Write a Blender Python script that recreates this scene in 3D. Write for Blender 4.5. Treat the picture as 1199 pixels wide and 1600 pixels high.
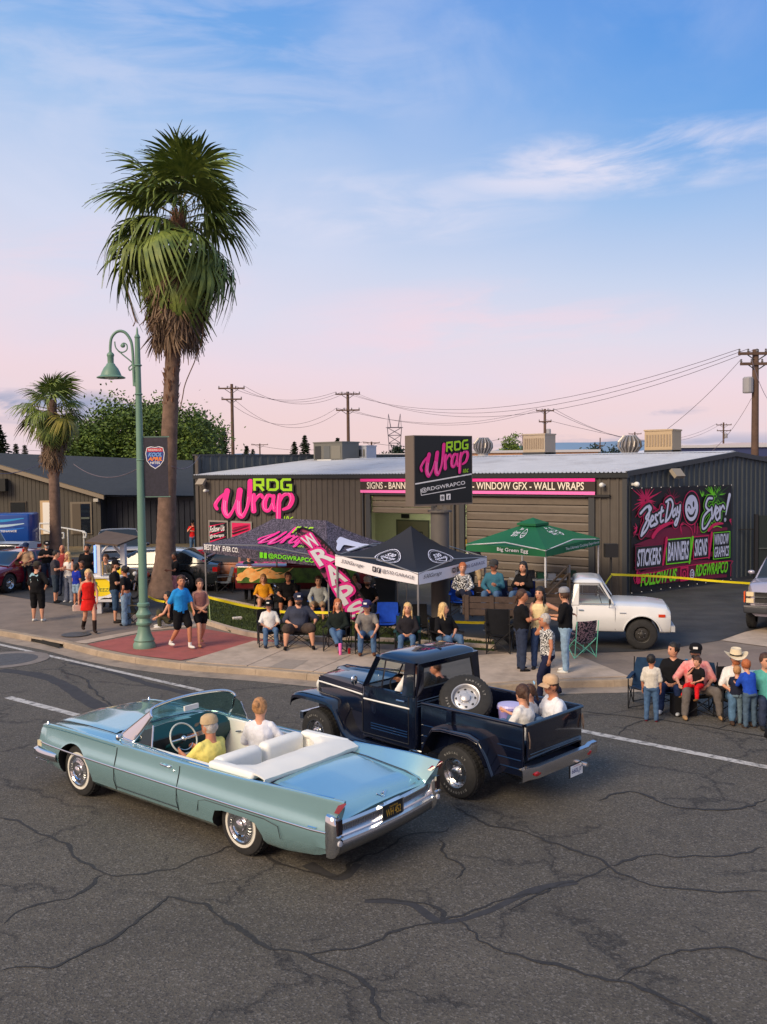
import bpy, bmesh, math, random
from math import radians as R, sin, cos, pi, sqrt, atan2, tan
from mathutils import Vector as V, Matrix as M, noise as MN
random.seed(7)
S = bpy.context.scene
C = S.collection
for _o in list(bpy.data.objects): bpy.data.objects.remove(_o)
# ---------------- camera
H, F = 4.5, 1450.0
cam_d = bpy.data.cameras.new('camera'); cam = bpy.data.objects.new('camera', cam_d); C.objects.link(cam)
cam_d.sensor_fit = 'VERTICAL'; cam_d.sensor_height = 24; cam_d.lens = 24*F/1600; cam_d.clip_start = .1; cam_d.clip_end = 9000
PITCH, ROLL = math.atan(68/F), -.011
CM = M.Rotation(R(90)-PITCH, 4, 'X') @ M.Rotation(ROLL, 4, 'Z')
cam.matrix_world = M.Translation((0, 0, H)) @ CM
S.camera = cam
# ---------------- exposure
S.view_settings.view_transform = 'Standard'; S.view_settings.look = 'None'
S.view_settings.exposure = 0; S.view_settings.gamma = 1; S.view_settings.use_curve_mapping = False
S.render.engine = 'CYCLES'; S.cycles.max_bounces = 8; S.cycles.use_denoising = True
# ---------------- sun and sky
SUN_AZ, SUN_EL = R(222), R(34)      # where the last light comes from: left, behind the camera
sd = bpy.data.lights.new('evening_sun', 'SUN'); sun = bpy.data.objects.new('evening_sun', sd); C.objects.link(sun)
sd.energy = 3.6; sd.angle = R(28); sd.color = (1, .80, .55)
sdir = V((sin(SUN_AZ)*cos(SUN_EL), cos(SUN_AZ)*cos(SUN_EL), sin(SUN_EL)))
sun.rotation_euler = sdir.to_track_quat('Z', 'Y').to_euler()
W = bpy.data.worlds.new('World'); S.world = W; W.use_nodes = True
def world():
    nt = W.node_tree; nt.nodes.clear(); N = nt.nodes; L = nt.links
    def nd(t, **k):
        n = N.new(t)
        for a, b in k.items(): setattr(n, a, b)
        return n
    def mth(op, a, b=None, c=None, clamp=False):
        n = nd('ShaderNodeMath', operation=op, use_clamp=clamp)
        for i, v in enumerate((a, b, c)):
            if v is None: continue
            if isinstance(v, (int, float)): n.inputs[i].default_value = v
            else: L.new(v, n.inputs[i])
        return n.outputs[0]
    out = nd('ShaderNodeOutputWorld'); bg = nd('ShaderNodeBackground'); L.new(bg.outputs[0], out.inputs[0])
    tc = nd('ShaderNodeTexCoord'); sx = nd('ShaderNodeSeparateXYZ'); L.new(tc.outputs['Generated'], sx.inputs[0])
    x, y, z = sx.outputs
    el = mth('DIVIDE', mth('ARCSINE', z), R(90))          # 0 horizon, 1 zenith
    az = mth('ARCTAN2', x, y)
    ramp = nd('ShaderNodeValToRGB'); cr = ramp.color_ramp
    def lin(c): return tuple(((v/255+.055)/1.055)**2.4 if v > 10 else v/255/12.92 for v in c)+(1,)
    stops = [(0, (240, 210, 206)), (.03, (241, 213, 214)), (.062, (240, 218, 227)), (.095, (225, 221, 236)), (.135, (202, 214, 239)), (.19, (160, 194, 237)), (.25, (118, 170, 232)), (.33, (84, 148, 226)), (.5, (140, 172, 216)), (1, (158, 176, 205))]
    while len(cr.elements) < len(stops): cr.elements.new(.5)
    for e, (p, c) in zip(cr.elements, stops): e.position = p; e.color = lin(c)
    # the sky is a little bluer towards the right, paler to the left
    sh = mth('MULTIPLY', mth('MULTIPLY', az, .14), mth('MULTIPLY', el, 4, clamp=True))
    L.new(mth('ADD', el, sh, clamp=True), ramp.inputs[0])
    # clouds: noise on a plane overhead
    zz = mth('ADD', mth('MAXIMUM', z, 0), .10)
    def cloud(sx_, sy_, off, lo, hi, det=5, dist=.6, rot=0):
        cb = nd('ShaderNodeCombineXYZ')
        L.new(mth('MULTIPLY', mth('DIVIDE', x, zz), sx_), cb.inputs[0]); L.new(mth('MULTIPLY', mth('DIVIDE', y, zz), sy_), cb.inputs[1]); cb.inputs[2].default_value = off
        mp = nd('ShaderNodeMapping'); L.new(cb.outputs[0], mp.inputs[0]); mp.inputs['Rotation'].default_value = (0, 0, rot)
        ns = nd('ShaderNodeTexNoise'); L.new(mp.outputs[0], ns.inputs['Vector']); ns.inputs['Scale'].default_value = 1
        ns.inputs['Detail'].default_value = det; ns.inputs['Roughness'].default_value = .5; ns.inputs['Distortion'].default_value = dist
        mr = nd('ShaderNodeMapRange', interpolation_type='SMOOTHSTEP'); L.new(ns.outputs[0], mr.inputs[0]); mr.inputs[1].default_value = lo; mr.inputs[2].default_value = hi
        return mr.outputs[0]
    def blob(a0, e0, wa, we, p=1.0):                          # one named cloud bank at azimuth a0, elevation e0 (degrees)
        da = mth('DIVIDE', mth('SUBTRACT', az, R(a0)), R(wa)); de = mth('DIVIDE', mth('SUBTRACT', mth('MULTIPLY', el, 90), e0), we)
        r = mth('ADD', mth('MULTIPLY', da, da), mth('MULTIPLY', de, de))
        return mth('MULTIPLY', mth('SUBTRACT', 1, r, clamp=True), p)
    def mixc(col, f, c):
        m = nd('ShaderNodeMix', data_type='RGBA'); L.new(f, m.inputs[0]); L.new(col, m.inputs[6]); m.inputs[7].default_value = lin(c)
        return m.outputs[2]
    col = ramp.outputs[0]
    thin = cloud(.55, .3, 3.1, .45, .8, 3, .3, .25)
    veil = mth('MULTIPLY', thin, mth('MULTIPLY', mth('SUBTRACT', .62, el, clamp=True), 1.0))
    col = mixc(col, veil, (222, 220, 240))
    def streak(ka, ke, sk, off, lo, hi, det=8):
        cb = nd('ShaderNodeCombineXYZ'); L.new(mth('ADD', mth('MULTIPLY', az, ka), mth('MULTIPLY', el, sk)), cb.inputs[0]); L.new(mth('ADD', mth('MULTIPLY', el, ke), mth('MULTIPLY', az, -ka*.25)), cb.inputs[1]); cb.inputs[2].default_value = off
        ns = nd('ShaderNodeTexNoise'); L.new(cb.outputs[0], ns.inputs['Vector']); ns.inputs['Scale'].default_value = 1; ns.inputs['Detail'].default_value = det; ns.inputs['Roughness'].default_value = .58; ns.inputs['Distortion'].default_value = .5
        mr = nd('ShaderNodeMapRange', interpolation_type='SMOOTHSTEP'); L.new(ns.outputs[0], mr.inputs[0]); mr.inputs[1].default_value = lo; mr.inputs[2].default_value = hi; return mr.outputs[0]
    w = mth('MULTIPLY', streak(6, 42, 4, 3.3, .36, .66), mth('ADD', blob(15.5, 17.4, 12, 2.2, 1.0), mth('ADD', blob(-13, 23, 20, 6, .3), blob(1, 15.4, 12, 2.6, .5))), clamp=True)
    col = mixc(col, w, (236, 231, 245))
    w = mth('MULTIPLY', streak(4, 12, 2, 9.1, .36, .72, 6), mth('ADD', blob(-18, 15, 20, 9, .7), blob(10, 25, 16, 7, .4)), clamp=True)
    col = mixc(col, w, (214, 220, 243))
    w2 = mth('MULTIPLY', streak(5, 34, 2, 5.5, .38, .64, 7), mth('ADD', blob(6, 8.4, 14, 3.2, .7), blob(-17, 11.5, 11, 3.5, .45)), clamp=True)
    col = mixc(col, w2, (245, 217, 228))
    low = mth('MULTIPLY', streak(9, 60, 0, 1.5, .40, .58, 7), mth('ADD', blob(-20, 3.7, 11, 1.2, 1.1), mth('ADD', blob(15, 1.1, 16, .9, .8), blob(17, 3.2, 2.6, .35, .8))), clamp=True)
    col = mixc(col, low, (160, 168, 196))
    # below the horizon: ground tone; behind the camera a warmer afterglow near the horizon
    glow = mth('MULTIPLY', mth('MULTIPLY', mth('SUBTRACT', 0, y), .8, clamp=True), mth('SUBTRACT', 1, mth('MULTIPLY', el, 3.2), clamp=True), clamp=True)
    col = mixc(col, mth('MULTIPLY', glow, .55), (255, 205, 165))
    L.new(col, bg.inputs[0]); bg.inputs[1].default_value = 1.0
world()

# ---------------- pixel helpers (where a thing stands on the real ground plane)
def ray(px, py):
    return (CM @ V(((px-599.5)/F, -(py-800)/F, -1, 0))).xyz
def G(px, py, z=.15):
    d = ray(px, py); t = (z-H)/d.z
    return V((d.x*t, d.y*t, z))
def D(px, py, Y):                      # point on that line of sight at distance Y
    d = ray(px, py); t = Y/d.y
    return V((d.x*t, Y, H+d.z*t))

# ---------------- materials
MATS = {}
def mat(name, col, rough=.6, metal=0, var=0, vs=8, bump=0, bs=40, coat=0, spec=.5, emit=0, alpha=1, trans=0, col2=None, sheen=0):
    if name in MATS: return MATS[name]
    m = bpy.data.materials.new(name); MATS[name] = m; m.use_nodes = True
    nt = m.node_tree; b = nt.nodes['Principled BSDF']; L = nt.links
    c = (col[0], col[1], col[2], 1); b.inputs['Base Color'].default_value = c; m.diffuse_color = c
    b.inputs['Roughness'].default_value = rough; b.inputs['Metallic'].default_value = metal
    b.inputs['Coat Weight'].default_value = coat; b.inputs['Coat Roughness'].default_value = .04
    b.inputs['Specular IOR Level'].default_value = spec
    b.inputs['Sheen Weight'].default_value = sheen
    if emit: b.inputs['Emission Color'].default_value = c; b.inputs['Emission Strength'].default_value = emit
    if trans: b.inputs['Transmission Weight'].default_value = trans
    if alpha < 1: b.inputs['Alpha'].default_value = alpha
    if var or bump:
        tc = nt.nodes.new('ShaderNodeTexCoord')
    if var:
        n = nt.nodes.new('ShaderNodeTexNoise'); n.inputs['Scale'].default_value = vs; n.inputs['Detail'].default_value = 6; n.inputs['Roughness'].default_value = .65
        L.new(tc.outputs['Object'], n.inputs['Vector'])
        r = nt.nodes.new('ShaderNodeMapRange'); r.inputs[1].default_value = .3; r.inputs[2].default_value = .7
        L.new(n.outputs[0], r.inputs[0])
        mx = nt.nodes.new('ShaderNodeMix'); mx.data_type = 'RGBA'; L.new(r.outputs[0], mx.inputs[0])
        a = col2 if col2 else tuple(max(0, v*(1-var)) for v in col)
        b2 = col if col2 else tuple(min(1, v*(1+var)) for v in col)
        mx.inputs[6].default_value = (*a, 1); mx.inputs[7].default_value = (*b2, 1)
        L.new(mx.outputs[2], b.inputs['Base Color'])
    if bump:
        n2 = nt.nodes.new('ShaderNodeTexNoise'); n2.inputs['Scale'].default_value = bs; n2.inputs['Detail'].default_value = 4
        L.new(tc.outputs['Object'], n2.inputs['Vector'])
        bp = nt.nodes.new('ShaderNodeBump'); bp.inputs['Strength'].default_value = bump; bp.inputs['Distance'].default_value = .01
        L.new(n2.outputs[0], bp.inputs['Height']); L.new(bp.outputs[0], b.inputs['Normal'])
    return m
def srgb(r, g, b):
    return tuple(((v/255+.055)/1.055)**2.4 if v > 10 else v/255/12.92 for v in (r, g, b))
def weather(m, f=.35, sc=(2.5, 2.5, .3), dirt=(.10, .085, .07), lo=.5, hi=.72):
    """streaky or blotchy dirt over a material's colour"""
    nt = m.node_tree; L = nt.links; b = nt.nodes['Principled BSDF']; i = b.inputs['Base Color']; tc = nt.nodes.new('ShaderNodeTexCoord'); mp = nt.nodes.new('ShaderNodeMapping'); mp.inputs['Scale'].default_value = sc; L.new(tc.outputs['Object'], mp.inputs[0])
    n = nt.nodes.new('ShaderNodeTexNoise'); n.inputs['Scale'].default_value = 1; n.inputs['Detail'].default_value = 8; n.inputs['Roughness'].default_value = .65; L.new(mp.outputs[0], n.inputs[0]); r = nt.nodes.new('ShaderNodeMapRange'); r.inputs[1].default_value = lo; r.inputs[2].default_value = hi; r.inputs[4].default_value = f; L.new(n.outputs[0], r.inputs[0])
    mx = nt.nodes.new('ShaderNodeMix'); mx.data_type = 'RGBA'; L.new(r.outputs[0], mx.inputs[0]); mx.inputs[7].default_value = (*dirt, 1)
    if i.is_linked: L.new(i.links[0].from_socket, mx.inputs[6])
    else: mx.inputs[6].default_value = i.default_value
    L.new(mx.outputs[2], i); return m
_cm = {}
def flat(r, g, b, rough=.6, **k):
    """material from an 8-bit colour"""
    key = (r, g, b, rough, tuple(sorted(k.items())))
    if key not in _cm: _cm[key] = mat('paint_%d_%d_%d_%d' % (r, g, b, len(_cm)), srgb(r, g, b), rough, **k)
    return _cm[key]
def cloth(r, g, b, **k):
    return flat(r, g, b, .9, var=.18, vs=9, bump=.5, bs=60, spec=.2, **k)
CHROME = mat('chrome', (.75, .76, .78), .08, 1)
STEEL = mat('steel', (.42, .43, .44), .35, 1)
RUBBER = mat('tyre_rubber', (.018, .018, .019), .8, var=.3, vs=12)
BLACK = mat('black_plastic', (.015, .015, .017), .5)
GLASSD = mat('dark_glass', (.012, .015, .018), .06, spec=.8)
WHITEP = mat('white_paint', (.72, .72, .70), .4, var=.05)

# ---------------- objects
def tag(o, label=None, cat=None, group=None, kind=None):
    if label: o['label'] = label
    if cat: o['category'] = cat
    if group: o['group'] = group
    if kind: o['kind'] = kind
    return o
def empty(name, loc=(0, 0, 0), rz=0, label=None, cat=None, group=None, scale=None):
    o = bpy.data.objects.new(name, None); C.objects.link(o); o.location = loc; o.rotation_euler = (0, 0, rz); o.empty_display_size = .2
    if scale: o.scale = (scale,)*3 if isinstance(scale, (int, float)) else scale
    return tag(o, label, cat, group)
def copy_tree(o, parent=None):
    c = o.copy(); C.objects.link(c); c.parent = parent
    for ch in o.children:
        k = copy_tree(ch, c); k.matrix_parent_inverse = ch.matrix_parent_inverse
    return c
class MB:
    """collects geometry for one mesh"""
    def __init__(s): s.v = []; s.f = []; s.m = []
    def add(s, vs, fs, mi=0):
        k = len(s.v); s.v += [tuple(v) for v in vs]; s.f += [tuple(i+k for i in f) for f in fs]; s.m += [mi]*len(fs); return s
    def box(s, a, b, mi=0, mat4=None):
        x0, y0, z0 = a; x1, y1, z1 = b
        vs = [V((x, y, z)) for z in (z0, z1) for x, y in ((x0, y0), (x1, y0), (x1, y1), (x0, y1))]
        if mat4: vs = [mat4 @ v for v in vs]
        return s.add(vs, [(3, 2, 1, 0), (4, 5, 6, 7), (0, 1, 5, 4), (1, 2, 6, 5), (2, 3, 7, 6), (3, 0, 4, 7)], mi)
    def cbox(s, c, d, mi=0, mat4=None):
        return s.box([c[i]-d[i]/2 for i in range(3)], [c[i]+d[i]/2 for i in range(3)], mi, mat4)
    def tube(s, pts, r, n=8, mi=0, cap=True, closed=False, up=None, sq=1.0):
        """swept tube; r scalar or list"""
        pts = [V(p) for p in pts]; k = len(pts)
        rs = r if isinstance(r, (list, tuple)) else [r]*k
        vs = []; ref = None
        for i in range(k):
            if closed: t = pts[(i+1) % k]-pts[i-1]
            else: t = pts[min(i+1, k-1)]-pts[max(i-1, 0)]
            if t.length < 1e-9: t = V((0, 0, 1))
            t.normalize()
            if ref is None:
                ref = V(up) if up else (V((0, 0, 1)) if abs(t.z) < .9 else V((1, 0, 0)))
            a = ref-t*ref.dot(t)
            if a.length < 1e-6: a = t.orthogonal()
            a.normalize(); ref = a; b = t.cross(a)
            for j in range(n):
                th = 2*pi*j/n
                vs.append(pts[i]+a*(rs[i]*cos(th))+b*(rs[i]*sq*sin(th)))
        fs = []
        for i in range(k if closed else k-1):
            for j in range(n):
                p, q = i*n, ((i+1) % k)*n
                fs.append((p+j, q+j, q+(j+1) % n, p+(j+1) % n)[::-1])
        if cap and not closed:
            fs.append(tuple(range(n))); fs.append(tuple((k-1)*n+j for j in range(n))[::-1])
        return s.add(vs, fs, mi)
    def lathe(s, prof, n=16, mi=0, mat4=None, cap=True, a0=0, a1=2*pi):
        """prof: (r, z) list, about z"""
        vs = []; full = abs(a1-a0-2*pi) < 1e-6; nn = n if full else n+1
        for r, z in prof:
            for j in range(nn):
                th = a0+(a1-a0)*j/n; vs.append(V((r*cos(th), r*sin(th), z)))
        if mat4: vs = [mat4 @ v for v in vs]
        fs = []
        for i in range(len(prof)-1):
            for j in range(n):
                a, b = i*nn+j, i*nn+(j+1) % nn
                fs.append((a, b, b+nn, a+nn))
        if cap and full:
            if prof[0][0] > 1e-6: fs.append(tuple(range(n))[::-1])
            if prof[-1][0] > 1e-6: fs.append(tuple((len(prof)-1)*nn+j for j in range(n)))
        return s.add(vs, fs, mi)
    def grid(s, rows, mi=0, flip=False, closed=False):
        k = len(rows[0]); vs = [p for r in rows for p in r]; fs = []
        for i in range(len(rows)-1):
            for j in range(k if closed else k-1):
                a, b = i*k+j, i*k+(j+1) % k
                f = (a, b, b+k, a+k); fs.append(f[::-1] if flip else f)
        return s.add(vs, fs, mi)
    def prism(s, poly, z0, z1, mi=0, mat4=None):
        """extruded 2-D polygon (ccw)"""
        n = len(poly); vs = [V((p[0], p[1], z0)) for p in poly]+[V((p[0], p[1], z1)) for p in poly]
        if mat4: vs = [mat4 @ v for v in vs]
        fs = [tuple(range(n))[::-1], tuple(range(n, 2*n))]+[(i, (i+1) % n, n+(i+1) % n, n+i) for i in range(n)]
        return s.add(vs, fs, mi)
    def ball(s, c, r, n=10, mi=0, mat4=None):
        c = V(c); rr = V(r) if isinstance(r, (tuple, list)) else V((r, r, r)); vs = []; k = max(4, n//2+1)
        prof = [(sin(pi*i/k), -cos(pi*i/k)) for i in range(k+1)]
        base = [V((0, 0, -1))]+[V((p*cos(2*pi*j/n), p*sin(2*pi*j/n), z)) for p, z in prof[1:-1] for j in range(n)]+[V((0, 0, 1))]
        vs = [c+V((v.x*rr.x, v.y*rr.y, v.z*rr.z)) for v in base]
        if mat4: vs = [mat4 @ v for v in vs]
        fs = [(0, 1+(j+1) % n, 1+j) for j in range(n)]
        for i in range(k-2):
            for j in range(n):
                a, b = 1+i*n+j, 1+i*n+(j+1) % n; fs.append((a, b, b+n, a+n))
        l = len(base)-1; o = 1+(k-2)*n
        fs += [(l, o+j, o+(j+1) % n) for j in range(n)]
        return s.add(vs, fs, mi)
    def xform(s, m4):
        s.v = [tuple(m4 @ V(v)) for v in s.v]; return s
    def mesh(s, name, smooth=None):
        me = bpy.data.meshes.new(name); me.from_pydata(s.v, [], s.f); me.polygons.foreach_set('material_index', s.m); me.update()
        if smooth is not None:
            me.polygons.foreach_set('use_smooth', [True]*len(me.polygons)); me.set_sharp_from_angle(angle=R(smooth))
        return me
    def build(s, name, mats, parent=None, smooth=None, label=None, cat=None, group=None, kind=None, loc=None, rot=None, fixn=False):
        me = s.mesh(name, smooth)
        if fixn:
            bm = bmesh.new(); bm.from_mesh(me); bmesh.ops.recalc_face_normals(bm, faces=bm.faces); bm.to_mesh(me); bm.free()
        for m in (mats if isinstance(mats, (list, tuple)) else [mats]): me.materials.append(m)
        return link(name, me, parent, label, cat, group, kind, loc, rot)
def link(name, me, parent=None, label=None, cat=None, group=None, kind=None, loc=None, rot=None):
    o = bpy.data.objects.new(name, me); C.objects.link(o); o.parent = parent
    if loc is not None: o.location = loc
    if rot is not None: o.rotation_euler = rot
    return tag(o, label, cat, group, kind)
BS = bpy.data.scenes.new('bench')          # a work bench for modifiers; removed at the end
def tmp_obj(me):
    o = bpy.data.objects.new('tmp', me); BS.collection.objects.link(o); return o
def evalmesh(o, name='m'):
    with bpy.context.temp_override(scene=BS, view_layer=BS.view_layers[0]):
        dg = bpy.context.evaluated_depsgraph_get(); dg.update()
        me = bpy.data.meshes.new_from_object(o.evaluated_get(dg))
    me.name = name; return me
def bake(me, mods, name='m'):
    """apply modifiers [(type, {props})] to a mesh and give the result"""
    o = tmp_obj(me); extra = []
    for t, p in mods:
        md = o.modifiers.new(t, t)
        for k, v in p.items():
            if k == 'cutter':
                c = tmp_obj(v); extra.append(c); md.object = c
            else: setattr(md, k, v)
    r = evalmesh(o, name)
    for e in extra+[o]: bpy.data.objects.remove(e)
    return r
def smooth_me(me, ang=40):
    me.polygons.foreach_set('use_smooth', [True]*len(me.polygons)); me.set_sharp_from_angle(angle=R(ang)); return me
def cat_rom(pts, n=6, closed=False):
    pts = [V(p) for p in pts]; k = len(pts); out = []
    for i in range(k if closed else k-1):
        p0 = pts[(i-1) % k] if (closed or i > 0) else pts[0]; p1 = pts[i]; p2 = pts[(i+1) % k]; p3 = pts[(i+2) % k] if (closed or i+2 < k) else pts[-1]
        for j in range(n):
            t = j/n
            out.append(.5*((2*p1)+(p2-p0)*t+(2*p0-5*p1+4*p2-p3)*t*t+(3*p1-p0-3*p2+p3)*t**3))
    if not closed: out.append(pts[-1])
    return out
def lerp(a, b, t): return a+(b-a)*t
def interp(x, xs, ys):
    if x <= xs[0]: return ys[0]
    for i in range(len(xs)-1):
        if x <= xs[i+1]: return lerp(ys[i], ys[i+1], (x-xs[i])/(xs[i+1]-xs[i]))
    return ys[-1]
# ---------------- flat print: text and strokes in the xy plane of a frame
def frame(o, x, up):
    x = V(x).normalized(); up = V(up); n = x.cross(up).normalized(); y = n.cross(x)
    m = M((x, y, n)).transposed().to_4x4(); m.translation = V(o); return m
_fc = {}
def text_geo(s, bold=.0, shear=0.0, spacing=1.0):
    key = (s, bold, shear, spacing)
    if key in _fc: return _fc[key]
    cu = bpy.data.curves.new('t', 'FONT'); cu.body = s; cu.size = 1; cu.offset = bold; cu.shear = shear; cu.space_character = spacing
    cu.resolution_u = 3; cu.align_x = 'LEFT'
    o = tmp_obj(cu); me = evalmesh(o); bpy.data.objects.remove(o)
    vs = [v.co.copy() for v in me.vertices]; fs = [tuple(p.vertices) for p in me.polygons]
    x0, x1 = min(v.x for v in vs), max(v.x for v in vs); y0, y1 = min(v.y for v in vs), max(v.y for v in vs)
    _fc[key] = (vs, fs, x0, x1, y0, y1); bpy.data.meshes.remove(me); return _fc[key]
class Print:
    """flat shapes on a plane; every new shape lies a hair above the last"""
    def __init__(s, fr, z=.004, dz=.0012): s.fr = fr; s.z = z; s.dz = dz; s.mb = MB(); s.mats = []
    def mi(s, m):
        if m not in s.mats: s.mats.append(m)
        return s.mats.index(m)
    def put(s, vs2, fs, m, z=None):
        if z is None: s.z += s.dz; z = s.z
        s.mb.add([s.fr @ V((v[0], v[1], z)) for v in vs2], fs, s.mi(m))
    def text(s, t, x, y, w, h, m, bold=.0, shear=0.0, rot=0, spacing=1.0):
        vs, fs, x0, x1, y0, y1 = text_geo(t, bold, shear, spacing)
        c, sn = cos(rot), sin(rot); out = []
        for v in vs:
            a = (v.x-x0)/(x1-x0)*w; b = (v.y-y0)/(y1-y0)*h
            out.append((x+a*c-b*sn, y+a*sn+b*c))
        s.put(out, fs, m)
    def rect(s, x0, y0, x1, y1, m): s.put([(x0, y0), (x1, y0), (x1, y1), (x0, y1)], [(0, 1, 2, 3)], m)
    def poly(s, pts, m): s.put(pts, [tuple(range(len(pts)))], m)
    def disc(s, x, y, rx, ry, m, n=28, r0=0):
        if r0: s.put([(x+rx*cos(2*pi*i/n), y+ry*sin(2*pi*i/n)) for i in range(n)]+[(x+rx*r0*cos(2*pi*i/n), y+ry*r0*sin(2*pi*i/n)) for i in range(n)], [(i, (i+1) % n, n+(i+1) % n, n+i) for i in range(n)], m)
        else: s.put([(x+rx*cos(2*pi*i/n), y+ry*sin(2*pi*i/n)) for i in range(n)], [tuple(range(n))], m)
    def stroke(s, pts, w, m, smooth=6, cap=True, closed=False):
        """ribbon; w scalar or list per control point"""
        k = len(pts); ws = w if isinstance(w, (list, tuple)) else [w]*k
        p3 = [V((p[0], p[1], ww)) for p, ww in zip(pts, ws)]
        q = cat_rom(p3, smooth, closed) if smooth else p3
        n = len(q); L_, R_ = [], []
        for i in range(n):
            a = q[i-1] if (i > 0 or closed) else q[0]; b = q[(i+1) % n] if (i < n-1 or closed) else q[-1]
            d1 = V((q[i].x-a.x, q[i].y-a.y)); d2 = V((b.x-q[i].x, b.y-q[i].y))
            if d1.length < 1e-7: d1 = d2
            if d2.length < 1e-7: d2 = d1
            d1 = d1.normalized(); d2 = d2.normalized(); t = d1+d2
            if t.length < .05: t = d1
            t.normalize(); nn = V((-t.y, t.x)); mit = min(1.6, 1/max(.5, abs(nn.dot(V((-d1.y, d1.x))))))
            h = q[i].z/2*mit; L_.append((q[i].x+nn.x*h, q[i].y+nn.y*h)); R_.append((q[i].x-nn.x*h, q[i].y-nn.y*h))
        vs = L_+R_; fs = [(i, n+i, n+(i+1) % n, (i+1) % n) for i in range(n if closed else n-1)]
        s.put(vs, fs, m)
        if cap and not closed:
            z = s.z
            for e in (0, n-1):
                r = q[e].z/2*.98
                s.put([(q[e].x+r*cos(2*pi*i/10), q[e].y+r*sin(2*pi*i/10)) for i in range(10)], [tuple(range(10))], m, z-.0004)
    def build(s, name, parent=None, **k):
        return s.mb.build(name, s.mats, parent, **k)
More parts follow.
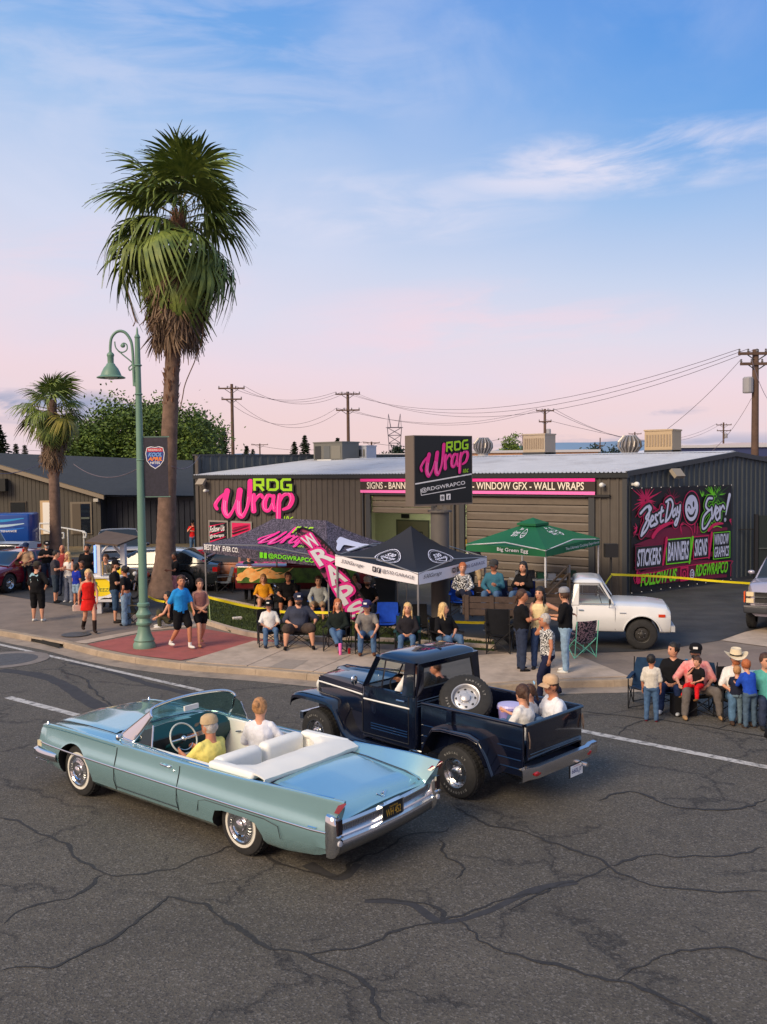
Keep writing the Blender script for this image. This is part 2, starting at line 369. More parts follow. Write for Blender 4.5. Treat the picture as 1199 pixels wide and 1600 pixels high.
# ======================================================================= GROUND
U = V((.767, -.642, 0)); UN = V((.642, .767, 0))          # direction of the main road, and across it
def road_mat():
    m = bpy.data.materials.new('asphalt'); m.use_nodes = True; nt = m.node_tree; L = nt.links; b = nt.nodes['Principled BSDF']
    def nd(t, **k):
        n = nt.nodes.new(t)
        for a, v in k.items(): setattr(n, a, v)
        return n
    tc = nd('ShaderNodeTexCoord'); P = tc.outputs['Object']
    def noise(sc, det=4, ro=.6, vec=P):
        n = nd('ShaderNodeTexNoise'); L.new(vec, n.inputs['Vector']); n.inputs['Scale'].default_value = sc; n.inputs['Detail'].default_value = det; n.inputs['Roughness'].default_value = ro; return n
    def mr(v, a, b_, c=0, d=1):
        n = nd('ShaderNodeMapRange', interpolation_type='SMOOTHSTEP'); L.new(v, n.inputs[0])
        for i, q in enumerate((a, b_, c, d)): n.inputs[i+1].default_value = q
        return n.outputs[0]
    def mix(f, a, c, bt='MIX'):
        n = nd('ShaderNodeMix', data_type='RGBA', blend_type=bt)
        if isinstance(f, (int, float)): n.inputs[0].default_value = f
        else: L.new(f, n.inputs[0])
        for i, q in ((6, a), (7, c)):
            if isinstance(q, tuple): n.inputs[i].default_value = (*q, 1)
            else: L.new(q, n.inputs[i])
        return n.outputs[2]
    def mul(a, c):
        n = nd('ShaderNodeMath', operation='MULTIPLY'); L.new(a, n.inputs[0]); L.new(c, n.inputs[1]) if not isinstance(c, (int, float)) else setattr(n.inputs[1], 'default_value', c); return n.outputs[0]
    big = mr(noise(.35, 5).outputs[0], .35, .65); mid = mr(noise(3, 6).outputs[0], .3, .7)
    col = mix(big, (.088, .078, .062), (.114, .102, .083)); col = mix(mul(mid, .4), col, (.062, .059, .054))
    # aggregate: pale and dark stones
    v = nd('ShaderNodeTexVoronoi'); L.new(P, v.inputs['Vector']); v.inputs['Scale'].default_value = 55
    sx = nd('ShaderNodeSeparateXYZ'); L.new(v.outputs['Color'], sx.inputs[0])
    col = mix(mul(mr(sx.outputs[0], .72, .95), .55), col, (.22, .205, .19)); col = mix(mul(mr(sx.outputs[1], .6, .9), .6), col, (.03, .028, .03))
    fine = noise(160, 3).outputs[0]; col = mix(mul(mr(fine, .45, .75), .35), col, (.15, .14, .135))
    # tyre-polished and oily streaks along the lanes
    mp = nd('ShaderNodeMapping'); L.new(P, mp.inputs[0]); mp.inputs['Rotation'].default_value = (0, 0, R(40)); mp.inputs['Scale'].default_value = (.12, 1.1, 1)
    st = mr(noise(1, 4, .6, mp.outputs[0]).outputs[0], .52, .72); col = mix(mul(st, .2), col, (.035, .033, .034))
    # cracks: two networks with wandering edges, broken up by noise
    hs = []
    for sc, wd, brk, dist, bo in ((.36, .012, .40, .45, 0), (.95, .008, .57, .22, 3.3)):
        nz = noise(1.6, 6, .7); sub = nd('ShaderNodeVectorMath', operation='MULTIPLY_ADD'); L.new(nz.outputs['Color'], sub.inputs[0]); sub.inputs[1].default_value = (dist*2,)*3; L.new(P, sub.inputs[2])
        nz2 = noise(11, 4, .7); s2 = nd('ShaderNodeVectorMath', operation='MULTIPLY_ADD'); L.new(nz2.outputs['Color'], s2.inputs[0]); s2.inputs[1].default_value = (.10,)*3; L.new(sub.outputs[0], s2.inputs[2])
        vo = nd('ShaderNodeTexVoronoi', feature='DISTANCE_TO_EDGE'); L.new(s2.outputs[0], vo.inputs['Vector']); vo.inputs['Scale'].default_value = sc
        line = mr(vo.outputs[0], 0, wd*sc/.36*(1.0), 1, 0)
        gate = mr(noise(.5+bo*.1, 2, .5).outputs[0], brk, brk+.08)
        hs.append(mul(line, gate))
        halo = mul(mul(mr(vo.outputs[0], 0, wd*3.2, 1, 0), gate), .35)
        col = mix(halo, col, (.045, .043, .045)); col = mix(mul(hs[-1], .6), col, (.02, .019, .019))
    L.new(col, b.inputs['Base Color']); b.inputs['Roughness'].default_value = .82; b.inputs['Specular IOR Level'].default_value = .35
    ad = nd('ShaderNodeMath', operation='SUBTRACT'); L.new(fine, ad.inputs[0]); L.new(hs[0], ad.inputs[1])
    ad2 = nd('ShaderNodeMath', operation='ADD'); L.new(ad.outputs[0], ad2.inputs[0]); L.new(v.outputs['Distance'], ad2.inputs[1])
    bp = nd('ShaderNodeBump'); bp.inputs['Strength'].default_value = .6; bp.inputs['Distance'].default_value = .008; L.new(ad2.outputs[0], bp.inputs['Height']); L.new(bp.outputs[0], b.inputs['Normal'])
    return m
ASPH = road_mat()
CONC = mat('concrete', srgb(178, 160, 143), .85, var=.16, vs=2.5, bump=.5, bs=90)
CURBM = mat('curb_concrete', srgb(160, 143, 124), .85, var=.25, vs=3, bump=.6, bs=60)
GUTM = mat('gutter_concrete', srgb(150, 136, 122), .85, var=.22, vs=2, bump=.5, bs=80)
LOTM = mat('lot_asphalt', (.045, .045, .048), .75, var=.4, vs=.8, bump=.5, bs=120, spec=.35)
OLDM = mat('old_pavement', srgb(128, 114, 103), .85, var=.16, vs=1.5, bump=.6, bs=110)
REDM = mat('red_pavers', srgb(160, 84, 76), .8, var=.14, vs=3, bump=.4, bs=70)
STRIPE = mat('road_marking_paint', (.62, .60, .57), .7, var=.22, vs=18, col2=(.33, .32, .31))
weather(CONC, .45, (1.3, 1.3, 1)); weather(CURBM, .6, (1.5, 1.5, 2), (.09, .075, .06)); weather(GUTM, .6, (1.2, 1.2, 1), (.06, .055, .05)); weather(OLDM, .5, (.9, .9, 1), (.07, .062, .055)); weather(REDM, .5, (1.6, 1.6, 1), (.12, .06, .05)); weather(LOTM, .6, (.35, .9, 1), (.09, .085, .08), .52, .75); weather(STRIPE, .8, (6, 6, 1), (.09, .085, .08), .5, .62)
def sheet(name, poly, z, m, parent=None, kind=None, thick=0):
    mb = MB()
    if thick: mb.prism([(p[0], p[1]) for p in poly], z-thick, z)
    else: mb.add([(p[0], p[1], z) for p in poly], [tuple(range(len(poly)))])
    return mb.build(name, m, parent, kind=kind, fixn=True)
road = sheet('road', [(-4000, -400), (4000, -400), (4000, 6000), (-4000, 6000)], 0, ASPH, kind='structure')
# curb line, from far left round the corner to the driveway: points on the back of the curb top
cpx = [(-260, 950), (-120, 966), (0, 985), (50, 994), (100, 1003), (153, 1016), (213, 1027), (283, 1036), (340, 1041), (400, 1045), (480, 1052), (600, 1063), (690, 1070), (748, 1072), (800, 1069), (850, 1065), (909, 1063), (960, 1062), (990, 1060)]
cur = [G(x, y) for x, y in cpx]
cur = cat_rom(cur, 4)
def offset(line, d):
    out = []
    for i, p in enumerate(line):
        t = (line[min(i+1, len(line)-1)]-line[max(i-1, 0)]).normalized(); n = V((-t.y, t.x, 0))     # towards the lot
        out.append(p+n*d)
    return out
CW = .17
# raised ground behind the curb
apr0 = [G(1010, 1046), G(1060, 1030), G(1199, 1012), G(1420, 990)]
far = [V((90, 40, .15)), V((160, 160, .15)), V((-220, 160, .15)), V((-120, 80, .15))]
back = offset(cur, CW)
lot_poly = back+apr0+far
lot = sheet('lot_ground', lot_poly, .146, OLDM, kind='structure', thick=.4)
# curb stones
seg = 4; curb = empty('curb'); tag(curb, kind='structure')
cmb = None
i = 0; n_c = len(cur)
inner = back; outer = cur
k = 0
while i < n_c-1:
    j = min(i+4, n_c-1)
    mb = MB(); a = [outer[q] for q in range(i, j+1)]; bk = [inner[q] for q in range(i, j+1)]
    if i: a[0] = a[0].lerp(a[1], .02); bk[0] = bk[0].lerp(bk[1], .02)
    def row(pts, z, d): return [p.copy()+V((0, 0, z-.15))+ (V((0, 0, 0))) for p in pts]
    f = offset(a, -.035)
    inlet = (cpx[min(k, len(cpx)-1)][0] in (50,))
    if inlet:
        mb.grid([[p+V((0, 0, -.05)) for p in f], [p+V((0, 0, -.008)) for p in a], [p for p in a], [p for p in bk], [p+V((0, 0, -.16)) for p in bk]], closed=False)
    else:
        mb.grid([[p+V((0, 0, -.16)) for p in f], [p+V((0, 0, -.025)) for p in offset(a, -.015)], [p for p in a], [p for p in bk], [p+V((0, 0, -.16)) for p in bk]])
    n4 = len(a)
    mb.f.append(tuple(r*n4 for r in range(5))); mb.m.append(0); mb.f.append(tuple(r*n4+n4-1 for r in range(5))[::-1]); mb.m.append(0)
    mb.build('curb_stone', CURBM, curb, fixn=True)
    i = j; k += 1
# gutter pan in front of the curb
g0 = offset(cur, -.03); g1 = offset(cur, -.5)
mb = MB(); mb.grid([[V((p.x, p.y, .012)) for p in g0], [V((p.x, p.y, .005)) for p in g1]]); mb.build('gutter', GUTM, kind='structure', fixn=True)
# storm drain opening under the curb
d0, d1 = G(56, 1001, .02), G(97, 1012, .02)
mb = MB(); t = (d1-d0).normalized(); n = V((-t.y, t.x, 0)); a = d0-n*.02; c = d1-n*.02
mb.add([a, c, c+V((0, 0, .10)), a+V((0, 0, .10)), a+n*.3, c+n*.3, c+n*.3+V((0, 0, .1)), a+n*.3+V((0, 0, .1))], [(0, 1, 2, 3), (0, 4, 5, 1), (1, 5, 6, 2), (0, 3, 7, 4)])
# a single near-black sheet paints the shade inside the open mouth
mb = MB(); mb.add([a-n*.06+V((0, 0, .001)), c-n*.06+V((0, 0, .001)), c-n*.03+V((0, 0, .095)), a-n*.03+V((0, 0, .095))], [(0, 1, 2, 3)])
mb.build('storm_drain', mat('drain_shade', (.008, .008, .008), .9), label='dark storm drain slot under the curb left of the street lamp', cat='storm drain')
# driveway apron: slopes from the curb line down to the road
ap_top = [cur[-1]]+apr0
ap_bot = [G(987, 1073, .004), G(1035, 1066, .004), G(1100, 1056, .004), G(1260, 1044, .004), G(1520, 1020, .004)]
mb = MB(); mb.grid([ap_bot, [p+V((0, 0, .002)) for p in ap_top]]); mb.build('driveway_apron', mat('apron_pavement', srgb(122, 108, 100), .85, var=.2, vs=1.5, bump=.6, bs=110), kind='structure', fixn=True)
# lot asphalt (dark, newer)
lot_front = [G(-260, 905), G(-100, 918), G(0, 929), G(56, 938), G(108, 947), G(170, 957), G(245, 962), G(300, 948)]
lot_asph = sheet('parking_lot', lot_front+[G(430, 958), G(560, 978), G(700, 996), G(772, 1004), G(778, 1018), G(850, 1021), G(926, 1020), G(1000, 1018), G(1050, 1013), G(1124, 1001), G(1164, 987), G(1230, 972), G(1420, 940)]+[V((60, 40, 0)), V((60, 62, 0)), V((-70, 62, 0)), V((-60, 50, 0))], .154, LOTM, kind='structure')
# dry ground strip beyond the parked cars, left of the shop
sheet('dry_ground', [G(-200, 880), G(60, 872), G(160, 870), G(330, 866), G(330, 845), G(-200, 840)], .158, mat('dry_grass', srgb(120, 104, 74), .9, var=.35, vs=2, bump=.8, bs=30), kind='structure')
# red paver panel
redp = [G(137, 1007), G(233, 988), G(310, 981), G(360, 990), G(403, 998), G(455, 1004), G(403, 1011), G(283, 1032), G(213, 1024), G(160, 1014)]
sheet('red_pavement', redp, .158, REDM, kind='structure')
# concrete slabs of the sidewalk, laid in rows behind the curb, each slab its own piece
sw = empty('sidewalk'); tag(sw, kind='structure')
def inside(p, poly):
    c = False; n = len(poly)
    for i in range(n):
        a, b = poly[i], poly[i-1]
        if (a.y > p.y) != (b.y > p.y) and p.x < (b.x-a.x)*(p.y-a.y)/(b.y-a.y)+a.x: c = not c
    return c
ln = cur[28:]                                # concrete part only
acc = [0]
for a, b in zip(ln, ln[1:]): acc.append(acc[-1]+(b-a).length)
def at_arc(line, s):
    for i in range(len(acc)-1):
        if s <= acc[i+1]: return line[i].lerp(line[i+1], (s-acc[i])/(acc[i+1]-acc[i]))
    return line[-1]
o_rows = [CW+.006, 1.5, 2.9]
grey = mat('dark_concrete_strip', srgb(120, 108, 100), .85, var=.18, vs=4, bump=.5, bs=90)
offs = {d: offset(ln, d) for d in o_rows}
s = 0; ns = 0
while s < acc[-1]-.2:
    w_ = .55 if ns == 3 else 1.62
    for r0, r1 in zip(o_rows, o_rows[1:]):
        q = [at_arc(offs[r0], s+.008), at_arc(offs[r0], min(s+w_, acc[-1])-.008), at_arc(offs[r1], min(s+w_, acc[-1])-.008), at_arc(offs[r1], s+.008)]
        if inside((q[0]+q[2])/2, [V(p) for p in redp]): continue
        cen = (q[0]+q[1]+q[2]+q[3])/4; q = [p.lerp(cen, .004) for p in q]
        dz = random.uniform(-.001, .002); mb = MB(); mb.prism([(p.x, p.y) for p in q], .12, .163+dz)
        mb.build('paving_slab', grey if ns == 3 else CONC, sw, fixn=True)
    s += w_; ns += 1
# light concrete strip behind the red pavers and the pale concrete apron on the far right
sheet('concrete_band', [G(113, 1004), G(150, 997), G(240, 981), G(296, 967), G(322, 973), G(312, 979), G(233, 986), G(135, 1006)], .160, CONC, kind='structure')
sheet('side_sidewalk', [G(1127, 1001), G(1164, 988), G(1230, 974), G(1330, 957), G(1330, 1010), G(1199, 1011)], .160, CONC, kind='structure')
# sidewalk plate cover
a = G(452, 1048, .17)
for nm, pp in (('utility_cover', [(420, 1044), (447, 1031), (482, 1033), (457, 1047)]),):
    sheet(nm, [G(*q) for q in pp], .169, mat('cover_concrete', srgb(150, 137, 124), .8, var=.1, vs=9)); tag(bpy.data.objects[nm], 'square concrete utility cover set in the sidewalk before the seated spectators', 'utility cover')
# planter with turf and its curb
plf = [G(318, 975), G(360, 988), G(403, 997), G(480, 1002), G(563, 1004), G(640, 1008), G(700, 1012), G(772, 1017)]
plb = [G(772, 1006), G(700, 998), G(620, 985), G(520, 968), G(430, 956), G(360, 942), G(318, 934), G(290, 948)]
pl = cat_rom(plf, 3)
mb = MB(); f1 = offset(pl, .0); f2 = offset(pl, .13)
mb.grid([[p for p in f1], [p+V((0, 0, .12)) for p in offset(pl, .01)], [p+V((0, 0, .13)) for p in f2], [p for p in f2]]); mb.build('planter_curb', CONC, kind='structure', fixn=True)
sheet('turf_base', plf+plb, .20, mat('turf_soil', srgb(44, 58, 26), .9, var=.3, vs=4), kind='structure', thick=.1)
pl2 = cat_rom(plb[:7], 3); mb = MB(); mb.grid([[p for p in pl2], [p+V((0, 0, .11)) for p in pl2], [p+V((0, 0, .11)) for p in offset(pl2, .1)], [p for p in offset(pl2, .1)]]); mb.build('planter_edge', CONC, kind='structure', fixn=True)
# turf blades
poly = [V(p) for p in plf+plb]; mb = MB(); cnt = 0; rnd = random.Random(3)
xs = [p.x for p in poly]; ys = [p.y for p in poly]
while cnt < 22000:
    p = V((rnd.uniform(min(xs), max(xs)), rnd.uniform(min(ys), max(ys)), .2))
    if not inside(p, poly): continue
    a = rnd.uniform(0, 6.28); h = rnd.uniform(.03, .06); w = .012; mb.add([p+V((cos(a)*w, sin(a)*w, 0)), p-V((cos(a)*w, sin(a)*w, 0)), p+V((rnd.uniform(-.02, .02), rnd.uniform(-.02, .02), h))], [(0, 1, 2)]); cnt += 1
mb.build('turf', mat('turf_grass', srgb(62, 76, 34), .8, var=.4, vs=2), kind='stuff', label='short green turf in the planter behind the curb', cat='grass')
# lane markings
mk = empty('lane_markings'); tag(mk, kind='structure')
def stripe(p0, p1, w=.11):
    a, b = G(*p0, 0), G(*p1, 0); d = (b-a).normalized(); n = V((-d.y, d.x, 0))*w/2
    k = max(2, int((b-a).length/.25)); r = random.Random(int(p0[0])+5); rows = [[], []]
    for i in range(k+1):
        p = a.lerp(b, i/k)+V((0, 0, .006)); j = 1+r.uniform(-.06, .06); rows[0].append(p+n*j); rows[1].append(p-n*j)
    m2 = MB(); m2.grid(rows); m2.build('lane_stripe', STRIPE, mk, fixn=True)
stripe((-150, 973), (316, 1079.5), .13); stripe((12, 1089.5), (127, 1119.5), .17); stripe((800, 1121), (1290, 1217), .17)
# manhole and old patch
mb = MB(); c = G(8, 1031, 0); mb.lathe([(1.02, .008), (.75, .012)], 36, mat4=M.Translation(c), cap=False); mb.build('manhole_collar', mat('collar', srgb(124, 116, 110), .8, var=.2, vs=5), kind='structure')
mb = MB(); mb.lathe([(.745, .013), (.42, .015), (.40, .011), (.36, .011), (.35, .016), (0.001, .016)], 36, mat4=M.Translation(c), cap=False)
mb.build('manhole_cover', mat('cast_iron', (.10, .095, .09), .6, metal=.3, var=.3, vs=20, bump=.8, bs=40), label='round manhole cover in the road at the left edge', cat='manhole cover')
mb = MB(); mb.lathe([(.38, .170), (0.001, .172)], 28, mat4=M.Translation(V((G(119, 992).x, G(119, 992).y, 0))), cap=False)
mb.build('manhole_cover', MATS['cast_iron'], label='dark round cover in the pavement by the feet of the woman in red', cat='manhole cover')
# hand-sealed cracks that wander over the road
seams = [[(0, 1275), (60, 1300), (110, 1330), (165, 1366), (262, 1358), (300, 1345), (350, 1325), (385, 1318)], [(165, 1366), (120, 1395), (60, 1415), (0, 1440)], [(262, 1400), (330, 1425), (400, 1470), (480, 1497), (560, 1530), (610, 1600)],
 [(385, 1318), (440, 1350), (520, 1372), (560, 1345), (640, 1310), (700, 1292)], [(480, 1497), (560, 1478), (640, 1450), (705, 1440), (770, 1412), (825, 1395), (900, 1378), (950, 1352)], [(705, 1440), (680, 1415), (610, 1405), (575, 1410)],
 [(825, 1395), (860, 1388), (840, 1400), (790, 1420)], [(950, 1352), (1010, 1338), (1100, 1338), (1199, 1325)], [(705, 1255), (760, 1285), (840, 1310), (925, 1335), (1000, 1380), (1060, 1390), (1199, 1395)], [(705, 1440), (760, 1475), (860, 1505), (960, 1530), (1080, 1580), (1110, 1620)],
 [(960, 1530), (1060, 1490), (1140, 1480), (1210, 1505)], [(0, 1520), (90, 1505), (170, 1470), (262, 1400)], [(685, 1310), (700, 1340), (730, 1355), (715, 1375)], [(905, 1112), (1000, 1122), (1080, 1132), (1199, 1152), (1260, 1160)], [(1120, 1140), (1150, 1128), (1175, 1118)], [(960, 1150), (985, 1135), (1010, 1125)],
 [(90, 1045), (130, 1062), (160, 1090), (180, 1112)], [(1199, 1250), (1130, 1265), (1060, 1262), (990, 1240), (930, 1250)]]
r = random.Random(11); mb = MB()
for qi, q in enumerate(seams):
    g = cat_rom([G(x, y, 0) for x, y in q], 14); w0 = r.uniform(.020, .034); L1 = []; L2 = []
    for i, p in enumerate(g):
        a = g[max(0, i-1)]; b = g[min(len(g)-1, i+1)]; t = (b-a); t = t.normalized() if t.length > 1e-6 else V((1, 0, 0)); n = V((-t.y, t.x, 0))
        j = MN.noise(p*2.2)*.10+MN.noise(p*7)*.05; e = min(i, len(g)-1-i)/6
        w = w0*(.35+.9*abs(MN.noise(p*3+V((5, 5, 0)))+.3))*min(1, e+.15)
        c = p+n*j; L1.append(V((c.x+n.x*w, c.y+n.y*w, .0032+.0002*qi))); L2.append(V((c.x-n.x*w, c.y-n.y*w, .0032+.0002*qi)))
    mb.grid([L1, L2])
mb.build('road_cracks', mat('crack_tar', (.028, .026, .025), .75, var=.5, vs=30), kind='structure', fixn=True)
# darker tar-sealed bands
mb = MB()
for pi_, (q, w) in enumerate((([(0, 1047), (60, 1055), (100, 1070), (130, 1090), (170, 1112)], .16), ([(110, 1035), (170, 1048), (230, 1068), (300, 1085)], .10), ([(570, 1408), (640, 1412), (690, 1440), (760, 1425), (830, 1392), (900, 1378)], .05), ([(480, 1350), (530, 1372), (560, 1350)], .07))):
    g = cat_rom([G(x, y, 0) for x, y in q], 8); L1 = []; L2 = []
    for i, p in enumerate(g):
        a = g[max(0, i-1)]; b = g[min(len(g)-1, i+1)]; t = (b-a).normalized(); n = V((-t.y, t.x, 0)); ww = w*(1+.5*MN.noise(p*2))
        L1.append(V((p.x+n.x*ww, p.y+n.y*ww, .0018+.0003*pi_))); L2.append(V((p.x-n.x*ww, p.y-n.y*ww, .0018+.0003*pi_)))
    mb.grid([L1, L2])
mb.build('road_patches', mat('old_tar', (.036, .035, .038), .8, var=.3, vs=6, bump=.3), kind='structure', fixn=True)
# distant hills
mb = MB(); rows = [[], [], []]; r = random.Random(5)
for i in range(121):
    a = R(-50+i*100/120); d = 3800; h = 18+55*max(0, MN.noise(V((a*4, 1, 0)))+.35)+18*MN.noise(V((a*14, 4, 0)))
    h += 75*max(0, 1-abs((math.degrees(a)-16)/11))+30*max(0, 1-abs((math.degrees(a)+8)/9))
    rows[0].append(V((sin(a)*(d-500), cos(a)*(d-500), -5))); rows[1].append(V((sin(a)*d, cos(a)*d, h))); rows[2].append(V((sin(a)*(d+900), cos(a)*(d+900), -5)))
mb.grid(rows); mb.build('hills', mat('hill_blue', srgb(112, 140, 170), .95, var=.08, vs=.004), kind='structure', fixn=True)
# ======================================================================= BUILDINGS
WALLM = mat('wall_brown_warm_light', srgb(86, 80, 75), .55, var=.09, vs=3, spec=.4)  # front siding: the warm side of the light is put into this tint
WALLM2 = mat('wall_slate_cool_light', srgb(62, 70, 76), .55, var=.05, vs=3, spec=.4)  # end wall siding: the cool side of the light is put into this tint
TRIM = mat('dark_trim', srgb(58, 60, 64), .5, var=.05)
ROOFM = mat('roof_metal', (.62, .63, .66), .4, var=.06, vs=1.5)
weather(WALLM, .5, (3, 3, .35), (.06, .05, .042)); weather(WALLM2, .45, (3, 3, .35), (.10, .11, .12)); weather(ROOFM, .45, (.8, .8, .8), (.34, .32, .31))
PINK = mat('print_pink', srgb(238, 45, 150), .5); PINKD = mat('print_magenta', srgb(214, 30, 140), .5); LPINK = mat('print_light_pink', srgb(255, 122, 200), .5)
LIME = mat('print_lime', srgb(160, 214, 30), .5); LIMED = mat('print_green', srgb(118, 224, 24), .5)
PWHITE = mat('print_white', srgb(228, 228, 232), .5); PBLACK = mat('print_black', srgb(22, 24, 27), .5); PLAV = mat('print_lavender', srgb(214, 218, 242), .55)
CRIM = mat('print_crimson', srgb(214, 24, 92), .55); CRIMD = mat('print_crimson_dark', srgb(120, 16, 58), .6); CREAM = mat('print_cream', srgb(240, 228, 214), .5)
A = V((8.03, 30.8, 0)); B = V((-8.85, 44, 0)); SD = V((.8, .6, 0)); FD = (B-A).normalized(); FL = (B-A).length
EZ, RZ = 4.29, 4.95; BW = 12.6
def corrug(origin, d, length, zb, ztop, pitch=.30, depth=.035, out=None, mb=None, zbot=None):
    """ribbed metal wall: ztop may be a function of distance"""
    mb = mb or MB(); n = out; k = int(length/pitch); rows = [[], []]
    for i in range(k+1):
        s0 = i*length/k
        for ds, dp in ((0, 0), (.62, 0), (.70, 1), (.92, 1), (1.0, 0)):
            if i == k and ds > 0: break
            s1 = s0+ds*length/k; p = origin+d*s1+n*(dp*depth)
            zt = ztop(s1) if callable(ztop) else ztop
            z0 = zb(s1) if callable(zb) else zb
            rows[0].append(V((p.x, p.y, z0))); rows[1].append(V((p.x, p.y, zt)))
    mb.grid(rows); return mb
shop = empty('wrap_shop', A, label='ribbed metal wrap shop with brown front, slate end wall and low white metal roof', cat='building')
def sh(mb, name, m, parent=shop, **k):
    o = mb.build(name, m, None, **k); o.parent = parent; o.matrix_parent_inverse = M.Translation(-A) if parent is shop else parent.matrix_world.inverted(); return o
NF = V((-FD.y, FD.x, 0)); NF = NF if NF.y < 0 else -NF
NS = V((SD.y, -SD.x, 0))
# openings along the front, measured from the right corner
def fpx(px):                                     # distance along the front of the point seen at column px
    k = (px-599.5)/F; return (A.x-k*A.y)/(k*FD.y-FD.x)
d2a, d2b = fpx(922), fpx(727)      # closed wide roller door
d1a, d1b = fpx(676), fpx(580)      # open bay
DZ = 3.45
segs = [(0, d2a), (d2b, d1a), (d1b, FL)]
for a, b in segs:
    sh(corrug(A+FD*a, FD, b-a, .15, EZ-.12, out=NF), 'front_wall', WALLM, fixn=False)
for a, b in ((d2a, d2b), (d1a, d1b)):
    sh(corrug(A+FD*a, FD, b-a, DZ, EZ-.12, out=NF), 'front_wall', WALLM)
def side_top(s): return lerp(EZ, RZ, s/(BW/2)) if s < BW/2 else lerp(RZ, EZ, (s-BW/2)/(BW/2))
sh(corrug(A, SD, BW, .15, lambda s: side_top(s)-.06, out=NS), 'side_wall', WALLM2)
sh(corrug(A+SD*BW, FD, FL, .15, EZ, out=-NF), 'back_wall', WALLM2)
# base curb of the walls
mb = MB(); mb.add([A+NS*.05+V((0, 0, .15)), A+SD*BW+NS*.05+V((0, 0, .15)), A+SD*BW+NS*.05+V((0, 0, .27)), A+NS*.05+V((0, 0, .27))], [(0, 1, 2, 3)]); sh(mb, 'base_flashing', TRIM)
# corner posts and jambs
def post(p, w, z0, z1, m, name='trim', d=FD, n=NF, t=.06, parent=shop):
    mb = MB(); a = p-d*w/2-n*.02; b = p+d*w/2-n*.02
    mb.add([a+V((0, 0, z0)), b+V((0, 0, z0)), b+n*(t+.02)+V((0, 0, z0)), a+n*(t+.02)+V((0, 0, z0)), a+V((0, 0, z1)), b+V((0, 0, z1)), b+n*(t+.02)+V((0, 0, z1)), a+n*(t+.02)+V((0, 0, z1))], [(3, 2, 1, 0), (4, 5, 6, 7), (0, 1, 5, 4), (1, 2, 6, 5), (2, 3, 7, 6), (3, 0, 4, 7)])
    return sh(mb, name, m, parent, fixn=True)
post(A, .16, .15, EZ-.02, TRIM, 'corner_trim', t=.055); post(B-FD*.1, .2, .15, 5.2, WALLM, 'corner_trim', t=.07)
for s_ in (d2a-.1, d2b+.1, d1a-.1, d1b+.1): post(A+FD*s_, .22, .15, DZ+.1, TRIM, 'door_jamb', t=.08)
for s_ in (d2b+.45, d1b+.36): post(A+FD*s_, .06, .15, EZ-.2, TRIM, 'downspout', t=.10)
post(A+FD*(d2a+d2b)/2, d2b-d2a, DZ, DZ+.12, TRIM, 'door_head', t=.07); post(A+FD*(d1a+d1b)/2, d1b-d1a, DZ, DZ+.12, TRIM, 'door_head', t=.07)
# gutter under the eave, end cap trim along the gable
mb = MB(); a = A-FD*.15; b = B+FD*.1
q = [(-.02, EZ-.18), (.12, EZ-.18), (.16, EZ-.03), (-.02, EZ-.03)]
mb.grid([[a+NF*x+V((0, 0, z)) for x, z in q], [b+NF*x+V((0, 0, z)) for x, z in q]], closed=True); mb.f += [(0, 1, 2, 3), (7, 6, 5, 4)]; mb.m += [0, 0]; sh(mb, 'rain_gutter', TRIM, fixn=True)
mb = MB()
for s0, s1 in ((0, BW/2), (BW/2, BW)):
    z0, z1 = side_top(s0), side_top(s1); a = A+SD*s0; b = A+SD*s1
    mb.grid([[a+NS*x+V((0, 0, z0+z)) for x, z in ((-.05, .03), (.10, .03), (.10, -.14), (.03, -.14))], [b+NS*x+V((0, 0, z1+z)) for x, z in ((-.05, .03), (.10, .03), (.10, -.14), (.03, -.14))]])
sh(mb, 'gable_trim', TRIM, fixn=True)
# roof: ribbed sheets each a part, ribs running up the slope
nsh = 20; RIBS = 7
def roof_sheet(i, sgn):
    mb = MB(); w = (FL+.1)/nsh; rows = [[], []]; base = A if sgn > 0 else A+SD*BW; up = SD*sgn
    for k in range(RIBS+1):
        for ds, dz in ((0, 0), (.55, 0), (.68, .035), (.87, .035)):
            if k == RIBS and ds > 0: break
            s1 = -.1+i*w+(k+ds)*(w-.004)/RIBS; p = base+FD*s1
            a = p-up*.18; b = p+up*BW/2
            rows[0].append(V((a.x, a.y, EZ-.012+dz))); rows[1].append(V((b.x, b.y, RZ+.01+dz)))
    mb.grid(rows, flip=(sgn > 0)); return mb
for i in range(nsh):
    for sg in (1, -1): sh(roof_sheet(i, sg), 'roof_sheet', ROOFM)
mb = MB(); a, b = A+SD*BW/2, B+SD*BW/2; mb.grid([[a-SD*.25+V((0, 0, RZ+.03)), a+V((0, 0, RZ+.07)), a+SD*.25+V((0, 0, RZ+.03))], [b-SD*.25+V((0, 0, RZ+.03)), b+V((0, 0, RZ+.07)), b+SD*.25+V((0, 0, RZ+.03))]]); sh(mb, 'ridge_cap', ROOFM)
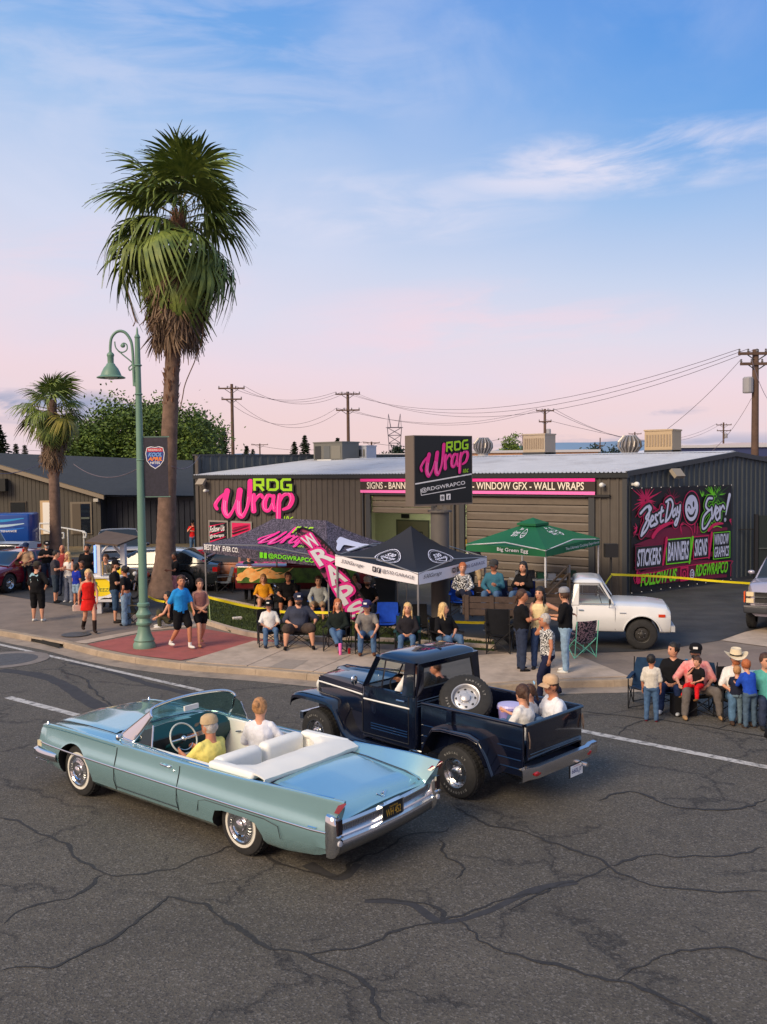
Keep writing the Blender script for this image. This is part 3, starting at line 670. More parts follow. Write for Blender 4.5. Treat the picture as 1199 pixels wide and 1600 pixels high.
# parapet wall at the left end
mb = MB(); Bq = B+FD*.02
corrug(Bq, SD, BW, .15, 5.2, out=NS, mb=mb, pitch=.45); mb.grid([[Bq+FD*.2+V((0, 0, .15)), Bq+FD*.2+SD*BW+V((0, 0, .15))], [Bq+FD*.2+V((0, 0, 5.2)), Bq+FD*.2+SD*BW+V((0, 0, 5.2))]]); sh(mb, 'parapet_wall', WALLM2)
mb = MB(); p = Bq+V((0, 0, 5.2)); mb.add([p-FD*.05, p+FD*.25, p+FD*.25+SD*BW, p-FD*.05+SD*BW]+[q+V((0, 0, .07)) for q in (p-FD*.05, p+FD*.25, p+FD*.25+SD*BW, p-FD*.05+SD*BW)], [(3, 2, 1, 0), (4, 5, 6, 7), (0, 1, 5, 4), (1, 2, 6, 5), (2, 3, 7, 6), (3, 0, 4, 7)]); sh(mb, 'parapet_cap', TRIM, fixn=True)
# closed roller door: horizontal slats
dm = mat('roller_door_tan', srgb(106, 96, 86), .5, var=.05)
weather(dm, .45, (1.5, 1.5, 5), (.07, .058, .048))
n = 11
for i in range(n):
    z0 = .17+i*(DZ-.17)/n; z1 = .17+(i+1)*(DZ-.17)/n-.015; a = A+FD*(d2a+.02)-NF*.10; b = A+FD*(d2b-.02)-NF*.10
    mb = MB(); prof = [(0, z0), (.03, z0+.02), (.03, z1-.06), (.012, z1-.03), (.0, z1)]
    mb.grid([[a+NF*x+V((0, 0, z)) for x, z in prof], [b+NF*x+V((0, 0, z)) for x, z in prof]], flip=False); sh(mb, 'door_slat', dm, fixn=False)
mb = MB(); a = A+FD*d2a-NF*.13; b = A+FD*d2b-NF*.13; mb.add([a+V((0, 0, .15)), b+V((0, 0, .15)), b+V((0, 0, DZ)), a+V((0, 0, DZ))], [(0, 1, 2, 3)]); sh(mb, 'door_backing', TRIM)
# partly raised door in the open bay
for i in range(3):
    z0 = 2.72+i*.245; z1 = z0+.23; a = A+FD*(d1a+.02)-NF*.10; b = A+FD*(d1b-.02)-NF*.10
    mb = MB(); prof = [(0, z0), (.03, z0+.02), (.03, z1-.06), (.012, z1-.03), (0, z1)]
    mb.grid([[a+NF*x+V((0, 0, z)) for x, z in prof], [b+NF*x+V((0, 0, z)) for x, z in prof]]); sh(mb, 'door_slat', dm)
# interior room behind the open bay
inn = mat('interior_wall', srgb(188, 192, 158), .8, var=.05); mb = MB()
p0 = A+FD*(d1a-2.5)-NF*3.4; p1 = A+FD*(d1b+2.5)-NF*3.4; f0 = A+FD*(d1a-2.5)-NF*.15; f1 = A+FD*(d1b+2.5)-NF*.15
zz = V((0, 0, 3.4)); z0 = V((0, 0, .16))
mb.add([p0+z0, p1+z0, p1+zz, p0+zz, f0+z0, f1+z0, f1+zz, f0+zz], [(0, 1, 2, 3), (4, 0, 3, 7), (1, 5, 6, 2), (3, 2, 6, 7)]); sh(mb, 'interior_room', inn)
mb = MB(); mb.add([p0+z0*1.05, p1+z0*1.05, f1+z0*1.05, f0+z0*1.05], [(0, 1, 2, 3)]); sh(mb, 'interior_floor', mat('int_floor', (.25, .25, .24), .6))
fr = frame(p1+NF*.01, -FD, (0, 0, 1)); P = Print(fr, .01, .004)
gd = mat('int_door_brown', srgb(96, 92, 74), .6)
P.rect(1.2, .16, 3.0, 2.25, flat(70, 72, 60)); P.rect(1.28, .16, 2.92, 2.18, gd); P.rect(2.0, .9, 2.65, 1.75, PBLACK); P.rect(2.05, .95, 2.6, 1.7, flat(120, 120, 110)); P.disc(2.32, 1.3, .2, .26, PBLACK)
P.text('SIGNS', 2.12, 1.22, .42, .14, PWHITE, .02); P.rect(1.5, 2.32, 1.95, 2.5, PBLACK); P.rect(3.5, .2, 3.53, 3.0, flat(90, 95, 80)); P.disc(4.9, 1.3, .22, .3, PBLACK); P.disc(4.9, 1.35, .12, .16, flat(240, 190, 60))
P.stroke([(.3, 3.2), (1.5, 2.8), (3.3, 2.62), (4.5, 2.6), (5.5, 2.7)], .03, BLACK); P.stroke([(3.3, 2.7), (4.2, 2.5), (5.6, 2.68)], .02, BLACK)
P.build('interior_fittings', shop); bpy.data.objects['interior_fittings'].matrix_parent_inverse = M.Translation(-A)
# ------------- logo drawing (units: 10 wide, about 6.6 high)
def logo(P, ox, oy, s, ital=0, plate=None, thin=False):
    def q(pts): return [(ox+(x+ital*y)*s, oy+y*s) for x, y in pts]
    W1 = [(.35, 1.75), (.15, 2.35), (.75, 3.3), (1.7, 4.15)]; W2 = [(1.75, 4.3), (1.45, 2.9), (1.35, 1.6), (1.75, .75), (2.4, 1.5), (3.0, 3.0), (3.35, 4.35)]; W3 = [(3.4, 4.4), (3.2, 2.9), (3.2, 1.4), (3.6, .8), (4.2, 1.8), (4.55, 3.4), (4.75, 5.6)]
    r1 = [(5.15, 3.8), (5.05, 2.8), (5.1, 1.6)]; r2 = [(5.15, 2.7), (5.6, 3.5), (6.0, 3.75), (6.25, 3.4)]
    a1 = [(7.5, 3.6), (6.9, 3.7), (6.45, 2.8), (6.5, 1.9), (6.95, 1.7), (7.4, 2.6), (7.6, 3.6)]; a2 = [(7.6, 3.7), (7.5, 2.6), (7.7, 1.8), (8.1, 2.0)]
    p1 = [(8.3, 3.8), (8.15, 2.4), (8.1, .6)]; p2 = [(8.2, 2.6), (8.7, 3.7), (9.4, 4.0), (9.75, 3.3), (9.4, 2.3), (8.7, 1.9)]
    st = [(W1, [.45, .5, .45, .3]), (W2, [.75, .75, .8, .6, .35, .4, .5]), (W3, [.75, .75, .8, .6, .4, .55, .7]), (r1, [.5, .6, .7]), (r2, [.3, .4, .5, .4]), (a1, [.4, .5, .65, .6, .4, .4, .45]), (a2, [.4, .5, .5, .3]), (p1, [.5, .6, .6]), (p2, [.3, .4, .6, .6, .5, .35])]
    if plate:
        for p, w in st: P.stroke(q([(x+.08, y-.10) for x, y in p]), [(v+.42)*s for v in w], plate)
    P.z += P.dz*4
    for p, w in st: P.stroke(q(p), [v*s for v in w], PINK)
    for p, w in st: P.stroke(q([(x-.10, y+.12) for x, y in p[1:-1]]) if len(p) > 3 else q([(x-.1, y) for x, y in p]), [v*s*.16 for v in (w[1:-1] if len(p) > 3 else w)], LPINK, cap=False)
    for p, w in st[1:3]: P.stroke(q([(x+.14, y) for x, y in p[1:4]]), [v*s*.22 for v in w[1:4]], LPINK, cap=False)
    # RDG
    def g(x, y): return (x, y)
    R1 = [[(5.3, 4.35), (5.3, 5.85), (6.35, 5.85), (6.35, 5.1), (5.45, 5.1)], [(5.9, 5.05), (6.4, 4.35)]]
    D1 = [[(6.95, 4.5), (6.95, 5.8), (7.85, 5.8), (8.1, 5.5), (8.1, 4.75), (7.85, 4.5), (6.95, 4.5)]]; G1 = [[(9.7, 5.85), (8.8, 5.85), (8.6, 5.6), (8.6, 4.7), (8.8, 4.5), (9.65, 4.5), (9.65, 5.1), (9.15, 5.1)]]
    for grp in (R1, D1, G1):
        for p in grp:
            if plate: P.stroke(q([(x+.05, y-.06) for x, y in p]), .62*s, plate, smooth=0, cap=False)
    for grp in (R1, D1, G1):
        for p in grp: P.stroke(q(p), .32*s, LIME, smooth=0, cap=False)
    for p in ([(8.9, 1.0), (8.8, .45)], [(9.05, .4), (9.2, 1.0), (9.35, .8), (9.3, .4)], [(9.85, .95), (9.6, .75), (9.6, .45), (9.85, .45)]): P.stroke(q(p), .11*s, LIME, smooth=3)
# wall logo
fx = frame(A+NF*.07, -FD, (0, 0, 1))
def wall_x(px): return -fpx(px)
x0, x1 = wall_x(338), wall_x(462)
sc = .33; kx = (x1-x0)/9.9/sc; wl = Print(fx @ M.Diagonal((kx, 1, 1, 1)), .03, .0012)
logo(wl, x0/kx, 2.14, sc, 0, PBLACK)
wl.build('wall_sign', None, label='large dimensional pink script and lime letter sign on the left of the brown wall', cat='sign')
# two posters beside the tent
for a_, b_, lab, kk in ((329, 356, 'framed crimson and black poster reading follow us, left of the pair under the wall sign', 1), (364, 393, 'framed crimson brushed poster, right of the pair under the wall sign', 0)):
    u0, u1 = wall_x(a_), wall_x(b_); P = Print(fx, .0, .006)
    zt = 2.1; zb = .6
    P.rect(u0-.08, zb-.08, u1+.08, zt+.08, flat(140, 134, 130)); P.rect(u0, zb, u1, zt, PBLACK if kk else CRIM)
    rr = random.Random(a_)
    for i in range(9):
        y = zb+.1+i*(zt-zb-.2)/9; P.poly([(u0+rr.uniform(.02, .1), y), (u1-rr.uniform(.02, .25), y+.25 if y+.3 < zt else zt-.03), (u1-.03, min(zt-.02, y+.33)), (u0+.03, y+.06)], (CRIM if i % 3 != 1 else PBLACK) if kk else (PBLACK if i % 3 == 0 else CRIMD if i % 3 == 1 else CRIM))
    if kk:
        P.text('Follow Us', u0+.08, 1.6, u1-u0-.14, .28, PWHITE, .02, .4, rot=.12); P.text('@rdgwrapco', u0+.1, 1.3, u1-u0-.2, .2, PWHITE, .02, .3, rot=.12)
    ob = P.build('poster', None, label=lab, cat='poster')
# long banner over the doors
u0, u1 = wall_x(567), wall_x(933); P = Print(fx, .05, .006); bz0, bz1 = 3.53, 4.09
P.rect(u0, bz0, u1, bz1, flat(52, 38, 36)); P.rect(u0, bz1-.11, u1, bz1, PINK); P.rect(u0, bz0, u1, bz0+.11, LPINK)
P.text('SIGNS - BANNERS - AUTO/BOAT/RV - WINDOW GFX - WALL WRAPS', u0+.35, bz0+.16, u1-u0-.75, .27, CREAM, .012)
mbk = MB(); P.build('banner_sign', None, label='long brown and pink banner listing signs, window gfx and wall wraps over the doors', cat='banner')
# mural on the end wall
mx0 = .22; fm = frame(A+SD*mx0+NS*.06, SD, (0, 0, 1)); MW = 5.75
def mural():
    P = Print(fm, .032, .0003); z0, z1 = .26, 3.74; W_, H_ = MW, z1-z0
    def X(u): t = (u-40)/1090; return W_*t*30.9/(34.3-3.4*t)
    def Y(v, u=600): # zoomed picture rows to height: the top edge is level at row 90..75, the bottom runs 1305..1130
        t = (u-40)/1090; top = lerp(90, 72, t); bot = lerp(1310, 1125, t); return z0+H_*(bot-v)/(bot-top)
    def q(*pts): return [(X(u), Y(v, u)) for u, v in pts]
    P.rect(0, z0, W_, z1, flat(26, 20, 24))
    r = random.Random(4)
    def burst(u, v, n, l0, l1, m, w, a0=0, a1=2*pi):
        for i in range(n):
            a = r.uniform(a0, a1); l = r.uniform(l0, l1); c, s_ = cos(a), sin(a); x, y = X(u), Y(v, u)
            a_, b_ = (x+c*l*.1, y+s_*l*.1), (x+c*l, y+s_*l); a_, b_ = [(min(W_-.02, max(.02, p[0])), min(z1-.02, max(z0+.02, p[1]))) for p in (a_, b_)]
            P.stroke([a_, b_], [w*r.uniform(.5, 1), .008], m, smooth=2, cap=False)
    burst(190, 230, 46, .3, .95, CRIM, .10); burst(480, 220, 14, .2, .5, CRIMD, .07, .2, 3); burst(940, 190, 46, .2, .75, LIMED, .06); burst(960, 190, 20, .2, .9, flat(40, 80, 30), .08)
    for v in (1050, 1150, 1000, 900, 700, 620): P.stroke(q((60, v+r.uniform(-20, 60)), (300, v), (600, v-40), (1080, v-60)), [.02, .28, .3, .1], CRIMD, cap=False)
    burst(80, 1200, 24, .2, .7, CRIM, .08, 0, 1.6); burst(90, 560, 8, .15, .35, CRIM, .06, 2, 4.3); burst(560, 520, 8, .15, .4, CRIM, .06, 4.5, 7); burst(1100, 460, 6, .1, .3, CRIM, .06, -1, 1); burst(800, 200, 5, .15, .4, LIMED, .05, .7, 2.2)
    def script(strokes, w, halo, hm):
        for s_ in strokes: P.stroke(q(*s_), w+.20*halo, hm)
        for s_ in strokes: P.stroke(q(*s_), w+.15*halo, PBLACK)
        for s_ in strokes: P.stroke(q(*s_), w, PLAV)
    best = [[(120, 380), (200, 300), (215, 400), (150, 560), (130, 640)], [(215, 290), (235, 330), (180, 430), (215, 470), (190, 560), (130, 640)], [(232, 480), (265, 440), (250, 410), (230, 470), (235, 530), (280, 500)], [(310, 400), (285, 400), (290, 450), (305, 490), (270, 520)], [(355, 310), (340, 420), (345, 480), (370, 460)], [(320, 380), (370, 350)],
            [(400, 250), (450, 220), (475, 290), (440, 420), (395, 480)], [(425, 260), (410, 370), (395, 475)], [(500, 330), (475, 370), (480, 420), (505, 380), (505, 330), (515, 400)], [(525, 310), (530, 370), (555, 350)], [(555, 290), (545, 400), (515, 510), (495, 500), (520, 440)]]
    script(best, .085, 1.0, CRIM)
    ever = [[(905, 215), (860, 220), (835, 300), (870, 350), (900, 330)], [(865, 355), (810, 430), (800, 550), (840, 540), (900, 430)], [(900, 320), (910, 440), (945, 300)], [(945, 400), (975, 350), (955, 320), (940, 400), (960, 460), (990, 420)], [(990, 310), (990, 440)], [(992, 360), (1020, 300), (1040, 330)]]
    script(ever, .085, 1.0, LIMED); P.stroke(q((1095, 180), (1075, 280), (1055, 400)), [.16, .12, .05], PLAV); P.stroke(q((1048, 455), (1048, 460)), .14, PLAV, smooth=0)
    P.stroke(q((255, 650), (310, 570), (400, 510), (480, 485)), [.16, .15, .13, .06], CRIM); P.stroke(q((865, 575), (920, 520), (980, 500), (1025, 500)), [.13, .12, .1, .05], CRIM)
    P.stroke(q((920, 545), (960, 530), (1010, 545)), .03, LIMED)
    # smiling face
    cx_, cy_ = X(678), Y(322, 678); P.disc(cx_, cy_, .50, .62, CRIM, r0=.94); P.disc(cx_, cy_, .385, .465, PLAV, 36)
    P.disc(cx_+.11, cy_+.13, .05, .11, PBLACK, 16); P.stroke([(cx_-.24, cy_+.02), (cx_-.2, cy_+.11), (cx_-.1, cy_+.08), (cx_-.05, cy_-.0)], .055, PBLACK); P.stroke([(cx_-.23, cy_-.13), (cx_-.1, cy_-.27), (cx_+.1, cy_-.25), (cx_+.23, cy_-.06)], [.04, .09, .09, .04], PBLACK)
    P.stroke(q((600, 500), (660, 540), (690, 600), (690, 670)), .03, CRIM); P.stroke(q((745, 500), (740, 600), (735, 620)), .03, CRIM); P.stroke(q((715, 500), (712, 600)), .05, CRIM)
    # word panels
    for a_, b_, tl, bl, t, edge in ((85, 345, 770, 1000, 'STICKERS', CRIMD), (420, 650, 690, 935, 'BANNERS', LIMED), (715, 852, 660, 880, 'SIGNS', CRIM)):
        xa, xb = X(a_), X(b_); ya, yb = Y(bl, (a_+b_)/2)+.04, Y(tl, (a_+b_)/2)-.04; m_ = .09
        P.stroke([(xa-m_, ya-m_), (xb+m_, ya-m_), (xb+m_, yb+m_), (xa-m_, yb+m_)], .04, edge, smooth=0, closed=True); P.rect(xa-m_+.02, ya-m_+.02, xb+m_-.02, yb+m_-.02, PBLACK); P.text(t, xa-.02, ya, xb-xa+.02, yb-ya, PLAV, .025, .25)
    xa, xb = X(930), X(1090); P.stroke([(xa-.06, Y(890, 1010)), (xb+.06, Y(890, 1010)), (xb+.06, Y(600, 1010)), (xa-.06, Y(600, 1010))], .04, LIMED, smooth=0, closed=True); P.rect(xa-.04, Y(888, 1010), xb+.04, Y(602, 1010), PBLACK)
    P.text('WINDOW', xa, Y(735, 1010), xb-xa, Y(615, 1010)-Y(735, 1010), PLAV, .02, .2); P.text('GRAPHICS', xa, Y(875, 1010), xb-xa, Y(755, 1010)-Y(875, 1010), PLAV, .02, .2)
    P.stroke(q((405, 670), (365, 970)), [.13, .1], CRIM, smooth=2); P.stroke(q((690, 660), (655, 950)), [.13, .08], LIMED, smooth=2); P.stroke(q((900, 610), (870, 890)), [.13, .09], CRIM, smooth=2)
    P.text('FOLLOW US', X(118), Y(1235, 118), X(520)-X(118), .44, LIMED, .03, .3, rot=.02); P.text('RDGWRAPCO', X(720), Y(1108, 720), X(1080)-X(720), .44, LIMED, .03, .3, rot=.0)
    gx, gy = X(600), Y(1078, 600); P.stroke([(gx-.2, gy-.22), (gx+.2, gy-.22), (gx+.2, gy+.22), (gx-.2, gy+.22)], .06, CRIM, smooth=0, closed=True); P.disc(gx, gy, .11, .13, CRIM, r0=.6); P.disc(gx+.13, gy+.15, .025, .025, CRIM, 8)
    gx, gy = X(685), Y(1075, 685); P.disc(gx, gy, .13, .17, PLAV, r0=.75); P.disc(gx, gy, .06, .08, PLAV, r0=.6); P.stroke([(gx+.07, gy+.08), (gx+.07, gy-.06), (gx+.12, gy-.05)], .03, PLAV, smooth=2)
    P.stroke(q((60, 1200), (60, 1100), (300, 1060), (530, 1000), (1090, 920), (1110, 960), (1110, 1090)), .03, CRIM, smooth=3)
    mb_ = P.mb; k = len(P.mats); P.mats.append(PBLACK)
    mb_.box((-.02, z0-.02, 0), (W_+.02, z1+.02, .03), k, fm)
    for i in range(12): mb_.ball(fm @ V((W_*i/11, z0-.01, .045)), .018, 6, P.mi(PWHITE)); mb_.ball(fm @ V((W_*i/11, z1+.01, .045)), .018, 6, P.mi(PWHITE))
    P.build('mural_banner', None, label='big black mural banner with pink and green lettering and winking face on the end wall', cat='banner')
mural()
# wall lights and cameras
def floodlight(p, n, lab):
    o = empty('flood_light', p, atan2(n.y, n.x), label=lab, cat='wall light')
    MB().box((0, -.06, -.05), (.22, .06, .05)).build('arm', TRIM, o); h = M.Translation((.3, 0, 0)) @ M.Rotation(R(50), 4, 'Y'); MB().cbox((0, 0, 0), (.34, .5, .13), 0, h).build('housing', flat(150, 140, 125), o)
    MB().cbox((0, 0, -.07), (.27, .42, .01), 0, h).build('lens', flat(205, 200, 190, .3), o)
floodlight(A+SD*2.35+NS*.05+V((0, 0, 4.22)), NS, 'pale flood light above the mural banner')
floodlight(B-FD*.75+NF*.06+V((0, 0, 3.95)), NF, 'black framed flood light at the left end of the brown wall')
def dome(p, n, lab):
    o = empty('security_camera', p, atan2(n.y, n.x), label=lab, cat='camera'); MB().tube([(0, 0, 0), (.12, 0, 0)], .05).build('bracket', WHITEP, o); MB().ball((.2, 0, 0), (.11, .09, .09)).build('housing', WHITEP, o, smooth=60)
dome(A+FD*.72+NF*.05+V((0, 0, 3.86)), NF, 'white dome camera on the brown wall right of the long banner')
dome(A+SD*.28+NS*.05+V((0, 0, 3.88)), NS, 'white bullet camera above the top left corner of the mural')
dome(B-FD*.9+NF*.05+V((0, 0, 3.55)), NF, 'small white camera below the flood light at the left wall end')
o = MB().box((0, -.45, -.04), (.08, .45, .04)).build('wall_bracket', BLACK, None, label='black bracket bar below the dome camera on the brown wall', cat='bracket', loc=A+FD*.95+NF*.05+V((0, 0, 3.5)), rot=(0, 0, atan2(NF.y, NF.x)))
# rooftop units
def rooftop(px, py_base, Y, w, d, h, rz, m, lab, style):
    p = D(px, py_base, Y); o = empty('rooftop_unit', p, rz, label=lab, cat='air conditioner')
    MB().box((-w/2, -d/2, .15), (w/2, d/2, h)).build('housing', m, o)
    MB().box((-w/2-.03, -d/2-.03, h), (w/2+.03, d/2+.03, h+.06)).build('lid', m, o)
    for s_ in (-1, 1): MB().box((-w/2, s_*d/2-.05, 0), (w/2, s_*d/2+.05, .15)).build('rail', TRIM, o)
    if style == 'louver':
        for i in range(9):
            x = -w/2+.1+i*(w-.2)/8; MB().box((x-.03, -d/2-.025, .3), (x+.03, -d/2-.002, h-.15)).build('louver', flat(150, 132, 112), o); 
        for i in range(6):
            y = -d/2+.12+i*(d-.24)/5; MB().box((-w/2-.025, y-.03, .3), (-w/2-.002, y+.03, h-.15)).build('louver', flat(150, 132, 112), o)
    else:
        for x0, x1, c in ((-w/2+.1, -w/2+.5, flat(46, 48, 52)), (-.25, .15, flat(92, 96, 98)), (.25, w/2-.1, flat(120, 118, 110))): MB().box((x0, -d/2-.02, .35), (x1, -d/2-.002, h-.15)).build('panel', c, o)
        MB().tube([(-.6, -d/2-.1, -.1), (-.6, -d/2-.1, .3), (.3, -d/2-.1, .3), (.3, -d/2-.1, 0)], .03).build('pipe', WHITEP, o)
ga = atan2(-FD.y, -FD.x)
rooftop(526, 728, 47, 1.9, 1.3, 1.15, ga, flat(104, 104, 100), 'grey rooftop air conditioner with pipes at the left of the white roof', 'panel')
rooftop(570, 724, 47.5, .9, .8, .85, ga, flat(168, 172, 184), 'white and black patterned rooftop unit beside the grey air conditioner', 'panel')
rooftop(843, 712, 42, 1.1, 1.0, .92, ga, flat(176, 160, 140), 'square tan evaporative cooler on the roof behind the pylon sign, left of the pair', 'louver')
rooftop(1036, 709, 38, 1.15, 1.0, .92, ga, flat(176, 155, 125), 'square tan evaporative cooler beside the roof turbine at right', 'louver')
def turbine(px, py, Y, lab, s=.42):
    p = D(px, py, Y); o = empty('roof_turbine', p, 0, label=lab, cat='roof vent')
    MB().lathe([(s*.55, -.35), (s*.55, .1)], 14, cap=False).build('neck', flat(190, 186, 182), o)
    MB().lathe([(s*.5, .1), (s*.8, .3), (s*.85, .5), (s*.55, .75), (.02, .82)], 14).build('core', flat(112, 108, 106), o)
    for i in range(16):
        a = 2*pi*i/16; MB().tube([(s*.62*cos(a), s*.62*sin(a), .1), (s*1.02*cos(a+.12), s*1.02*sin(a+.12), .35), (s*.98*cos(a+.2), s*.98*sin(a+.2), .55), (s*.5*cos(a+.25), s*.5*sin(a+.25), .8)], .035, 4).build('blade', flat(165, 160, 156, .4, metal=.6), o)
turbine(755, 712, 42, 'round turbine vent on the roof just right of the pylon sign'); turbine(984, 711, 38.5, 'round turbine vent on the roof left of the right-hand cooler', .46)
# ------------- left building: brown gable front with slate roof
lb = empty('gable_building', G(60, 850), label='brown board building with slate roof and white door behind the small palm', cat='building')
def lk(o, p=lb): o.parent = p; bpy.context.view_layer.update(); o.matrix_parent_inverse = p.matrix_world.inverted(); return o
YL = 54; xl = lambda px, Y=YL: D(px, 800, Y).x
wm = mat('board_wall', srgb(78, 74, 68), .8, var=.08, vs=2)
x_r = xl(158); x_l = xl(-220); zt = lambda px, py, Y=YL: D(px, py, Y).z
mb = MB(); zr = zt(158, 777); zl = zt(0, 731); sl = (zl-zr)/(xl(0)-x_r)
n = 60
for i in range(n):          # vertical boards
    a = lerp(x_l, x_r, i/n); b = lerp(x_l, x_r, (i+1)/n)-.02; m2 = MB(); za = min(zr+sl*(a-x_r), zr+sl*(xl(-80)-x_r)); zb = min(zr+sl*(b-x_r), zr+sl*(xl(-80)-x_r))
    m2.add([(a, YL, .15), (b, YL, .15), (b, YL, zb), (a, YL, za), (a, YL+.1, .15), (b, YL+.1, .15), (b, YL+.1, zb), (a, YL+.1, za)], [(0, 1, 2, 3), (7, 6, 5, 4), (0, 4, 5, 1), (1, 5, 6, 2), (3, 2, 6, 7), (0, 3, 7, 4)]); lk(m2.build('board', wm))
mb.add([(x_l, YL+.08, .15), (x_r, YL+.08, .15), (x_r, YL+.08, zr), (x_l, YL+.08, zr+sl*(xl(-80)-x_r))], [(0, 1, 2, 3)]); mb.add([(x_r, YL, .15), (x_r, YL+22, .15), (x_r, YL+22, zr), (x_r, YL, zr)], [(0, 1, 2, 3)]); lk(mb.build('wall_core', TRIM))
mb = MB(); xa = xl(-80); ztp = zr+sl*(xa-x_r)
mb.add([(x_r+.25, YL-.25, zr-.12), (xa, YL-.25, ztp), (xa, YL-.25, ztp+.26), (x_r+.25, YL-.25, zr+.14), (x_r+.25, YL-.05, zr-.12), (xa, YL-.05, ztp), (xa, YL-.05, ztp+.26), (x_r+.25, YL-.05, zr+.14)], [(0, 1, 2, 3), (7, 6, 5, 4), (3, 2, 6, 7), (0, 4, 5, 1), (0, 3, 7, 4)]); lk(mb.build('barge_board', flat(140, 128, 112), fixn=True))
slate = mat('slate_roof', srgb(48, 52, 57), .85, var=.15, vs=3, bump=.6, bs=25)
mb = MB(); Yb = YL+8; zb1 = zt(-80, 722, Yb); mb.add([(x_r+.3, YL-.3, zr+.15), (xa, YL-.3, ztp+.27), (xl(-80, Yb), Yb, max(zb1, ztp+.3)), (xl(310, 62)+2, 62, zt(310, 722, 62)), (xl(330, YL+1), YL+1, zt(310, 775, YL+1))], [(0, 1, 2), (0, 2, 3), (0, 3, 4)]); lk(mb.build('roof', slate, fixn=True))
mb = MB(); mb.add([(xl(-80, Yb), Yb, zb1), (xl(340, 64), 64, zt(320, 721, 64)), (xl(340, 64), 64, .15), (xl(-80, Yb), Yb, .15)], [(0, 1, 2, 3)]); lk(mb.build('rear_wall', slate))
dk = mat('slate_wall', srgb(40, 45, 56), .6, var=.08, vs=2)
mb = MB(); mb.add([(x_r, YL+1.2, .15), (xl(335, YL+1.2), YL+1.2, .15), (xl(335, YL+1.2), YL+1.2, zt(310, 776, YL+1)), (x_r, YL+1.2, zr)], [(0, 1, 2, 3)]); lk(mb.build('side_wing_wall', dk))
n = 16
for i in range(n):
    a = lerp(x_r+.3, xl(316, YL+1.2), i/n); b = lerp(x_r+.3, xl(316, YL+1.2), (i+1)/n)-.05; lk(MB().box((a, YL+1.12, .15), (b, YL+1.19, zt(310, 782, YL+1))).build('wing_panel', dk))
def face_px(px0, py0, px1, py1, dy, m, name, parent=lb, t=.05):
    a = D(px0, py1, YL-dy); b = D(px1, py0, YL-dy); return lk(MB().box((a.x, YL-dy, max(.16, a.z)), (b.x, YL-dy+t, b.z)).build(name, m), parent)
dr = face_px(64, 782, 82, 835, .06, flat(196, 168, 130), 'door_frame'); d_ = face_px(68, 785, 82, 834, .09, mat('door_white', (.85, .82, .76), .5), 'door')
wf = face_px(111, 784, 143, 835, .06, flat(120, 110, 96), 'window_frame'); face_px(114, 787, 126, 834, .09, flat(88, 78, 66), 'door'); face_px(127, 787, 140, 833, .09, GLASSD, 'window_pane'); face_px(127, 808, 140, 811, .12, flat(80, 90, 84), 'window_bar')
face_px(15, 783, 41, 812, .06, flat(74, 66, 58), 'window_frame'); face_px(17, 785, 39, 810, .09, GLASSD, 'window_pane')
face_px(-30, 748, 8, 768, .5, flat(20, 24, 26), 'awning', t=.45)
face_px(146, 779, 153, 784, .3, flat(190, 185, 175), 'wall_lamp', t=.25)
# white hand rails of the ramp
def rail(pts, posts, lab, Y0, name='hand_rail'):
    o = empty(name, D(pts[0][0], pts[0][1], Y0), label=lab, cat='railing', group='white hand rails of the entrance ramp'); 
    for i, pp in enumerate(pts[:-1]): lk(MB().tube([D(*pp, Y0), D(*pts[i+1], Y0)], .045, 6).build('rail', WHITEP), o)
    for x, y in posts:
        p = D(x, y, Y0); lk(MB().tube([p, (p.x, p.y, .15)], .04, 6).build('post', WHITEP), o)
rail([(38, 821), (66, 827), (82, 833)], [(48, 824), (62, 826)], 'white ramp rail left of the white door', 51)
rail([(62, 818), (82, 818)], [(62, 818)], 'short white rail across the white door', 51.5)
rail([(93, 824), (106, 826), (133, 831)], [(106, 826), (131, 831)], 'white sloping ramp rail right of the small palm trunk', 51)
rail([(94, 833), (100, 833), (100, 841), (95, 841)], [(95, 833)], 'small looped white rail end beside the small palm trunk', 50.6); rail([(129, 832), (135, 833), (134, 840), (130, 840)], [], 'looped end of the sloping ramp rail', 50.9)
# far low warehouses on the skyline
def wh(px0, px1, pyt, Y, m, lab, pyr=None, depth=20):
    a = D(px0, pyt, Y); b = D(px1, pyt, Y); o = empty('warehouse', (a.x, Y, .15), label=lab, cat='building')
    lk(MB().box((a.x, Y, .15), (b.x, Y+depth, a.z)).build('wall', m), o)
    lk(MB().box((a.x-.2, Y-.2, a.z), (b.x+.2, Y+depth+.2, a.z+.25)).build('roof', flat(190, 190, 196)), o)
    for i in range(5):
        x = lerp(a.x, b.x, (i+.5)/5); lk(MB().box((x-1, Y-.1, a.z-1.6), (x+1, Y-.02, a.z-.9)).build('window', GLASSD), o)
wh(598, 640, 712, 110, flat(190, 150, 120), 'low tan warehouse seen over the roof left of the pylon sign')
wh(742, 935, 708, 95, flat(206, 160, 120), 'long low tan warehouse behind the roof coolers')
wh(1062, 1320, 700, 90, flat(52, 62, 104), 'low navy building with white roof at the far right skyline', depth=8)
o = empty('membrane_roof_building', D(1130, 700, 120), label='low building with pale domed roof at the right skyline', cat='building')
a = D(1040, 706, 120); b = D(1320, 700, 120); mb = MB(); rows = []
for j in range(2):
    rows.append([V((lerp(a.x, b.x, i/12), 120+j*25, a.z-.5+1.6*sin(pi*min(1, .1+i/14)))) for i in range(13)])
mb.grid(rows); mb.add([(a.x, 120, .1), (b.x, 120, .1), (b.x, 120, b.z-.3), (a.x, 120, a.z-.1)], [(0, 1, 2, 3)]); lk(mb.build('roof', mat('membrane', (.66, .64, .68), .6)), o)
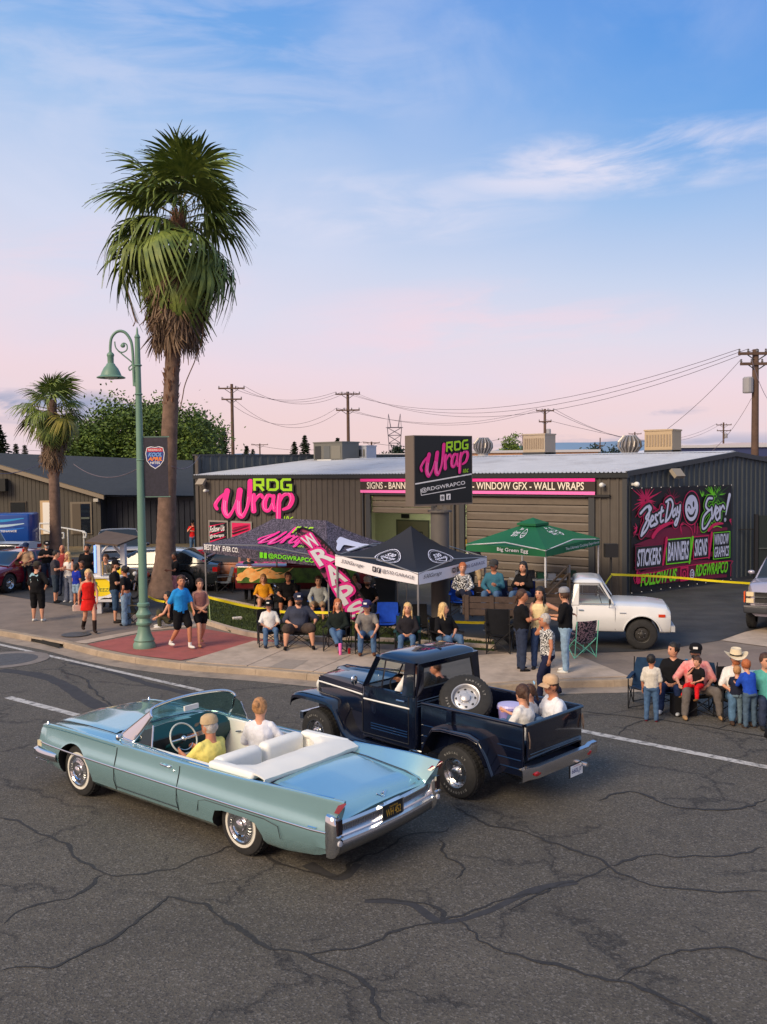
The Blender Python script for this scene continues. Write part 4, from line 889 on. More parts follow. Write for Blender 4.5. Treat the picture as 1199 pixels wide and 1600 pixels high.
mb = MB(); rows = [[V((rows[0][i].x, 120, .1)) for i in range(13)], rows[0]]; mb.grid(rows); lk(mb.build('wall', flat(196, 190, 204)), o)
for i, (px, w, h) in enumerate(((470, 30, 4), (1000, 22, 3.5), (915, 20, 3))):
    pass
# dark fence and gate at the right of the mural
fg = empty('dark_gate', A+SD*9.0, label='black gate and post against the slate end wall at the right edge', cat='gate')
g0 = D(1181, 900, 34.5); 
lk(MB().box((g0.x-.06, g0.y-.06, .15), (g0.x+.06, g0.y+.06, 2.65)).build('post', BLACK), fg)
lk(MB().box((g0.x+.1, g0.y, .2), (g0.x+2.6, g0.y+.06, 2.6)).build('leaf_panel', flat(26, 36, 36)), fg)
for z in (.3, 1.35): lk(MB().box((g0.x+.1, g0.y-.05, z), (g0.x+2.6, g0.y-.005, z+.04)).build('rail', flat(70, 76, 76)), fg)
lk(MB().box((g0.x-1.1, g0.y+.2, .15), (g0.x-1.06, g0.y+.24, 2.05)).build('thin_post', BLACK), fg); lk(MB().box((g0.x-1.1, g0.y+.2, 2.05), (g0.x, g0.y+.24, 2.09)).build('top_bar', BLACK), fg)
o = MB().box((g0.x+.5, g0.y-.03, 2.25), (g0.x+1.0, g0.y-.015, 2.6)).build('notice', flat(150, 190, 160), None, label='small pale green notice on the black gate', cat='sign')
# ======================================================================= VEHICLES
def glass_mat(name, tint, a=.55):
    m = bpy.data.materials.new(name); m.use_nodes = True; nt = m.node_tree; nt.nodes.clear(); L = nt.links
    o = nt.nodes.new('ShaderNodeOutputMaterial'); t = nt.nodes.new('ShaderNodeBsdfTransparent'); g = nt.nodes.new('ShaderNodeBsdfGlossy'); mx = nt.nodes.new('ShaderNodeMixShader'); fr = nt.nodes.new('ShaderNodeFresnel')
    t.inputs[0].default_value = (*tint, 1); g.inputs['Roughness'].default_value = .03; fr.inputs[0].default_value = 1.5
    ad = nt.nodes.new('ShaderNodeMath'); ad.operation = 'ADD'; L.new(fr.outputs[0], ad.inputs[0]); ad.inputs[1].default_value = .03
    L.new(ad.outputs[0], mx.inputs[0]); L.new(t.outputs[0], mx.inputs[1]); L.new(g.outputs[0], mx.inputs[2]); L.new(mx.outputs[0], o.inputs[0]); return m
GLASS = glass_mat('window_glass', (.82, .90, .88)); GLASST = glass_mat('teal_glass', (.35, .58, .56)); GLASSM = glass_mat('tinted_glass', (.16, .18, .2))
TREAD = mat('tyre_side', (.022, .022, .023), .7, var=.3, vs=30)
WW = mat('whitewall', (.68, .66, .60), .5)
def wheel(parent, loc, r=.36, w=.21, side=1, style='steel', rot=None, label=None, rim_m=None, rr=None):
    """axis along y; side=+1 shows its face to +y"""
    o = MB(); rr = rr or r*.60
    prof = [(rr, -w/2), (r*.86, -w/2), (r*.96, -w*.42), (r, -w*.30), (r, w*.30), (r*.96, w*.42), (r*.86, w/2), (rr, w/2-.005)]
    mm = M.Rotation(-R(90)*side, 4, 'X')
    o.lathe([(a, b) for a, b in prof], 40, 0, mm, cap=False)
    k = 36
    for i in range(k):             # tread blocks
        for z in (-w*.2, w*.2):
            a = 2*pi*(i+(.5 if z > 0 else 0))/k; q = mm @ M.Rotation(a, 4, 'Z') @ M.Translation((r, 0, z)); o.cbox((0, 0, 0), (.012, r*.11, w*.22), 0, q)
    t = o.build('tyre', RUBBER, None, smooth=35); t.name = 'wheel'; t.parent = parent; t.location = loc
    if rot is not None: t.rotation_euler = rot
    h = w/2
    rm = rim_m or CHROME
    R_ = MB()
    if style == 'whitewall':
        q = MB(); q.lathe([(rr*1.0, h-.004), (rr*1.02, h+.006), (rr*1.15, h+.006), (rr*1.17, h-.01)], 40, 0, mm, cap=False); q.build('whitewall', WW, t, smooth=40)
        R_.lathe([(rr*1.0, h-.01), (rr*.97, h+.01), (rr*.86, h+.008), (rr*.80, h-.005), (rr*.55, h+.012), (rr*.5, h-.004), (rr*.33, h-.006), (rr*.30, h+.028), (rr*.22, h+.04), (.001, h+.045)], 40, 0, mm, cap=False)
        R_.build('hubcap', CHROME, t, smooth=30)
        q = MB()
        for i in range(28):
            a = 2*pi*i/28; q.cbox((0, 0, 0), (rr*.22, .006, .006), 0, mm @ M.Rotation(a, 4, 'Z') @ M.Translation((rr*.68, 0, h+.006)))
        q.build('hubcap_fins', STEEL, t, kind='stuff')
    elif style in ('slot', 'steel', 'alloy'):
        R_.lathe([(rr*1.02, h-.01), (rr*1.0, h+.008), (rr*.93, h+.002), (rr*.88, h-.06), (rr*.80, h-.075)], 36, 0, mm, cap=False)
        R_.lathe([(rr*.82, h-.10), (rr*.80, h-.055), (rr*.50, h-.035), (rr*.34, h-.04), (rr*.32, h-.0), (rr*.22, h+.012), (.001, h+.015)], 36, 0, mm, cap=False)
        R_.build('rim', rm, t, smooth=30)
        q = MB(); nh = 8 if style == 'slot' else 5 if style == 'alloy' else 8
        for i in range(nh):
            a = 2*pi*i/nh; m4 = mm @ M.Rotation(a, 4, 'Z') @ M.Translation((rr*.64, 0, h-.043)); q.lathe([(rr*(.10 if style != 'alloy' else .17), .0), (.001, .003)], 12, 0, m4, cap=False)
        q.build('rim_slot', BLACK, t, kind='stuff')
        q = MB()
        for i in range(5): q.lathe([(.012, 0), (.012, .012), (.001, .014)], 6, 0, mm @ M.Rotation(2*pi*i/5+.3, 4, 'Z') @ M.Translation((rr*.41, 0, h-.036)), cap=False)
        q.build('lug_nut', STEEL, t)
    elif style == 'spoke':
        R_.lathe([(rr*1.02, h-.01), (rr*1.0, h+.006), (rr*.94, h-.0), (rr*.9, h-.05)], 36, 0, mm, cap=False)
        for i in range(10): R_.cbox((0, 0, 0), (rr*.85, .03, .02), 0, mm @ M.Rotation(2*pi*i/10, 4, 'Z') @ M.Translation((rr*.5, 0, h-.02)))
        R_.lathe([(rr*.2, h-.02), (rr*.18, h+.005), (.001, h+.005)], 16, 0, mm, cap=False); R_.build('rim', rm, t, smooth=30)
        q = MB(); q.lathe([(rr*.92, h-.06), (.001, h-.06)], 24, 0, mm, cap=False); q.build('rim_back', BLACK, t)
    q = MB(); q.lathe([(rr*.93, h-.11), (.001, h-.11)], 24, 0, mm, cap=False); q.build('brake_drum', BLACK, t)
    return t
def letters_ring(parent, r, h, n=2, side=1):
    """raised white sidewall lettering as small blocks round the tyre"""
    mm = M.Rotation(-R(90)*side, 4, 'X'); q = MB()
    for s in range(2):
        word = 'DISCOVERER' if s == 0 else 'RADIAL LT'
        for i, ch in enumerate(word):
            if ch == ' ': continue
            vs, fs, x0, x1, y0, y1 = text_geo(ch, .02); a = pi*s+pi/2-(i-len(word)/2+.5)*.17
            hh = .034
            out = [mm @ (M.Rotation(a-pi/2, 4, 'Z') @ V(((v.x-(x0+x1)/2)*hh*1.3, r+(v.y-.35)*hh*1.3, h))) for v in vs]
            q.add(out, fs)
    return q.build('tyre_lettering', mat('sidewall_letters', (.26, .255, .24), .7), parent, kind='stuff')
def loft_body(sec, xs, mats_n=1):
    mb = MB(); rows = []
    for x in xs:
        h = sec(x); full = [V((x, y, z)) for y, z in h]+[V((x, -y, z)) for y, z in h[-2:0:-1]]
        rows.append(full)
    mb.grid(rows, closed=True, flip=False)
    n = len(rows[0]); k = len(xs)
    mb.f.append(tuple(range(n))[::-1]); mb.m.append(0); mb.f.append(tuple((k-1)*n+i for i in range(n))); mb.m.append(0)
    return mb
def fix_normals(me):
    bm = bmesh.new(); bm.from_mesh(me); bmesh.ops.recalc_face_normals(bm, faces=bm.faces); bm.to_mesh(me); bm.free(); return me
def frange(a, b, n): return [a+(b-a)*i/(n-1) for i in range(n)]
def place(o, p, heading):
    o.location = (p.x, p.y, p.z); o.rotation_euler = (0, 0, atan2(heading.y, heading.x))
# ----------------------------------------------------------------------- the blue convertible
TEAL = mat('teal_metallic_paint', srgb(164, 208, 216), .18, .68, coat=1, var=.03, vs=2)
IVORY = mat('ivory_vinyl', (.86, .85, .80), .45, var=.03, vs=6, bump=.15, bs=30)
TEALD = mat('dark_teal_vinyl', srgb(30, 70, 76), .5)
def convertible():
    car = empty('convertible', label='light teal blue 1960s convertible with white seats, chrome trim and low tail fins', cat='car')
    XS = [-1.45, -1.2, -.6, 0, 1, 2.3, 3.3, 3.9, 4.1, 4.22]
    ym = lambda x: interp(x, XS, [.955, .985, 1.0, 1.008, 1.012, 1.012, 1.0, .975, .955, .93])
    zf = lambda x: interp(x, XS, [.985, .985, .965, .94, .925, .925, .925, .905, .885, .85])
    zd = lambda x: interp(x, [-1.45, -1.36, -1.2, -.6, 0, 1, 2.2, 2.7, 3.3, 3.9, 4.1, 4.22], [.70, .76, .80, .865, .89, .90, .94, .955, .945, .90, .87, .80])
    yi = lambda x: interp(x, [-1.45, -.9, 0, 2.4, 3.3, 4.2], [.76, .76, .80, .80, .78, .74])
    def sec(x):
        y, f, d, i = ym(x), zf(x), zd(x), yi(x); zs = interp(x, [-1.45, -1.2, -.7, 3.6, 4.2], [.40, .30, .235, .235, .34])
        return [(0, zs+.01), (.76, zs), (.88, zs+.005), (y-.06, zs+.07), (y-.02, .44), (y, .56), (y, .615), (y-.004, .64), (y-.022, .70), (y-.05, .80), (y-.062, f-.05), (y-.07, f-.012), (y-.085, f), (y-.105, f-.004), (lerp(y-.1, i, .45), lerp(f, d, .45)), (i, d+.004), (i-.06, d), (i-.3, d+.012), (i*.3, d+.022), (0, d+.024)]
    xs = frange(-1.45, 4.22, 58); body = fix_normals(loft_body(sec, xs).mesh('body'))
    for m in (TEAL, BLACK, IVORY): body.materials.append(m)
    cut = MB()
    for x, r in ((3.29, .405),):
        cut.lathe([(r, -1.2), (r, 1.2)], 36, 1, M.Translation((x, 0, .345)) @ M.Rotation(R(90), 4, 'X'))
    c1 = cut.mesh('c'); [c1.materials.append(m) for m in (TEAL, BLACK, IVORY)]; fix_normals(c1)
    # rear wheel opening: low skirted arch
    cut = MB(); arch = [(-.44, 0), (.44, 0), (.42, .36), (.34, .49), (.2, .52), (-.2, .52), (-.34, .49), (-.42, .36)]
    cut.prism(arch, -1.2, 1.2, 1, M.Rotation(R(90), 4, 'X')); c2 = cut.mesh('c'); [c2.materials.append(m) for m in (TEAL, BLACK, IVORY)]; fix_normals(c2)
    cut = MB(); pit = [(-.15, -.74), (1.6, -.80), (2.25, -.78), (2.42, -.4), (2.48, 0), (2.42, .4), (2.25, .78), (1.6, .80), (-.15, .74)]
    cut.prism(pit, .40, 2.0, 2); c3 = cut.mesh('c'); [c3.materials.append(m) for m in (TEAL, BLACK, IVORY)]; fix_normals(c3)
    for v in body.vertices:
        if v.co.x < -.9 and abs(v.co.y) > .70: v.co.x -= .15*max(0, min(1, (v.co.z-.72)/.22))*((-.9-v.co.x)/.55)
    body = bake(body, [('BOOLEAN', dict(cutter=c, operation='DIFFERENCE', solver='EXACT')) for c in (c1, c2, c3)], 'body')
    b = link('body', smooth_me(body, 28), car)
    # hood: raised centre panel with a crease and seams
    def on_deck(x, y): return zd(x)+.012+.012*(1-min(1, abs(y)/.7))
    def seam(pts, w=.007, name='panel_seam', par=b, m=BLACK): return MB().tube(pts, w, 4).build(name, m, par)
    hood = MB(); rows = []
    for x in frange(2.62, 4.14, 18):
        w = interp(x, [2.6, 3.2, 4.14], [.74, .72, .64]); rows.append([V((x, y*w, on_deck(x, y*w)+.010+.02*(1-abs(y))**1.2+(-.014 if abs(y) > .97 else 0))) for y in frange(-1, 1, 25)])
    hood.grid(rows, flip=True); o = hood.build('hood', TEAL, car, smooth=30)
    seam([(x, .762-.02*(x-2.6), zd(x)+.014) for x in frange(2.6, 4.1, 8)], .006); seam([(x, -.762+.02*(x-2.6), zd(x)+.014) for x in frange(2.6, 4.1, 8)], .006)
    # trunk lid
    tr = MB(); rows = []
    for x in frange(-1.405, -.36, 16):
        w = .715; rows.append([V((x, y*w, on_deck(x, y*w)+.006+.016*(1-abs(y)**2)+(-.012 if abs(y) > .97 else 0))) for y in frange(-1, 1, 25)])
    rows.insert(0, [V((-1.435, p.y, p.z-.05)) for p in rows[0]]); tr.grid(rows, flip=True); o = tr.build('trunk_lid', TEAL, car, smooth=35)
    seam([(-.345, y, on_deck(-.35, y)+.003) for y in frange(-.72, .72, 9)], .007)
    for s in (1, -1): seam([(x, s*.725, zd(x)+.012) for x in frange(-1.4, -.35, 6)], .007)
    # chrome body line, door seams, handle, badge
    for s in (1, -1):
        MB().tube([(x, s*(ym(x)+.004), .622-.012*(x-1.4)*0) for x in frange(-1.40, 4.16, 30)], .012, 6, sq=.6).build('side_trim', CHROME, car, smooth=60)
        for x in (2.30, 1.02): seam([(x, s*(ym(x)-.062+.003), zf(x)-.05), (x, s*(ym(x)-.045), .80), (x, s*(ym(x)-.016), .70), (x-.0, s*(ym(x)+.004), .60), (x+.01, s*(ym(x)), .46), (x+.03, s*(ym(x)-.055), .315)], .006)
        seam([(x, s*(ym(x)-.035), .36) for x in frange(1.05, 2.32, 5)], .006)
        seam([(x, s*(ym(x)-.06), zf(x)-.045) for x in frange(2.35, 4.15, 10)], .007, 'crease_line', b, flat(60, 100, 112))
        # quarter panel access line round the rear wheel
        seam([(-.75, s*(ym(0)-.012), .41), (-.72, s*(ym(0)-.001), .55), (-.5, s*(ym(0)-.001), .585), (.5, s*(ym(0)+.001), .585), (.62, s*(ym(0)-.001), .55), (.66, s*(ym(0)-.012), .41)], .005)
        hd = MB().tube([(1.18, s*(ym(1.1)-.055), .84), (1.20, s*(ym(1.1)-.03), .84), (1.36, s*(ym(1.1)-.03), .84), (1.38, s*(ym(1.1)-.055), .84)], .011, 6).build('door_handle', CHROME, car, smooth=60)
        MB().ball((1.12, s*(ym(1.1)-.05), .80), .014, 8).build('door_lock', CHROME, car)
    # chrome belt line round the cockpit
    pts = [(2.35, .835, .945), (1.6, .85, .930), (.6, .85, .928), (-.1, .84, .935)]
    for s in (1, -1): MB().tube([(x, s*y, z) for x, y, z in pts], .012, 6).build('belt_trim', CHROME, car, smooth=60)
    # badge
    MB().tube([(-1.28, ym(-1.2)-.002, .655), (-1.16, ym(-1.2)-.0, .652)], .007, 4).build('badge', CHROME, car)
    # windscreen
    base = [(2.12, .83, .95), (2.36, .82, .965), (2.55, .68, .975), (2.66, .4, .985), (2.70, 0, .99)]; base = base+[(x, -y, z) for x, y, z in base[-2::-1]]
    head = [(1.86, .72, 1.30), (1.92, .69, 1.345), (2.00, .58, 1.375), (2.06, .3, 1.39), (2.08, 0, 1.395)]; head = head+[(x, -y, z) for x, y, z in head[-2::-1]]
    bb, hh = cat_rom(base, 4), cat_rom(head, 4)
    g = MB(); g.grid([[a.lerp(c, t) for a, c in zip(bb, hh)] for t in frange(0, 1, 6)]); ws = g.build('windshield', GLASST, car, smooth=60)
    MB().tube(hh, .026, 8, sq=.7).build('windshield_header', mat('header_chrome', (.72, .76, .80), .15, 1), ws, smooth=60)
    MB().tube(bb, .014, 6).build('windshield_base_trim', CHROME, ws, smooth=60)
    for s in (1, -1):
        MB().tube([(2.12, s*.83, .95), (1.98, s*.785, 1.12), (1.86, s*.72, 1.30)], .02, 6).build('windshield_pillar', CHROME, ws, smooth=60)
        v = [(2.12, s*.835, .95), (1.72, s*.835, .95), (1.78, s*.76, 1.21), (1.90, s*.745, 1.27)]
        MB().add(v, [(0, 1, 2, 3)]).build('vent_window', GLASST, car); MB().tube([v[1], v[2]], .012, 6).build('vent_frame', CHROME, car)
    # mirrors
    MB().cbox((0, 0, 0), (.03, .24, .065)).build('rear_view_mirror', mat('mirror_back', (.8, .8, .78), .3), car, loc=(1.97, -.02, 1.26))
    mr = MB().ball((0, 0, 0), (.035, .055, .05), 10).build('door_mirror', CHROME, car, loc=(2.22, .97, 1.03), smooth=60); MB().tube([(2.22, .93, .93), (2.22, .97, 1.0)], .01, 5).build('mirror_stalk', CHROME, car)
    # dash, wheel, seats
    d = MB(); rows = [[V((x, y, z)) for y in frange(-.77, .77, 9)] for x, z in ((2.5, .965), (2.15, .955), (2.02, .90), (2.0, .78), (2.12, .6))]; d.grid(rows); db = d.build('dashboard', TEALD, car, smooth=50)
    MB().cbox((2.0, .38, .86), (.05, .5, .13)).build('gauge_cluster', BLACK, db); MB().cbox((1.995, -.2, .86), (.03, .5, .06)).build('dash_trim', CHROME, db)
    sw = M.Translation((1.62, .40, .985)) @ M.Rotation(R(-62), 4, 'Y'); st = MB(); st.tube([(.205*cos(a), .205*sin(a), 0) for a in frange(0, 2*pi, 33)[:-1]], .013, 8, closed=True, mat4=None) if False else None
    q = MB(); q.tube([sw @ V((.205*cos(a), .205*sin(a), 0)) for a in frange(0, 2*pi, 33)[:-1]], .012, 8, closed=True)
    stw = q.build('steering_wheel', flat(190, 196, 190, .3), car, smooth=60)
    q = MB(); q.tube([sw @ V((0, .2, 0)), sw @ V((0, -.2, 0))], .012, 6); q.ball(sw @ V((0, 0, .0)), .04, 10); q.tube([sw @ V((.15*cos(a), .15*sin(a), -.01)) for a in frange(2.2, 4.1, 9)], .007, 6); q.build('spokes', CHROME, stw, smooth=60)
    MB().tube([sw @ V((0, 0, 0)), (2.02, .40, .78)], .025, 8).build('steering_column', TEALD, stw)
    def cushion(name, a, c, par=car, rs=.05, m=IVORY, pleats=0):
        q = MB().box(a, c); me = bake(q.mesh('c'), [('BEVEL', dict(width=rs, segments=4))]); smooth_me(me, 50); me.materials.append(m); o = link(name, me, par); return o
    fs = empty('front_bench', parent) if False else None
    seat = cushion('front_seat', (.72, -.74, .38), (1.32, .74, .62), rs=.06)
    for y0, y1 in ((.03, .73), (-.73, -.03)):
        o = cushion('seat_back', (.50, y0, .52), (.70, y1, 1.0), seat, .07)
        for i in range(5): y = y0+.1+i*(y1-y0-.2)/4; MB().tube([(.72, y, .6), (.715, y, .9)], .006, 4).build('pleat', flat(180, 176, 164), o)
    cushion('rear_seat', (-.02, -.62, .38), (.42, .62, .60), rs=.06); cushion('rear_backrest', (-.16, -.66, .52), (.04, .66, .94), rs=.06)
    for s in (1, -1):
        o = MB().box((.3, s*.775-.02, .42), (2.1, s*.775+.02, .92)).build('door_panel', IVORY, car); MB().box((.9, s*.74-.03, .70), (1.6, s*.74+.03, .75)).build('arm_rest', IVORY, o); MB().tube([(1.75, s*.735, .80), (1.85, s*.72, .78)], .01, 6).build('window_crank', CHROME, o)
    MB().box((-.1, -.73, .405), (2.2, .73, .42)).build('carpet', flat(24, 26, 28), car)
    MB().box((.9, -.12, .42), (2.1, .12, .52)).build('transmission_tunnel', flat(30, 32, 34), car)
    # folded top under its white boot
    rows = []; r = random.Random(2)
    for i, t in enumerate(frange(0, 1, 9)):
        x = lerp(-.33, .16, t); row = []
        for y in frange(-1, 1, 25):
            yy = y*.83; bul = .075*sin(pi*min(1, t*1.0+.08))*(1-.35*abs(y)**3); xx = x+(.42*max(0, abs(y)-.70)/.30 if t > .5 else -.0)+.04*(1-abs(y)) * (-1 if t < .3 else 0)
            row.append(V((xx, yy*(1.0+.02*t), .925+bul+.012*MN.noise(V((x*5, yy*4, 0))))))
        rows.append(row)
    rows.insert(0, [p+V((.02, 0, -.05)) for p in rows[0]]); rows.append([p+V((-.02, 0, -.18)) for p in rows[-1]])
    me = MB().grid(rows).mesh('boot'); me = bake(me, [('SOLIDIFY', dict(thickness=.02))]); smooth_me(me, 60); me.materials.append(mat('boot_vinyl', (.80, .79, .74), .5, bump=.2, bs=14)); link('convertible_boot', me, car)
    for s in (1, -1):
        q = cushion('boot_side_roll', (-.18, s*.80-.075, .91), (.60, s*.80+.075, 1.0), rs=.04)
    # front: grille, bumper, lamps
    g = MB(); g.box((4.20, -.62, .46), (4.235, .62, .80)); gr = g.build('grille', BLACK, car)
    for i in range(6): MB().box((4.235, -.62, .48+i*.055), (4.25, .62, .49+i*.055)).build('grille_bar', CHROME, gr)
    for s in (1, -1):
        for k in (0, 1): MB().lathe([(.085, 0), (.09, .03), (.075, .04), (.001, .045)], 18, 0, M.Translation((4.20, s*(.72+.01), .60+k*0)) @ M.Translation((0, s*.085*(1 if k else -1), 0)) @ M.Rotation(R(90), 4, 'Y')).build('headlight', flat(210, 215, 220, .1), car, smooth=50)
        rows = [[V((x, s*y, z)) for x, y, z in cat_rom([(3.70, .985, zc), (3.95, 1.0, zc), (4.18, .985, zc), (4.33, .9, zc), (4.38, .6, zc-.02), (4.38, 0, zc-.03)], 4)] for zc in (.54, .515, .44, .40)]
        for rI, off in ((0, -.02), (1, .02), (2, .02), (3, -.03)):
            rows[rI] = [V((p.x+(off if p.x > 4.2 else 0), p.y+s*off, p.z)) for p in rows[rI]]
        q = MB(); q.grid(rows); me = bake(q.mesh('b'), [('SOLIDIFY', dict(thickness=.02))]); smooth_me(me, 60); me.materials.append(CHROME); link('front_bumper', me, car)
        MB().box((3.92, s*.985-.02, .36), (4.22, s*.985+.01, .39)).build('bumper_lower_blade', CHROME, car)
        MB().lathe([(.03, 0), (.018, .015), (.007, .045), (.001, .05)], 10, 0, M.Translation((4.05, s*.88, zf(4.05)-.01))).build('fender_ornament', CHROME, car, smooth=50)
        MB().box((4.12, s*.93-.06, .56), (4.225, s*.955, .64)).build('parking_lamp', flat(200, 190, 160, .2), car)
    # tail: full-width ribbed chrome, vertical pods, fin lamps, plate
    rb = MB(); rows = []
    yy = frange(-.84, .84, 21)
    def xr(y): return -1.455-.05*(1-(abs(y)/.84)**2)
    prof = [(.02, .705), (-.02, .688), (-.02, .672), (.006, .668), (.004, .612), (-.045, .588), (-.05, .572), (-.035, .568), (-.035, .562), (-.082, .538), (-.088, .51), (-.06, .49), (.03, .47)]
    rb.grid([[V((xr(y)+dx, y, z)) for dx, z in prof] for y in yy], flip=True); o = rb.build('rear_bumper', mat('bumper_steel', (.72, .73, .76), .22, 1), car, smooth=25)
    gm = mat('ribbed_grey', (.32, .33, .35), .35, .8)
    for s in (1, -1):
        for a, c in ((.16, .83),):
            n = 26
            q = MB()
            for i in range(n):
                y = s*lerp(a, c, i/(n-1)); q.box((xr(y)-.002, y-.007, .602), (xr(y)+.008, y+.007, .666))
            q.build('bumper_rib', gm, o)
        # pods
        pz = [(.35, .05, .05), (.42, .10, .066), (.56, .125, .072), (.70, .115, .070), (.795, .10, .058), (.82, .05, .03)]
        q = MB(); rows = []
        for z, dx, w in pz:
            c = V((-1.42, s*.895, z)); rows.append([c+V((-dx*max(0, cos(a))**.6 if cos(a) > 0 else .03, w*sin(a)*s, 0)) for a in frange(-pi, pi, 17)[:-1]])
        q.grid(rows, closed=True); q.f += [tuple(range(16)), tuple(5*16+i for i in range(16))]; q.m += [0, 0]; po = q.build('tail_pod', CHROME, car, smooth=50, fixn=True)
        MB().box((-1.552, s*.895-.035, .615), (-1.52, s*.895+.035, .775)).build('tail_lamp', flat(40, 30, 34, .15), po)
        MB().box((-1.558, s*.895-.042, .58), (-1.52, s*.895+.042, .595)).build('lamp_divider', CHROME, po)
        MB().lathe([(.032, 0), (.03, -.02), (.001, -.024)], 14, 0, M.Translation((-1.535, s*.895, .52)) @ M.Rotation(R(90), 4, 'Y')).build('reverse_lamp', flat(190, 190, 196, .1), po)
        # fin tip lamp
        y = ym(-1.45)-.07
        q = MB(); q.add([(-1.50, s*(y+.05), .855), (-1.47, s*(y-.10), .86), (-1.54, s*(y-.0), .965), (-1.56, s*(y+.04), .855), (-1.52, s*(y-.09), .86), (-1.635, s*(y-.0), .972)], [(0, 1, 2), (3, 5, 4), (0, 2, 5, 3), (1, 4, 5, 2), (0, 3, 4, 1)]); q.build('fin_lamp', flat(120, 12, 30, .15, coat=1), car, fixn=True)
        MB().tube([(x, s*(ym(x)-.083), zf(x)+.002) for x in frange(-1.45, -.2, 8)], .006, 4).build('fin_trim', CHROME, car)
    q = MB(); q.grid([[V((xr(y)+dx, y, z)) for dx, z in ((-.03, .49), (-.045, .45), (-.03, .38), (.03, .33), (.12, .30))] for y in frange(-.86, .86, 15)], flip=True); q.build('lower_bumper', mat('road_toned_chrome', (.30, .31, .33), .22, 1), car, smooth=60)  # plain chrome underside, the road's dark reflection put into its colour
    pb = MB().box((-1.56, -.20, .545), (-1.49, .20, .72)).build('plate_housing', CHROME, car); fr = frame((-1.562, .155, .555), (0, -1, 0), (0, 0, 1)); P = Print(fr, .0, .002); P.rect(-.02, -.005, .33, .16, BLACK); P.rect(0, 0, .31, .15, flat(20, 20, 20)); P.text('WH 452', .02, .025, .27, .085, flat(224, 170, 50)); P.text('CALIFORNIA', .08, .12, .15, .02, flat(224, 170, 50)); P.build('licence_plate', pb)
    # V emblem with crest
    q = MB(); q.tube([(-1.39, .085, .80), (-1.425, 0, .745), (-1.39, -.085, .80)], .008, 5); q.ball((-1.405, 0, .79), (.012, .028, .022), 8); q.build('trunk_emblem', CHROME, car)
    for s in (1, -1):
        wheel(car, (3.29, s*.80, .355), .355, .2, s, 'whitewall', rr=.222); wheel(car, (0, s*.80, .355), .355, .2, s, 'whitewall', rr=.222)
    MB().box((-1.2, -.7, .2), (3.9, .7, .26)).build('underbody', BLACK, car)
    return car
cad = convertible()
rl, fl_ = G(379, 1336, 0), G(126, 1243, 0); hd = (fl_-rl).normalized(); lf = V((-hd.y, hd.x, 0)); CADH = hd; CADL = lf
CAD0 = rl-lf*.88; place(cad, CAD0, hd)
def cadp(x, y, z): return CAD0+hd_c*x+lf_c*y+V((0, 0, z))
hd_c, lf_c = hd.copy(), lf.copy()
